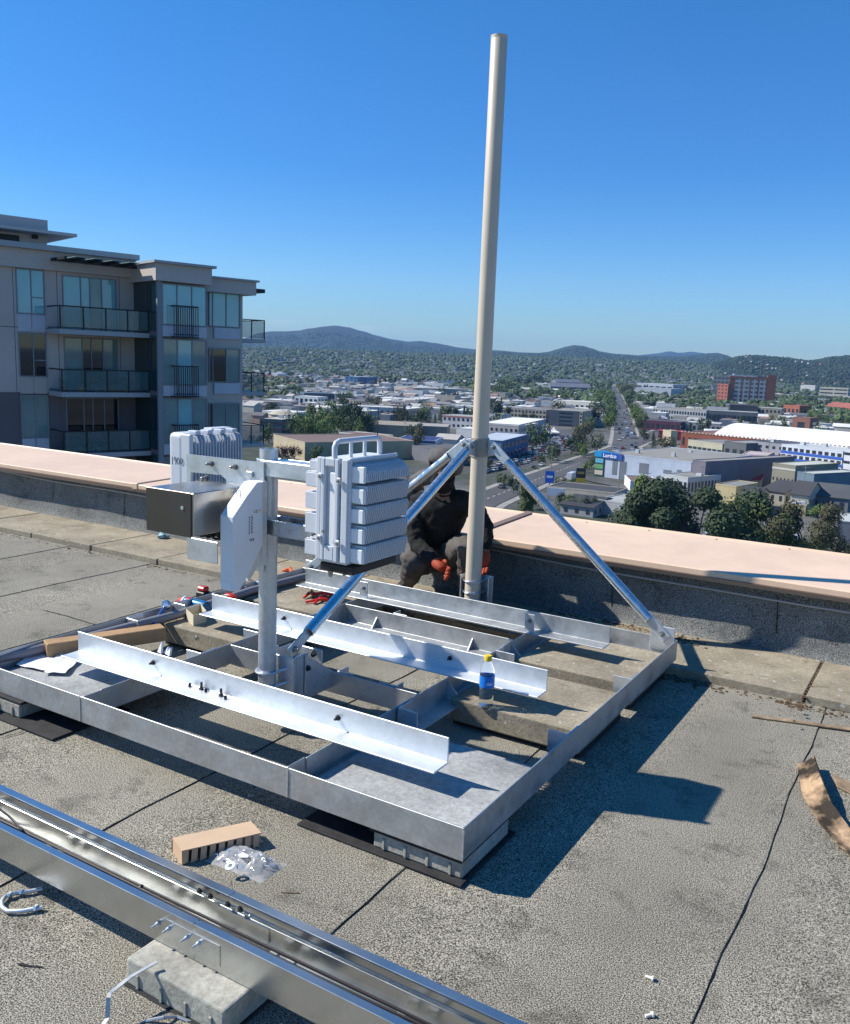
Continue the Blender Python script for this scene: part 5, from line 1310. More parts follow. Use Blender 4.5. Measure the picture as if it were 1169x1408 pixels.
MB().prism(pr+pr2, (w*.78, 0, 0)).build('arched_roof', bmat((.80, .80, .79), 'roof'), r, local=True, smooth=False)
for xx in (w*.185, w*.972):
    MB().prism([(xx, y, z-.15 if z > h else z) for x, y, z in pr], (.5, 0, 0)).build('end_wall', bmat((.30, .32, .30)), r, local=True)
m = MB()
for i in range(44): m.box(w*i/44, w*i/44+w/88, -.3, .3, h+.01, h+.9)
m.build('battlements', bmat((.42, .32, .26)), r, local=True)['kind'] = 'stuff'
bldg('brick_tower', 'square brick tower with pale window behind the arched hall', (1088, 596), (1112, 598), 573, 14, (.26, .12, .085), RB, win=(1, 1, .4, .5))
r, w, h, dp = bldg('brick_apartments', 'tall red brick apartment block with grey window bays on the skyline right', (1000, 558), (1062, 561), 517, 32, (.24, .085, .055), (.3, .2, .17), win=(7, 9, .62, .45), boxes=2)
for j in range(4): MB().box(w*(.13+.18*j), w*(.27+.18*j), -.04, -.01, h*.05, h*.92).build('grey_bay', bmat((.36, .37, .40)), r, local=True)
MB().box(w*.84, w*1.03, -.3, 10, 0, h*1.08).build('stair_tower', bmat((.22, .075, .05)), r, local=True)
bldg('brick_apartments', 'dark red brick wing left of the tall brick apartment block', (985, 556), (999, 558), 527, 26, (.24, .075, .05), RB, win=(6, 3, .4, .4))
bldg('office_tower', 'dark glass office block behind the brick apartments', (979, 545), (1000, 547), 516, 26, (.045, .06, .08), RD, win=(5, 4, .8, .6))
bldg('office_tower', 'blue grey office block peeping over the brick apartments', (1000, 534), (1040, 536), 515, 30, (.10, .14, .18), RG, win=(3, 8, .7, .5))
bldg('office_building', 'black flat roofed building in front of the brick apartments', (1002, 576), (1040, 578), 556, 26, DK, (.10, .08, .09))
bldg('office_building', 'beige two storey block with dark windows right of the black building', (1040, 576), (1073, 578), 560, 20, (.36, .33, .27), (.34, .36, .36), win=(2, 6, .5, .45))
bldg('long_office', 'long grey office building with a row of dark windows beyond the avenue', (897, 576), (970, 582), 560, 26, (.33, .35, .37), (.21, .19, .16), win=(2, 20, .6, .5))
MB
bldg('long_office', 'dark grey glazed link building left of the arched hall', (971, 582), (1040, 586), 564, 22, (.12, .13, .15), (.3, .3, .3), win=(1, 10, .8, .5))
bldg('warehouse', 'pale blue grey warehouse behind the long office building', (870, 545), (922, 548), 532, 40, (.40, .43, .48), (.25, .28, .32))
bldg('warehouse', 'grey warehouse with brown roof edge next to the avenue', (868, 552), (945, 556), 545, 26, (.22, .15, .13), (.28, .22, .2))
bldg('warehouse', 'pale blue low warehouse with upper row of windows', (875, 537), (925, 540), 526, 34, (.36, .40, .46), (.42, .45, .48), win=(1, 6, .7, .4))
bldg('shop_building', 'dark maroon shops along the right side of the avenue', (880, 590), (935, 594), 577, 18, (.10, .03, .06), RD, win=(1, 8, .6, .5))
bldg('shop_building', 'shops with a bright red awning roof behind the big-box store', (905, 604), (940, 606), 592, 14, (.35, .05, .06), (.30, .03, .05))
bldg('shop_building', 'white flat roofed shops before the long office', (925, 592), (990, 596), 579, 16, (.42, .40, .38), RL, win=(1, 10, .5, .4))
r, w, h, dp = bldg('theatre_building', 'yellowish building with a dark strip of windows behind the big-box store', (945, 623), (992, 630), 604, 24, (.42, .40, .30), (.20, .20, .20), win=(1, 7, .8, .18))
bldg('block_tower', 'cream square tower rising behind the big-box store', (921, 618), (930, 618), 592, 6, (.48, .42, .30), (.3, .3, .28))
bldg('office_building', 'dark grey block right of the yellowish building', (994, 632), (1024, 636), 606, 20, (.12, .13, .14), (.25, .25, .25), win=(1, 3, .5, .3))
bldg('walk_up_block', 'grey three storey block with small windows beside the blue banded building', (1030, 634), (1076, 640), 606, 20, (.30, .30, .34), RD, win=(3, 5, .4, .4), boxes=1)
r, w, h, dp = bldg('motel_building', 'white motel block with royal blue balcony bands', (1072, 640), (1156, 652), 610, 16, (.55, .58, .66), (.45, .47, .48), win=(3, 10, .6, .45), band=((.30, .42, (.03, .10, .42)), (.62, .74, (.03, .10, .42))), boxes=2)
bldg('motel_building', 'white end wing of the blue banded motel at the right edge', (1157, 652), (1200, 658), 616, 16, (.60, .62, .66), (.40, .40, .42), win=(3, 4, .8, .3))
bldg('pink_building', 'pale pink two storey building behind the red roofed shop', (1018, 652), (1052, 655), 624, 16, (.58, .40, .42), (.42, .38, .36), win=(1, 3, .16, .2))
bldg('pink_building', 'low white extension in front of the pale pink building', (1012, 655), (1037, 657), 638, 10, (.66, .62, .62), (.18, .14, .14))
r, w, h, dp = bldg('garage_building', 'olive grey workshop with a blue roller door and white roof edge', (1059, 676), (1090, 681), 636, 22, (.24, .23, .18), (.45, .47, .40), win=(1, 6, .3, .10), band=((.84, .90, (.5, .5, .46)),))
MB().box(w*.5, w*.78, -.1, -.02, 0, h*.45).build('roller_door', bmat((.55, .62, .70), 'door'), r, local=True)
bldg('garage_building', 'blue grey sided annexe right of the olive workshop', (1093, 684), (1116, 688), 648, 20, (.14, .20, .25), (.45, .47, .42), band=None)
bldg('red_roof_shop', 'low shop with bright red and white sloping roof', (1003, 668), (1044, 672), 648, 14, (.52, .44, .30), (.55, .03, .04), gable=True)
bldg('white_roof_shop', 'flat white roofed shop left of the red roof', (982, 668), (1002, 670), 651, 12, (.6, .55, .5), RL, boxes=1)
bldg('cream_house', 'cream rendered building with dark flat roof below the red roof', (982, 690), (1010, 694), 665, 14, (.50, .42, .24), RG)
for i, (A, B, yt, dpp, wc, rc_, lb) in enumerate((
    ((1014, 703), (1040, 706), 672, 16, (.40, .38, .30), (.045, .045, .05), 'house with a dark gabled roof behind the bare limbed trees'),
    ((1045, 690), (1078, 695), 662, 20, (.30, .29, .26), (.05, .05, .055), 'dark roofed house with a white skylight dome beside the workshop'),
    ((1085, 703), (1110, 706), 664, 16, (.42, .40, .33), (.055, .055, .06), 'black pitched roof house with rafters showing near the workshop'),
    ((1112, 700), (1165, 706), 668, 22, (.16, .17, .19), (.08, .085, .09), 'wide dark slate roof building at the right edge'),
    ((770, 706), (815, 712), 684, 18, (.30, .30, .32), (.04, .042, .05), 'dark roofed house with white skylights just beyond the parapet cap'))):
    bldg('house', lb, A, B, yt, dpp, wc, rc_, cat='house', gable=True, win=(1, 3, .3, .4))
bldg('house', 'low house with cream walls and grey roof vents in front of the slate roofs', (1080, 707), (1107, 710), 692, 12, (.52, .42, .24), (.30, .32, .35), cat='house', boxes=2)
bldg('house', 'house with a pale flat roof right of the dark roofed house by the cap', (818, 706), (858, 712), 686, 14, (.45, .45, .45), (.34, .35, .34), cat='house')
bldg('shed', 'long pale roofed shed at the bottom right above the cap', (1150, 745), (1200, 750), 716, 14, (.20, .21, .24), (.42, .44, .44))
bldg('parking_roof', 'black flat roof of the low filling station before the street', (753, 680), (845, 690), 668, 12, (.42, .39, .32), (.055, .055, .06))
# --- centre and left
bldg('flats', 'beige four storey flats with dark recessed bays left of the avenue', (757, 585), (800, 588), 563, 18, (.42, .38, .29), (.28, .27, .25), win=(4, 10, .45, .5))
bldg('flats', 'grey shaded block joined to the beige flats', (800.5, 588), (818, 583), 566, 20, (.10, .11, .14), RG, win=(4, 4, .4, .4))
bldg('flats', 'beige low flats half hidden by trees behind the pole', (692, 578), (750, 582), 560, 16, (.36, .33, .27), (.2, .2, .22), win=(3, 12, .5, .45))
bldg('white_block', 'white flat roofed block above the beige flats', (762, 562), (818, 566), 550, 20, (.52, .52, .48), (.55, .54, .50), win=(1, 8, .5, .3))
bldg('terrace_houses', 'row of grey roofed terrace houses in the middle distance', (757, 540), (812, 542), 526, 22, (.16, .17, .20), (.13, .14, .18), gable=True, win=(2, 14, .4, .4))
bldg('terrace_houses', 'second row of grey roofed terrace houses beyond the first', (765, 532), (800, 533), 521, 20, (.18, .19, .22), (.15, .16, .2), gable=True)
bldg('showroom', 'white car showroom with a mural beside the crowded car lot', (672, 605), (712, 608), 583, 30, (.55, .48, .44), (.72, .72, .68), win=(2, 6, .4, .35))
bldg('showroom', 'grey mural wall wing of the white car showroom', (712.5, 607), (750, 596), 584, 18, (.34, .36, .42), (.72, .72, .68))
bldg('blue_office', 'blue glazed two storey office by the foot of the tall pole', (690, 634), (726, 622), 606, 14, (.07, .13, .26), (.40, .45, .52), win=(2, 7, .6, .5))
bldg('blue_office', 'cream stair block beside the blue glazed office', (683, 622), (690, 622), 600, 6, (.50, .47, .36), (.5, .48, .4))
r, w, h, dp = bldg('motel_building', 'long white two storey motel with a red roof edge behind the radio', (608, 588), (665, 592), 570, 12, (.62, .60, .58), (.35, .35, .35), win=(2, 9, .45, .4), band=((.90, 1.0, (.45, .16, .12)),))
bldg('white_shed', 'white windowless shed below the red edged motel', (627, 603), (652, 605), 588, 12, WH, (.6, .6, .58))
bldg('white_shed', 'grey canopy building beside the white windowless shed', (598, 612), (628, 614), 597, 12, (.5, .5, .5), (.42, .40, .37), gable=True)
r, w, h, dp = bldg('filling_station', 'white building with a royal blue roof behind the radio handle', (545, 622), (598, 625), 603, 18, (.58, .60, .62), (.02, .035, .14), win=(1, 9, .5, .5), band=((.86, 1.0, (.03, .05, .22)),), boxes=3)
bldg('grey_roof_building', 'long dark grey roofed building left of the tall pole', (566, 632), (620, 640), 612, 16, (.2, .2, .22), (.10, .10, .105))
bldg('warehouse', 'tan warehouse with brown roof and vertical wall ribs', (376, 621), (419, 634), 597, 42, (.44, .37, .25), (.17, .115, .10), win=None)
bldg('warehouse', 'white low wall building right of the tan warehouse', (466, 612), (518, 618), 594, 10, WH, (.2, .14, .12))
for k, (A, B, yt, dpp, wc, rc_) in enumerate((((505, 601), (570, 604), 583, 30, (.30, .26, .19), (.28, .25, .20)), ((570, 600), (615, 602), 585, 22, (.28, .24, .2), (.33, .31, .28)), ((505, 618), (545, 620), 604, 16, (.33, .28, .20), (.24, .20, .15)), ((590, 625), (612, 627), 616, 12, (.5, .5, .5), (.35, .34, .33)))):
    bldg('low_workshop', ('wide grey brown flat roof workshop behind the blue roofed building', 'pale flat roofed workshop left of the red edged motel', 'olive roofed workshop just right of the radio handle', 'small pale roofed workshop right of the blue roofed building')[k], A, B, yt, dpp, wc, rc_)
r, w, h, dp = bldg('arcade_building', 'bright white building with arched openings beyond the trees on the left', (405, 556), (437, 558), 544, 14, (.75, .75, .74), (.5, .5, .48), win=(1, 5, .55, .55))
bldg('glazed_office', 'blue grey glazed office right of the white arcade building', (418, 555), (460, 556), 540, 24, (.08, .13, .19), (.12, .15, .18), win=(2, 10, .7, .5))
bldg('round_hall', 'teal glazed low building with pale drum roof by the end balcony', (357, 594), (388, 596), 575, 30, (.06, .11, .13), (.42, .40, .34), win=(2, 8, .8, .5), boxes=4)
q = G(388, 588); MB().lathe([(9, 0), (9, 9), (9.6, 9), (5, 11), (.5, 11.6)], tuple(q), n=24).build('drum_hall', bmat((.42, .38, .30)), smooth=False)
tag(bpy.data.objects['drum_hall'], 'round beige hall with a shallow conical roof by the trees', 'building')
bldg('long_building', 'long grey flat roofed building beyond the end balcony', (336, 562), (410, 563), 552, 22, (.24, .22, .22), (.20, .18, .18))
bldg('blue_office', 'bright blue glazed office box on the plain left of centre', (492, 531), (519, 531), 518, 22, (.04, .14, .32), (.5, .52, .54), win=(3, 6, .6, .5))
bldg('blue_shed', 'low blue roofed shed far off to the left of the pole', (603, 531), (626, 532), 523, 20, (.6, .6, .62), (.03, .05, .30), win=None)
bldg('mall_building', 'wide flat mall building with pale roof in the left middle distance', (560, 541), (640, 543), 533, 50, (.28, .29, .30), (.36, .36, .34))
bldg('showroom', 'white roofed car dealership beyond the tree clump', (482, 574), (552, 577), 558, 16, (.50, .50, .50), (.56, .55, .52), win=(1, 9, .6, .5))
bldg('red_roof_building', 'pair of red roofed blocks far off behind the end balcony', (357, 523), (378, 523), 516, 14, (.35, .2, .18), (.28, .07, .08), gable=True)
bldg('red_roof_building', 'second red roofed block far off behind the end balcony', (383, 524), (397, 524), 517, 12, (.4, .3, .25), (.33, .08, .08), gable=True)
bldg('hospital', 'cluster of pale mid rise blocks on the far left plain', (358, 508), (385, 508), 493, 20, (.42, .40, .34), (.4, .4, .38), win=(4, 8, .6, .4))
bldg('hospital', 'blue and white mid rise block on the far left plain', (386, 509), (408, 509), 494, 20, (.16, .22, .32), (.6, .6, .6), win=(4, 6, .7, .5))
bldg('mall_building', 'very wide pale green mall building at the far end of the avenue', (832, 519), (878, 520), 504, 50, (.18, .24, .24), (.32, .36, .36), win=(2, 14, .8, .3))
bldg('mid_rise', 'pale mid rise block right of the far mall', (898, 517), (910, 517), 507, 20, (.48, .42, .34), (.5, .5, .5), win=(4, 4, .5, .4))
bldg('mid_rise', 'grey mid rise pair right of the far mall', (913, 518), (930, 518), 508, 22, (.22, .24, .28), (.4, .4, .42), win=(4, 6, .5, .4))
bldg('mid_rise', 'small white mid rise block on the plain before the dark hill', (937, 517), (943, 517), 510, 16, (.55, .55, .52), (.4, .4, .42), win=(3, 2, .5, .4))
bldg('school_building', 'stepped beige building with long window bands at the right edge', (1126, 547), (1165, 549), 532, 26, (.45, .42, .35), (.46, .45, .42), win=(3, 2, .9, .35))
bldg('white_house', 'white cubic building on the slope right of the brick apartments', (1100, 541), (1120, 542), 529, 16, (.60, .58, .54), (.6, .6, .58), cat='house')
bldg('school_building', 'brick church like building among trees right of centre tower', (1134, 568), (1169, 572), 552, 16, (.30, .10, .07), (.28, .09, .07), gable=True, win=(1, 6, .3, .6))
bldg('brick_house', 'low red brick house left of the square brick tower', (1076, 574), (1098, 576), 556, 14, (.30, .10, .06), (.26, .1, .08), win=(1, 4, .5, .5))
# marquee tents
for (px, py, lb) in ((750, 600, 'left white marquee tent in the crowded car lot'), (761, 599, 'right white marquee tent in the crowded car lot')):
    q = G(px, py); r = empty('marquee_tent', tuple(q), lb, 'tent', rz=.4)
    MB().add([(-4, -4, 2.6), (4, -4, 2.6), (4, 4, 2.6), (-4, 4, 2.6), (0, 0, 6.2), (-1.6, -1.6, 3.7), (1.6, -1.6, 3.7), (1.6, 1.6, 3.7), (-1.6, 1.6, 3.7)], [(0, 1, 6, 5), (1, 2, 7, 6), (2, 3, 8, 7), (3, 0, 5, 8), (5, 6, 4), (6, 7, 4), (7, 8, 4), (8, 5, 4)]).build('canopy', bmat((.80, .80, .80), 'tent'), r, local=True)
    for sx in (-3.9, 3.9):
        for sy in (-3.9, 3.9): MB().box(sx-.06, sx+.06, sy-.06, sy+.06, 0, 2.6).build('leg', bmat((.6, .6, .6), 'pole'), r, local=True)
# signs by the street
q = G(755, 675); r = empty('street_sign', tuple(q), 'blue pylon sign beside the street', 'sign', rz=.3)
MB().box(-1.7, 1.7, -.2, .2, 3.0, 7.6).build('sign_board', M('pylon_blue', (.01, .10, .50), .4), r, local=True); MB().box(-.2, .2, -.1, .1, 0, 3).build('leg', bmat((.4, .4, .4), 'pole'), r, local=True)
MB().box(-1.1, 1.1, -.23, -.205, 5.0, 5.9).build('sign_mark', bmat((.7, .75, .8), 'mark'), r, local=True)
q = G(798, 666); r = empty('street_sign', tuple(q), 'black and yellow pylon sign beside the white bus', 'sign', rz=.3)
MB().box(-1.9, 1.9, -.2, .2, 2.6, 6.6).build('sign_board', bmat((.03, .03, .03), 'sign'), r, local=True); MB().box(-1.9, 1.9, -.25, .25, 1.0, 2.59).build('yellow_panel', bmat((.65, .42, .02), 'sign'), r, local=True)
MB().box(-1.3, 1.3, -.24, -.205, 4.2, 5.2).build('sign_mark', bmat((.4, .25, .05), 'mark'), r, local=True); MB().box(-.2, .2, -.1, .1, 0, 1).build('leg', bmat((.3, .3, .3), 'pole'), r, local=True)
q = G(764, 688); r = empty('billboard', tuple(q), 'blank white billboard panel by the low trees', 'billboard', rz=.3)
MB().box(-3.2, 3.2, -.15, .15, 1.6, 4.4).build('panel', bmat((.72, .72, .74), 'sign'), r, local=True)
for x in (-2.4, 2.4): MB().box(x-.12, x+.12, -.1, .1, 0, 1.6).build('leg', bmat((.3, .3, .3), 'pole'), r, local=True)

# ------------------------------------------------------------------ vehicles
GLAS = M('car_glass', (.02, .025, .03), .1, spec=1.); TYRE = M('tyre', (.015, .015, .015), .9)
def car_mesh(nm, col):
    m = MB(); L_, Wd = 4.4, 1.8
    body = [(-2.2, .35), (-2.2, .75), (-2.05, .90), (-1.0, .98), (1.0, .98), (2.0, .88), (2.2, .70), (2.2, .35)]
    m.prism([(x, -Wd/2, z) for x, z in body], (0, Wd, 0)); m.cur = 1
    cab = [(-1.6, .985), (-1.15, 1.42), (.45, 1.45), (1.15, .985)]
    m.prism([(x, -Wd/2+.12, z) for x, z in cab], (0, Wd-.24, 0)); m.cur = 0
    m.prism([(-1.08, -Wd/2+.18, 1.452), (-1.05, -Wd/2+.18, 1.48), (.40, -Wd/2+.18, 1.50), (.42, -Wd/2+.18, 1.455)], (0, Wd-.36, 0)); m.cur = 2
    for x in (-1.35, 1.35):
        for y in (-Wd/2-.02, Wd/2-.2): m.lathe([(.33, 0), (.33, .22)], (x, y, .33), (0, 1, 0), 10)
    return m.mesh(nm, [M('car_paint_'+nm.split('_')[0], col, .3, .2, coat=.5), GLAS, TYRE])
def van_mesh(nm, col, L_=6.0, Hh=2.6):
    m = MB(); body = [(-L_/2, .4), (-L_/2, Hh), (L_/2-1.3, Hh), (L_/2-.5, 1.6), (L_/2, 1.3), (L_/2, .4)]
    m.prism([(x, -1.05, z) for x, z in body], (0, 2.1, 0)); m.cur = 1
    m.prism([(L_/2-1.25, -1.07, Hh-.15), (L_/2-.48, -1.07, 1.6), (L_/2-1.6, -1.07, 1.55), (L_/2-1.7, -1.07, Hh-.2)], (0, 2.14, 0)); m.cur = 2
    for x in (-L_/2+1.1, L_/2-1.2):
        for y in (-1.08, .85): m.lathe([(.4, 0), (.4, .24)], (x, y, .4), (0, 1, 0), 10)
    return m.mesh(nm, [M('car_paint_'+nm.split('_')[0], col, .3, .2, coat=.5), GLAS, TYRE])
cols = dict(white=(.75, .75, .76), silver=(.42, .43, .45), black=(.02, .02, .022), grey=(.12, .125, .13), red=(.35, .02, .02), blue=(.03, .08, .24))
carm = {k: car_mesh(k+'_car', v) for k, v in cols.items()}; vanw = van_mesh('white_van', cols['white']); truckw = van_mesh('white_truck', cols['white'], 9, 3.6); busw = van_mesh('white_bus', (.75, .75, .74), 9, 3.0)
rcar = random.Random(77); cspots = []
def addcar(x, y, a, where, kind=None, z=0.32):
    k = kind or rcar.choices(list(cols), (34, 20, 16, 14, 8, 8))[0]
    me = carm.get(k) or dict(van=vanw, truck=truckw, bus=busw)[k]
    if k in carm: lab, nm, ct = f'{k} car {where}', 'parked_car', 'car'
    else: lab, nm, ct = f'white {k} {where}', k, k
    o = bpy.data.objects.new(nm, me); COL.objects.link(o); o.location = (x, y, ZG+z); o.rotation_euler = (0, 0, a)
    tag(o, lab, ct, lab[:50]); cspots.append((x, y)); return o
# bus on the street
d = ST[3]-ST[2]; sa = math.atan2(d[1], d[0]); q = G(786, 660)
o = addcar(q[0], q[1], sa, 'waiting at the junction beside the yellow sign', 'bus'); 
q = G(700, 632)
# car lot rows
def lotfill(quad, rows, cols_, n, where, jit=.4):
    c = [np.array(G(*p)) for p in quad]; k = 0
    for i in range(rows):
        for j in range(cols_):
            if rcar.random() > n: continue
            u, v = (j+.5)/cols_, (i+.5)/rows; p = (c[0]*(1-u)+c[1]*u)*(1-v)+(c[3]*(1-u)+c[2]*u)*v
            a = math.atan2(*(c[3]-c[0])[[1, 0]])+rcar.gauss(0, .05)
            addcar(p[0]+rcar.gauss(0, jit), p[1]+rcar.gauss(0, jit), a, where, z=.08)
lotfill(((700, 648), (782, 618), (800, 598), (722, 606)), 7, 17, .86, 'parked in the crowded car lot by the marquee tents')
lotfill(((655, 655), (700, 645), (716, 632), (690, 637)), 3, 9, .85, 'parked in the lot below the blue glazed office')
lotfill(((490, 563), (545, 566), (548, 562), (495, 559)), 1, 12, .9, 'parked at the white roofed dealership')
lotfill(((560, 560), (620, 562), (625, 552), (560, 549)), 2, 12, .7, 'parked on the far lots left of the pole')
lotfill(((420, 570), (470, 572), (470, 566), (425, 564)), 1, 8, .8, 'parked behind the tree clump')
# traffic on the avenue
for i in range(140):
    t_ = rcar.random()**1.4; k = min(int(t_*6), 5); f = t_*6-k; p = AVP[k]*(1-f)+AVP[k+1]*f; d = AVP[k+1]-AVP[k]; L_ = np.linalg.norm(d); d = d/L_; nn = np.array([-d[1], d[0], 0])
    lane = rcar.choice((-6.2, -4.0, -1.5, 1.5, 4.0, 6.2)); q = p+nn*lane
    if any((q[0]-x)**2+(q[1]-y)**2 < 22 for x, y in cspots): continue
    addcar(q[0], q[1], math.atan2(d[1], d[0])+(math.pi if lane > 0 else 0), 'in the traffic on the long avenue', rcar.choices((None, 'van', 'truck'), (14, 1, 1))[0])
for (px, py, k) in ((735, 645, 'black'), (712, 660, 'white'), (745, 641, 'white'), (690, 672, 'grey'), (828, 652, 'black'), (765, 633, 'silver')):
    q = G(px, py); addcar(q[0], q[1], sa, 'driving on the street before the car lot', k)
lotfill(((835, 672), (866, 676), (866, 684), (835, 680)), 1, 4, 1., 'parked beside the big-box store')
lotfill(((950, 755), (1090, 770), (1100, 740), (975, 722)), 4, 9, .8, 'parked in the lot under the bare limbed trees')
lotfill(((1140, 700), (1169, 704), (1169, 698), (1140, 694)), 1, 3, 1., 'parked at the right edge')

# ------------------------------------------------------------------ trees
LEAF = [M('foliage_a', (.075, .110, .030), .75, var=(.35, .5, 1.5)), M('foliage_b', (.12, .18, .035), .75, var=(.35, .6, 1.45)), M('foliage_c', (.035, .062, .026), .8, var=(.35, .6, 1.4)), M('foliage_d', (.085, .085, .040), .8, var=(.35, .55, 1.5)), M('foliage_e', (.075, .025, .025), .8, var=(.4, .6, 1.4))]
BARK = M('bark', (.055, .045, .035), .9)
def crown_mesh(seed, n, kind='round', leaf=.45, mat=0):
    rt = random.Random(seed); v = []; f = []
    lobes = []
    if kind == 'round':
        for k in range(9): a = rt.uniform(0, 6.28); rr_ = rt.uniform(.2, .62); lobes.append((rr_*math.cos(a), rr_*math.sin(a), rt.uniform(.35, .85), rt.uniform(.25, .42)))
    elif kind == 'tall':
        for k in range(9): a = rt.uniform(0, 6.28); rr_ = rt.uniform(0, .2); lobes.append((rr_*math.cos(a), rr_*math.sin(a), .15+.8*k/9, .24*(1-.55*k/9)+.05))
    elif kind == 'cone':
        for k in range(10): lobes.append((rt.uniform(-.05, .05), rt.uniform(-.05, .05), .12+.86*k/10, .30*(1-k/10.5)+.02))
    else:
        for k in range(15): a = rt.uniform(0, 6.28); rr_ = rt.uniform(.15, .85); lobes.append((rr_*math.cos(a), rr_*math.sin(a), rt.uniform(.35, .95)*(1-.25*rr_), rt.uniform(.14, .25)))
    for i in range(n):
        lx, ly, lz, lr = rt.choice(lobes)
        d = Vector((rt.gauss(0, 1), rt.gauss(0, 1), rt.gauss(0, 1))).normalized(); q = lr*rt.uniform(.55, 1.08)
        c = Vector((lx, ly, lz))+d*q*Vector((1, 1, .8)) if False else Vector((lx+d.x*q, ly+d.y*q, lz+d.z*q*.8))
        s = leaf*rt.uniform(.6, 1.3); nrm = (d+Vector((rt.uniform(-.7, .7), rt.uniform(-.7, .7), rt.uniform(-.3, .9)))).normalized()
        a = nrm.orthogonal().normalized(); b_ = nrm.cross(a); th = rt.uniform(0, 6.28); a, b_ = a*math.cos(th)+b_*math.sin(th), b_*math.cos(th)-a*math.sin(th)
        o = len(v); v += [tuple(c-a*s), tuple(c-b_*s*.6), tuple(c+a*s*.9+nrm*s*.2), tuple(c+b_*s*.7)]; f.append((o, o+1, o+2, o+3))
    me = bpy.data.meshes.new('crown'); me.from_pydata(v, [], f); me.materials.append(LEAF[mat]); return me, lobes
def trunk_mesh(seed, lobes, r=.035, spread=1.):
    rt = random.Random(seed); m = MB(); m.tube([(0, 0, 0), (.01, 0, .2), (.0, .01, .42)], [r, r*.8, r*.6], 7)
    for (x, y, z, q) in lobes:
        m.tube([(0, 0, .15+.12*rt.random()), (x*.45, y*.45, z*.55+.08), (x, y, z)], [r*.5, r*.3, r*.1], 5)
    me = m.mesh('trunk', BARK, True); return me
TV = []
for i, (kd, n, lf, mt, lab) in enumerate((('round', 700, .060, 0, 'mid green round headed tree'), ('round', 800, .055, 1, 'bright green round headed tree'), ('tall', 600, .045, 0, 'slim upright green tree'), ('cone', 700, .035, 2, 'dark green conifer'), ('round', 700, .060, 2, 'dark green broad tree'), ('round', 600, .06, 3, 'olive brown broad tree'), ('round', 600, .06, 4, 'dark red leaved tree'), ('tall', 600, .05, 1, 'bright green upright tree'))):
    cm, lo_ = crown_mesh(100+i, n, kd, lf, mt); TV.append((cm, trunk_mesh(i, lo_, .03), lab, kd))
def tree(x, y, h, w, tv, label=None, group=None, z=ZG):
    cm, tm, lab, kd = TV[tv]
    r = empty('conifer_tree' if kd == 'cone' else 'tree', (x, y, z), label or lab, 'tree', group, rz=random.uniform(0, 6.28)); r.scale = (w/1.5, w/1.5, h)
    for me, nm in ((cm, 'crown'), (tm, 'trunk')):
        o = bpy.data.objects.new(nm, me); COL.objects.link(o); o.parent = r
    return r
def htop(P, ytop):
    lo, hi = 0, 60
    for _ in range(30):
        md = (lo+hi)/2
        if proj((P[0], P[1], ZG+md))[1] > ytop: lo = md
        else: hi = md
    return lo
random.seed(11)
# placed tree rows: (base px, base py, top py, width px, variant, group)
def ptree(px, py, yt, wpx, tv, label=None, grp=None):
    P = G(px, py); dist = np.linalg.norm(P-CAM); return tree(P[0], P[1], htop(P, yt), wpx/FPX*dist, tv, label, grp)
cl = 'clump of trees behind the tan warehouse'
for i, (px, py, yt, w_) in enumerate(((405, 600, 566, 26), (420, 606, 562, 34), (438, 600, 556, 36), (455, 602, 557, 34), (470, 598, 553, 34), (485, 600, 553, 36), (430, 612, 570, 28), (415, 612, 574, 26), (498, 597, 562, 26), (492, 606, 576, 20), (510, 600, 570, 20), (448, 612, 575, 30), (475, 608, 570, 28))):
    ptree(px, py, yt, w_, (0, 1, 0, 1, 0, 4, 1, 0)[i % 8], ('mid' if i % 2 else 'bright')+' green tree in the clump behind the tan warehouse', cl)
ptree(369, 610, 582, 20, 0, 'green tree left of the tan warehouse'); ptree(352, 612, 598, 22, 4, 'dark bush like tree below the end balcony')
for px in (385, 395, 405): ptree(px, 634, 612, 18, 6, 'dark red leaved shrub tree before the tan warehouse', 'red shrubs before the warehouse')
ptree(435, 636, 612, 20, 0, 'green shrub tree right of the tan warehouse wall')
gp = 'dark tree belt left of the pole'
for i, px in enumerate((552, 560, 569, 578, 587, 598, 608, 618, 628, 637, 646, 655)): ptree(px, 586, 556+6*((i*7) % 3)+(8 if i in (3, 4) else 0) if px < 610 else 556+3*(i % 3), 16 if px < 610 else 22, (4, 3, 0, 4)[i % 4], 'dark tree in the belt left of the tall pole', gp)
for i, px in enumerate((678, 685, 692)): ptree(px, 582, 551+3*i, 22, 4, 'dark tree in the belt right behind the tall pole', gp)
AVW = ('beside the big-box store sign', 'before the grey flats', 'by the flats corner', 'by the white flat roofed block', 'by the terrace houses', 'beyond the terrace houses', 'overhanging the carriageway', 'by the pale blue warehouse', 'before the pale warehouse', 'near the far mall', 'before the long office building', 'at the long office corner', 'by the maroon shops', 'by the car lot entrance', 'at the car lot edge', 'far down the road', 'farthest visible one')
for i, (px, py, yt, w_) in enumerate(((818, 622, 594, 20), (812, 592, 573, 18), (822, 584, 560, 22), (825, 570, 548, 24), (822, 556, 536, 24), (828, 548, 533, 18), (836, 560, 545, 16), (862, 545, 529, 20), (866, 552, 536, 16), (858, 540, 527, 14), (874, 572, 560, 16), (880, 572, 562, 16), (885, 610, 590, 18), (806, 600, 580, 16), (795, 596, 582, 14), (824, 538, 524, 14), (815, 530, 518, 12))):
    ptree(px, py, yt, w_, (0, 1, 5, 0, 1)[i % 5], None, 'street trees along the avenue')['label'] = ('green' if i % 2 else 'olive')+' street tree on the '+('left' if px < 842 else 'right')+' of the avenue, '+AVW[i]
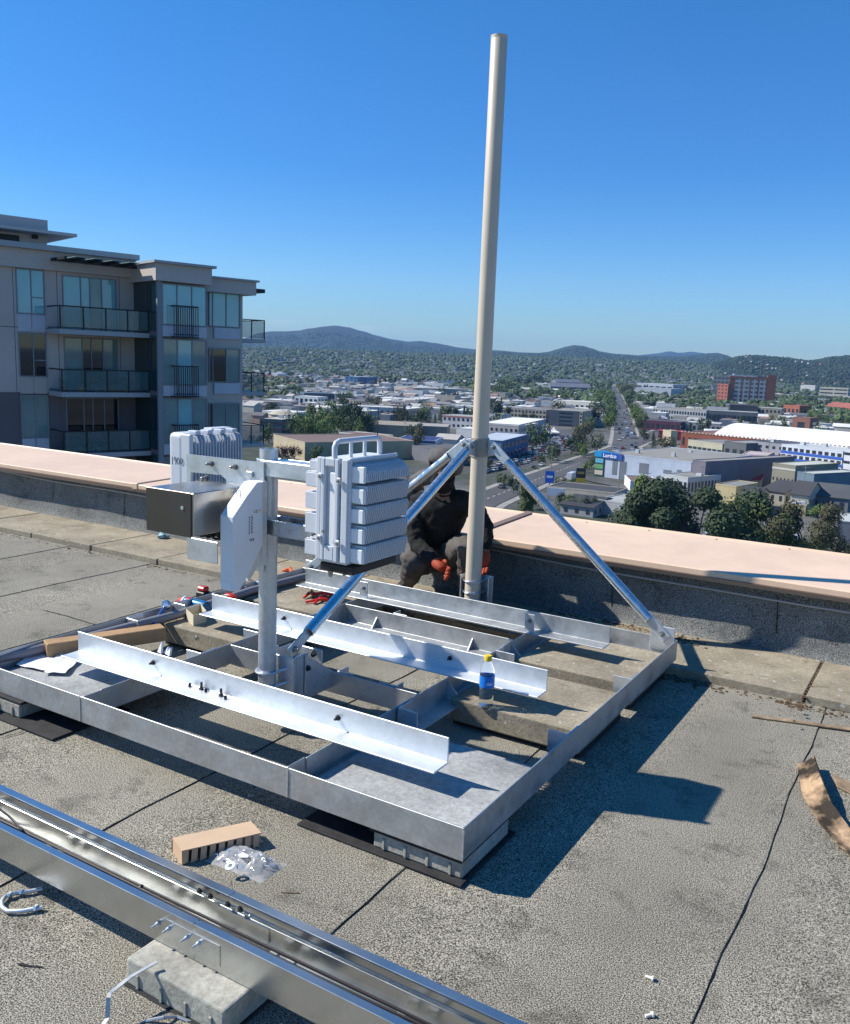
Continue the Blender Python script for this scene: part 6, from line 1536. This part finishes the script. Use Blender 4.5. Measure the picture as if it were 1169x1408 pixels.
for i, (px, py, yt, w_) in enumerate(((757, 636, 610, 20), (765, 634, 612, 16), (802, 630, 606, 16), (745, 640, 622, 12), (815, 646, 626, 18), (808, 650, 632, 14), (765, 672, 655, 10), (775, 672, 656, 10), (787, 673, 657, 10))):
    ptree(px, py, yt, w_, (0, 5, 1)[i % 3], 'small street tree beside the car lot and street', 'street trees by the car lot')
for i, (px, py, yt, w_) in enumerate(((706, 680, 655, 22), (690, 668, 650, 22), (770, 700, 678, 24), (785, 704, 680, 26), (800, 706, 686, 20), (812, 708, 683, 22), (732, 700, 668, 24))):
    ptree(px, py, yt, w_, (4, 0, 4, 0, 1)[i % 5], ('first', 'second', 'third', 'fourth', 'fifth', 'sixth', 'seventh')[i]+' in a row of low dark trees between parapet cap and street', 'low trees near the cap')
for i, (px, py, yt, w_) in enumerate(((655, 640, 625, 22), (668, 646, 630, 20), (1128, 712, 694, 30), (1140, 714, 700, 26), (1000, 600, 588, 14), (1012, 602, 590, 12), (990, 612, 598, 16), (985, 580, 568, 18), (1075, 586, 572, 14), (1120, 590, 570, 22), (1132, 588, 566, 24), (1145, 592, 574, 20), (1160, 590, 572, 24), (1115, 560, 546, 18), (1098, 556, 540, 16))):
    ptree(px, py, yt, w_, (0, 4, 1, 2)[i % 4], 'green tree among the buildings on the right', 'trees among the buildings')
for i, (px, py, yt, w_) in enumerate(((750, 548, 535, 22), (738, 552, 538, 20), (775, 555, 540, 18), (765, 556, 538, 16), (735, 530, 515, 26), (720, 534, 518, 24), (700, 540, 520, 30), (690, 548, 528, 24), (748, 570, 562, 20), (727, 586, 568, 24), (740, 590, 576, 16))):
    ptree(px, py, yt, w_, (4, 0, 0, 3, 4)[i % 5], 'broad tree among the houses right of the pole', 'trees among the houses')
# near trees, just beyond the parapet
near_spec = ((722, 742, 663, 60, 'tall', 4200, .028, 0, 'tall leafy tree just beyond the parapet right of the pole'),
             (883, 770, 656, 88, 'tall', 9000, .026, 1, 'bright green pointed tree just beyond the parapet'),
             (862, 775, 684, 76, 'round', 8500, .032, 2, 'dark rounded tree in front of the bright pointed one'),
             (955, 790, 664, 158, 'open', 15000, .024, 2, 'large dark spreading tree in the middle of the near trees'),
             (1050, 800, 686, 122, 'open', 9000, .020, 0, 'sparse limbed tree with white cars showing through'),
             (1108, 800, 692, 112, 'open', 9000, .020, 3, 'rightmost sparse limbed tree beyond the cap'))
for i, (px, py, yt, wpx, kd, n, lf, mt, lb) in enumerate(near_spec):
    cm, lo_ = crown_mesh(300+i, n, kd, lf, mt); P = G(px, py-10); dist = np.linalg.norm(P-CAM)
    r = empty('tree', tuple(P), lb, 'tree', rz=.3*i); hh_ = htop(P, yt); ww_ = wpx/FPX*dist; r.scale = (ww_/1.45, ww_/1.45, hh_*1.04)
    for me, nm in ((cm, 'crown'), (trunk_mesh(50+i, lo_*1, .03), 'trunk')):
        o = bpy.data.objects.new(nm, me); COL.objects.link(o); o.parent = r
    footprints.append((P[0], P[1], 9))

# ------------------------------------------------------------------ random fill: houses and trees out to the hills
rh = random.Random(5)
HL, HLAB, LLAB = [], [], []
def cname(c):
    r_, g_, b_ = c; v = sum(c)/3
    if r_ > g_*1.5: return 'red brown'
    if r_ > b_*1.22: return 'cream' if v > .4 else 'brown'
    if b_ > r_*1.3: return 'blue grey'
    return 'white' if v > .5 else 'pale grey' if v > .38 else 'mid grey' if v > .2 else 'dark grey' if v > .11 else 'black'
def where(px, py):
    d_ = py-498.6-.038*(px-584.5)
    return ('by the hills' if d_ < 14 else 'in mid distance' if d_ < 40 else 'on near plain')+(' left of radio' if px < 460 else ' between radio and pole' if px < 660 else ' between pole and avenue' if px < 840 else ' right of avenue')
def house_mesh(i):
    rt = random.Random(900+i); w, d, hh_ = rt.uniform(8, 14), rt.uniform(8, 11), rt.uniform(3, 6); rh_ = rt.uniform(1.6, 3)
    walls = rt.choice([(.50, .47, .40), (.42, .40, .38), (.60, .60, .58), (.30, .28, .26), (.36, .22, .17), (.45, .42, .36)])
    roofs = rt.choice([(.09, .09, .10), (.16, .15, .15), (.12, .11, .12), (.22, .21, .20), (.20, .10, .08)])
    m = MB(); m.box(-w/2, w/2, -d/2, d/2, 0, hh_); m.prism([(-w/2+.05, -d/2, hh_), (-w/2+.05, 0, hh_+rh_-.2), (-w/2+.05, d/2, hh_)], (w-.1, 0, 0)); m.cur = 1
    m.prism([(-w/2-.4, -d/2-.5, hh_-.1), (-w/2-.4, 0, hh_+rh_), (-w/2-.4, d/2+.5, hh_-.1), (-w/2-.4, d/2+.5, hh_-.35), (-w/2-.4, 0, hh_+rh_-.3), (-w/2-.4, -d/2-.5, hh_-.35)], (w+.8, 0, 0)); m.cur = 2
    for k in range(3):
        x = -w/2+w*(k+.5)/3
        for z in ([hh_*.5] if hh_ < 4.5 else [hh_*.28, hh_*.72]):
            m.box(x-.7, x+.7, -d/2-.06, -d/2, z-.6, z+.6)
    HL.append((rt, walls, roofs)); HLAB.append('%s house with %s pitched roof' % (cname(walls), cname(roofs)))
    return m.mesh('house', [bmat(walls), bmat(roofs, 'roof'), WIN])
def low_mesh(i):
    rt = random.Random(700+i); w, d, hh_ = rt.uniform(16, 38), rt.uniform(12, 24), rt.uniform(4, 9)
    walls = rt.choice([(.55, .55, .54), (.36, .37, .39), (.72, .72, .70), (.46, .40, .32), (.14, .17, .22), (.70, .69, .66)]); roofs = rt.choice([(.25, .25, .25), (.50, .50, .49), (.14, .14, .15), (.70, .70, .68), (.26, .22, .20), (.62, .62, .62)])
    m = MB(); m.box(-w/2, w/2, -d/2, d/2, 0, hh_); m.cur = 1; m.box(-w/2+.3, w/2-.3, -d/2+.3, d/2-.3, hh_+.004, hh_+.12); m.box(-2, 1, -1, 2, hh_+.12, hh_+1.5); m.cur = 2
    n = int(w/4)
    for k in range(n): x = -w/2+w*(k+.5)/n; m.box(x-1.1, x+1.1, -d/2-.06, -d/2, hh_*.3, hh_*.68)
    LLAB.append('low %s building with flat %s roof' % (cname(walls), cname(roofs)))
    return m.mesh('building', [bmat(walls), bmat(roofs, 'roof'), WIN])
HM = [house_mesh(i) for i in range(12)]; LM = [low_mesh(i) for i in range(12)]
def sample(x0, x1, y0, y1):
    px = rh.uniform(x0, x1); py = rh.uniform(y0, y1)+.038*(px-584); return px, py
def ok(px, py):
    return py > 498.6+.038*(px-584.5)+3
cnt = 0; tries = 0
# town blocks on the plain
while cnt < 290 and tries < 6000:
    tries += 1; px, py = sample(332, 1180, 506, 590)
    if rh.random() < (py-506-.038*(px-584))/110: continue
    P = G(px, py); 
    if not clear(P[0], P[1], 16): continue
    vi = rh.randrange(12); o = bpy.data.objects.new('town_building', LM[vi]); COL.objects.link(o); o.location = tuple(P); o.rotation_euler = (0, 0, sa+rh.choice((0, math.pi/2, .0))+rh.gauss(0, .06)); o.scale = (1, 1, rh.uniform(.8, 1.3))
    lb_ = LLAB[vi]+' '+where(px, py); tag(o, lb_, 'building', 'town: '+lb_); footprints.append((P[0], P[1], 17)); cnt += 1
print('town', cnt); cnt = 0; tries = 0
while cnt < 240 and tries < 9000:
    tries += 1; px, py = sample(332, 1180, 503.5, 600)
    if rh.random() < ((py-503-.038*(px-584))/90)**.5: continue
    P = G(px, py)
    if not clear(P[0], P[1], 9): continue
    vi = rh.randrange(12); o = bpy.data.objects.new('house', HM[vi]); COL.objects.link(o); o.location = tuple(P); o.rotation_euler = (0, 0, sa+rh.choice((0, 1.57))+rh.gauss(0, .1))
    lb_ = HLAB[vi]+' '+where(px, py); tag(o, lb_, 'house', 'houses: '+lb_); footprints.append((P[0], P[1], 9)); cnt += 1
print('houses', cnt); cnt = 0; tries = 0
while cnt < 210 and tries < 9000:
    tries += 1; px, py = sample(332, 1180, 506, 640)
    if rh.random() < ((py-506-.038*(px-584))/130)**.6: continue
    P = G(px, py)
    if not clear(P[0], P[1], 4): continue
    vi = rh.choice((0, 0, 1, 2, 3, 4, 4, 5)); lb_ = TV[vi][2]+' '+where(px, py); tree(P[0], P[1], rh.uniform(8, 17), rh.uniform(9, 16), vi, lb_, 'trees: '+lb_); cnt += 1
print('trees', cnt)
# far woods between the houses: one mass of crowns
fw = random.Random(31)
def woods(name, label, n, gen, mat):
    ico = [(0, 0, 1), (.89, 0, .45), (.28, .85, .45), (-.72, .53, .45), (-.72, -.53, .45), (.28, -.85, .45), (.72, .53, -.45), (-.28, .85, -.45), (-.89, 0, -.45), (-.28, -.85, -.45), (.72, -.53, -.45)]
    fc_ = [(0, 1, 2), (0, 2, 3), (0, 3, 4), (0, 4, 5), (0, 5, 1), (1, 6, 2), (2, 7, 3), (3, 8, 4), (4, 9, 5), (5, 10, 1), (2, 6, 7), (3, 7, 8), (4, 8, 9), (5, 9, 10), (1, 10, 6)]
    v = []; f = []
    for i in range(n):
        g = gen()
        if g is None: continue
        x, y, z, s, hz = g; o = len(v)
        for (a, b_, c) in ico: k = fw.uniform(.65, 1.2); v.append((x+a*s*k, y+b_*s*k, z+hz*.55+c*hz*.55*k))
        f += [(o+a, o+b_, o+c) for a, b_, c in fc_]
    me = bpy.data.meshes.new(name); me.from_pydata(v, [], f); me.materials.append(mat)
    o = bpy.data.objects.new(name, me); COL.objects.link(o); return tag(o, label, 'woodland', kind='stuff')
WOODM = M('far_tree_foliage', (.042, .064, .024), .85, var=(.02, .5, 1.7), var2=(.12, .55, 1.6)); 
def gen_plain():
    px = fw.uniform(320, 1200); dy = 1.6+fw.random()**1.9*75; py = 498.6+.038*(px-584.5)+dy
    P = G(px, py)
    if mnoise.noise((P[0]*.0016, P[1]*.0016, 3)) < -.12 and dy > 6: return None
    if dy > 9 and not clear(P[0], P[1], 3): return None
    s = fw.uniform(4, 8)*(1+.6*(dy < 6)); return P[0], P[1], ZG, s, fw.uniform(6, 12)
def rooftops():
    rr_ = random.Random(64); m = MB(); mats = [bmat(c, 'roof') for c in ((.62, .62, .60), (.40, .39, .37), (.20, .20, .21), (.12, .12, .13), (.26, .17, .13), (.50, .46, .38))]; k = 0
    for t in range(14000):
        if k > 2600: break
        px = rr_.uniform(325, 1195); dy = 3.5+rr_.random()**1.5*75; P = G(px, 498.6+.038*(px-584.5)+dy)
        w, d, h_ = rr_.uniform(4, 9), rr_.uniform(4, 7), rr_.uniform(3, 6.5)
        if not clear(P[0], P[1], 6): continue
        if dy < 30 and mnoise.noise((P[0]*.002, P[1]*.002, 8)) > .25: continue
        a = sa+rr_.choice((0, 1.571))+rr_.gauss(0, .08); u = Vector((math.cos(a), math.sin(a), 0)); v = Vector((-u.y, u.x, 0)); c = Vector(P)
        m.cur = rr_.choice((0, 1, 5, 5, 0)); m.obox(c+Vector((0, 0, h_/2)), u*w, v*d, Vector((0, 0, h_/2))); m.cur = rr_.choice((0, 1, 1, 2, 2, 3, 4, 2))
        if rr_.random() < .6:
            q = [c+Vector((0, 0, h_+.02))-u*(w+.3)-v*(d+.4), c+Vector((0, 0, h_+d*.45))-u*(w+.3), c+Vector((0, 0, h_+.02))-u*(w+.3)+v*(d+.4)]; m.prism(q, u*(2*w+.6))
        else: m.obox(c+Vector((0, 0, h_+.15)), u*(w*.97), v*(d*.97), Vector((0, 0, .12)))
        footprints.append((P[0], P[1], 7)); k += 1
    print('rooftops', k); tag(m.build('far_rooftops', mats), 'dense spread of small distant rooftops over the plain', 'rooftops', kind='stuff')
rooftops()
for k_ in range(2, 60):      # plane trees down both sides of the avenue
    s_ = k_/60*5.999; i_ = int(s_); f_ = s_-i_; p_ = AVP[i_]*(1-f_)+AVP[i_+1]*f_; d_ = AVP[i_+1]-AVP[i_]; d_ = d_/np.linalg.norm(d_); n_ = np.array([-d_[1], d_[0], 0])
    if i_ < 1 : continue
    for sd_, wd_ in ((1, 'left'), (-1, 'right')):
        if fw.random() < .25: continue
        q_ = p_+n_*sd_*fw.uniform(10.5, 13); vi = fw.choice((0, 1, 1, 0, 4)); lb_ = TV[vi][2]+' on the '+wd_+' kerb of the long avenue, '+('nearer half' if k_ < 25 else 'farther half')
        tree(q_[0], q_[1], fw.uniform(9, 15), fw.uniform(9, 13), vi, lb_, 'kerb: '+lb_)
woods('far_woodland', 'far tree cover spread between the houses of the plain', 22000, gen_plain, WOODM)

# ------------------------------------------------------------------ hills
def interp(prof, x):
    if x <= prof[0][0]: return prof[0][1]
    for (x0, y0), (x1, y1) in zip(prof[:-1], prof[1:]):
        if x <= x1:
            t = (x-x0)/(x1-x0); t = t*t*(3-2*t)*.5+t*.5; return y0*(1-t)+y1*t
    return prof[-1][1]
HILLM = M('forested_hill', (.012, .022, .018), .95, var=(.004, .6, 1.5), var2=(.03, .7, 1.35))
HILLB = M('hill_with_clearings', (.045, .048, .032), .95, var=(.006, .5, 1.6), var2=(.05, .7, 1.3))
hillsurf = {}
def hill(name, prof, D, depth, mat, seed, rough=1., rows=26):
    """ridge whose crest stands D metres off; rises from the plain in front and falls behind"""
    x0, x1 = prof[0][0], prof[-1][0]; n = 150; vs, fs = [], []
    for i in range(n+1):
        px = x0+(x1-x0)*i/n; hy = 498.6+.038*(px-584.5); d = ray(px, hy); d[2] = 0; d = d/np.linalg.norm(d)
        yy = interp(prof, px); dr = ray(px, yy); tan = dr[2]/np.hypot(dr[0], dr[1]); H = max(1, CAM[2]+tan*D-ZG)
        for j in range(rows+1):
            v = j/rows; dd = D-depth+1.7*depth*v; sh = math.sin(min(1, v*1.7)*math.pi/2)**1.6 if v*1.7 <= 1 else math.cos((v*1.7-1)/.7*math.pi/2)
            nn = mnoise.fractal((px*.02, dd*.0012, seed), 1., 2., 5)
            z = ZG-3+(H+3)*sh*(1+.0*nn)+rough*nn*H*.20*math.sin(min(1, v*1.7)*math.pi)
            vs.append((CAM[0]+d[0]*dd, CAM[1]+d[1]*dd, z))
    for i in range(n):
        for j in range(rows): o = i*(rows+1)+j; fs.append((o, o+1, o+rows+2, o+rows+1))
    o = MB().add(vs, fs).build(name, mat, smooth=True); tag(o, kind='structure'); hillsurf[name+str(seed)] = vs; return vs
hill('hills', [(780, 498), (850, 492), (885, 487.5), (900, 486), (918, 483), (932, 485), (948, 483.5), (962, 485), (980, 489), (1010, 497), (1040, 510)], 13000, 2200, HILLM, 9, .3)
hill('hills', [(220, 478), (290, 472), (335, 466), (355, 459), (375, 456), (392, 456), (410, 455), (425, 452), (445, 449), (462, 448.5), (478, 451), (497, 456), (515, 461), (540, 467), (560, 470), (578, 469.5), (598, 472), (612, 474.5), (630, 478), (660, 481), (690, 484), (720, 487), (760, 492), (800, 500)], 9200, 2800, HILLM, 1, .45)
v_ = hill('hills', [(640, 484), (680, 481.5), (715, 484.5), (740, 485.5), (752, 484), (765, 480), (777, 476.5), (788, 474.5), (799, 475.5), (812, 479), (825, 483.5), (845, 486.5), (880, 489), (930, 490), (955, 488), (972, 485.5), (984, 485), (996, 488), (1008, 493), (1030, 500), (1060, 514)], 7200, 2000, HILLM, 2, .45)
hill('hills', [(940, 512), (970, 504), (1000, 496), (1012, 492.5), (1032, 490.5), (1048, 491), (1062, 493), (1078, 493.5), (1092, 496), (1108, 498), (1122, 496.5), (1140, 493), (1160, 491.5), (1200, 489), (1300, 486), (1400, 490)], 4300, 1700, HILLB, 3, .5)
hill('hills', [(200, 474), (320, 480.5), (400, 481.5), (500, 485), (560, 488), (640, 490), (700, 491.5), (780, 494), (840, 497), (900, 499), (960, 502), (1020, 506), (1100, 512), (1200, 520)], 4600, 2300, HILLM, 4, .25)
# trees and houses over the near wooded hill and the front of the other hills
def gen_hill(key, lo, hi, smin, smax):
    vs = hillsurf[key]
    def g():
        k = fw.randrange(len(vs)//27)*27+fw.randint(lo, hi)
        if k >= len(vs)-28: return None
        a, b_ = np.array(vs[k]), np.array(vs[k+27]); c = np.array(vs[k+1]); p = a+(b_-a)*fw.random()+(c-a)*fw.random(); s = fw.uniform(smin, smax)
        return p[0], p[1], p[2]-1, s, s*fw.uniform(1, 1.7)
    return g
woods('hill_woodland', 'tree cover on the nearer wooded hill at the right', 13000, gen_hill('hills3', 1, 17, 4, 7), M('hill_tree_foliage', (.022, .038, .020), .85, var=(.02, .5, 1.7)))
woods('hill_woodland', 'forest covering the lower slopes of the long left hill', 6000, gen_hill('hills1', 0, 9, 7, 11), WOODM)
woods('hill_woodland', 'forest covering the lower slopes of the middle hills', 5000, gen_hill('hills2', 0, 10, 6, 9), WOODM)
woods('foothill_woodland', 'tree cover on the low foothills behind the plain', 14000, gen_hill('hills4', 1, 16, 6, 10), WOODM)
def hillroofs():
    rr_ = random.Random(65); m = MB(); mats = [bmat(c, 'roof') for c in ((.62, .62, .60), (.40, .39, .37), (.20, .20, .21), (.50, .46, .38))]; g = gen_hill('hills4', 1, 12, 6, 9)
    for t in range(3200):
        q = g()
        if q is None: continue
        x, y, z, s, h_ = q; m.cur = rr_.choice((0, 0, 1, 3)); m.box(x-s, x+s, y-s*.7, y+s*.7, z, z+9); m.cur = rr_.choice((1, 2)); m.box(x-s-.4, x+s+.4, y-s*.7-.4, y+s*.7+.4, z+9.01, z+10)
    tag(m.build('foothill_rooftops', mats), 'specks of houses among the trees of the low foothills', 'rooftops', kind='stuff')
hillroofs()
hc = 0
vs = hillsurf['hills3']
for k in range(600):
    if hc >= 38: break
    i = rh.randrange(len(vs)//27)*27+rh.randint(1, 12)
    p = vs[i]
    q = proj(p)
    if not 990 < q[0] < 1180: continue
    o = bpy.data.objects.new('hill_house', HM[k % 12]); COL.objects.link(o); o.location = (p[0]+rh.uniform(-20, 20), p[1]+rh.uniform(-20, 20), p[2]+5); o.rotation_euler = (0, 0, rh.uniform(0, 3)); o.scale = (.9, .9, .8)
    lb_ = HLAB[k % 12]+' between the trees of the right hill'; tag(o, lb_, 'house', 'hill: '+lb_); hc += 1
# mobile bits: street poles
for i, (px, py, yt) in enumerate(((518, 640, 560), (848, 700, 622), (888, 690, 648), (758, 645, 612), (720, 660, 630), (963, 680, 640), (1103, 690, 640), (935, 600, 585), (1055, 640, 600), (556, 612, 580), (818, 640, 600))):
    P = G(px, py); h_ = htop(P, yt); r = empty('utility_pole', tuple(P), ('tall dark mast behind the radio handle', 'street lamp pole before the big-box store', 'utility pole with crossarm near the two storey shop', 'lamp pole in the crowded car lot', 'lamp pole beside the street', 'utility pole in front of the store wing', 'utility pole before the olive workshop', 'thin pole by the red awning shops', 'thin pole by the grey three storey block', 'thin pole behind the workshops', 'lamp pole beside the avenue corner')[i], 'pole')
    MB().lathe([(.28 if i == 0 else .16, 0), (.22 if i == 0 else .10, h_)], (0, 0, 0), n=8).build('mast', bmat((.05, .05, .06) if i == 0 else (.25, .25, .25), 'pole'), r, local=True)
    if i: MB().box(-1.2, 1.2, -.08, .08, h_-.8, h_-.6).build('crossarm', bmat((.2, .18, .15), 'pole'), r, local=True)

# ------------------------------------------------------------------ air
HZ = bpy.data.materials.new('haze_air'); HZ.use_nodes = True; t = HZ.node_tree; t.nodes.clear()
out = t.nodes.new('ShaderNodeOutputMaterial'); pv_ = t.nodes.new('ShaderNodeVolumePrincipled'); pv_.inputs['Color'].default_value = (.28, .56, 1.0, 1); pv_.inputs['Density'].default_value = HAZE_D
t.links.new(pv_.outputs[0], out.inputs['Volume'])
hz = MB().box(-14800, 9000, -390, 15800, ZG-1, 470).build('haze', HZ); tag(hz, 'thin blue haze in the air over the town', 'haze', kind='stuff')
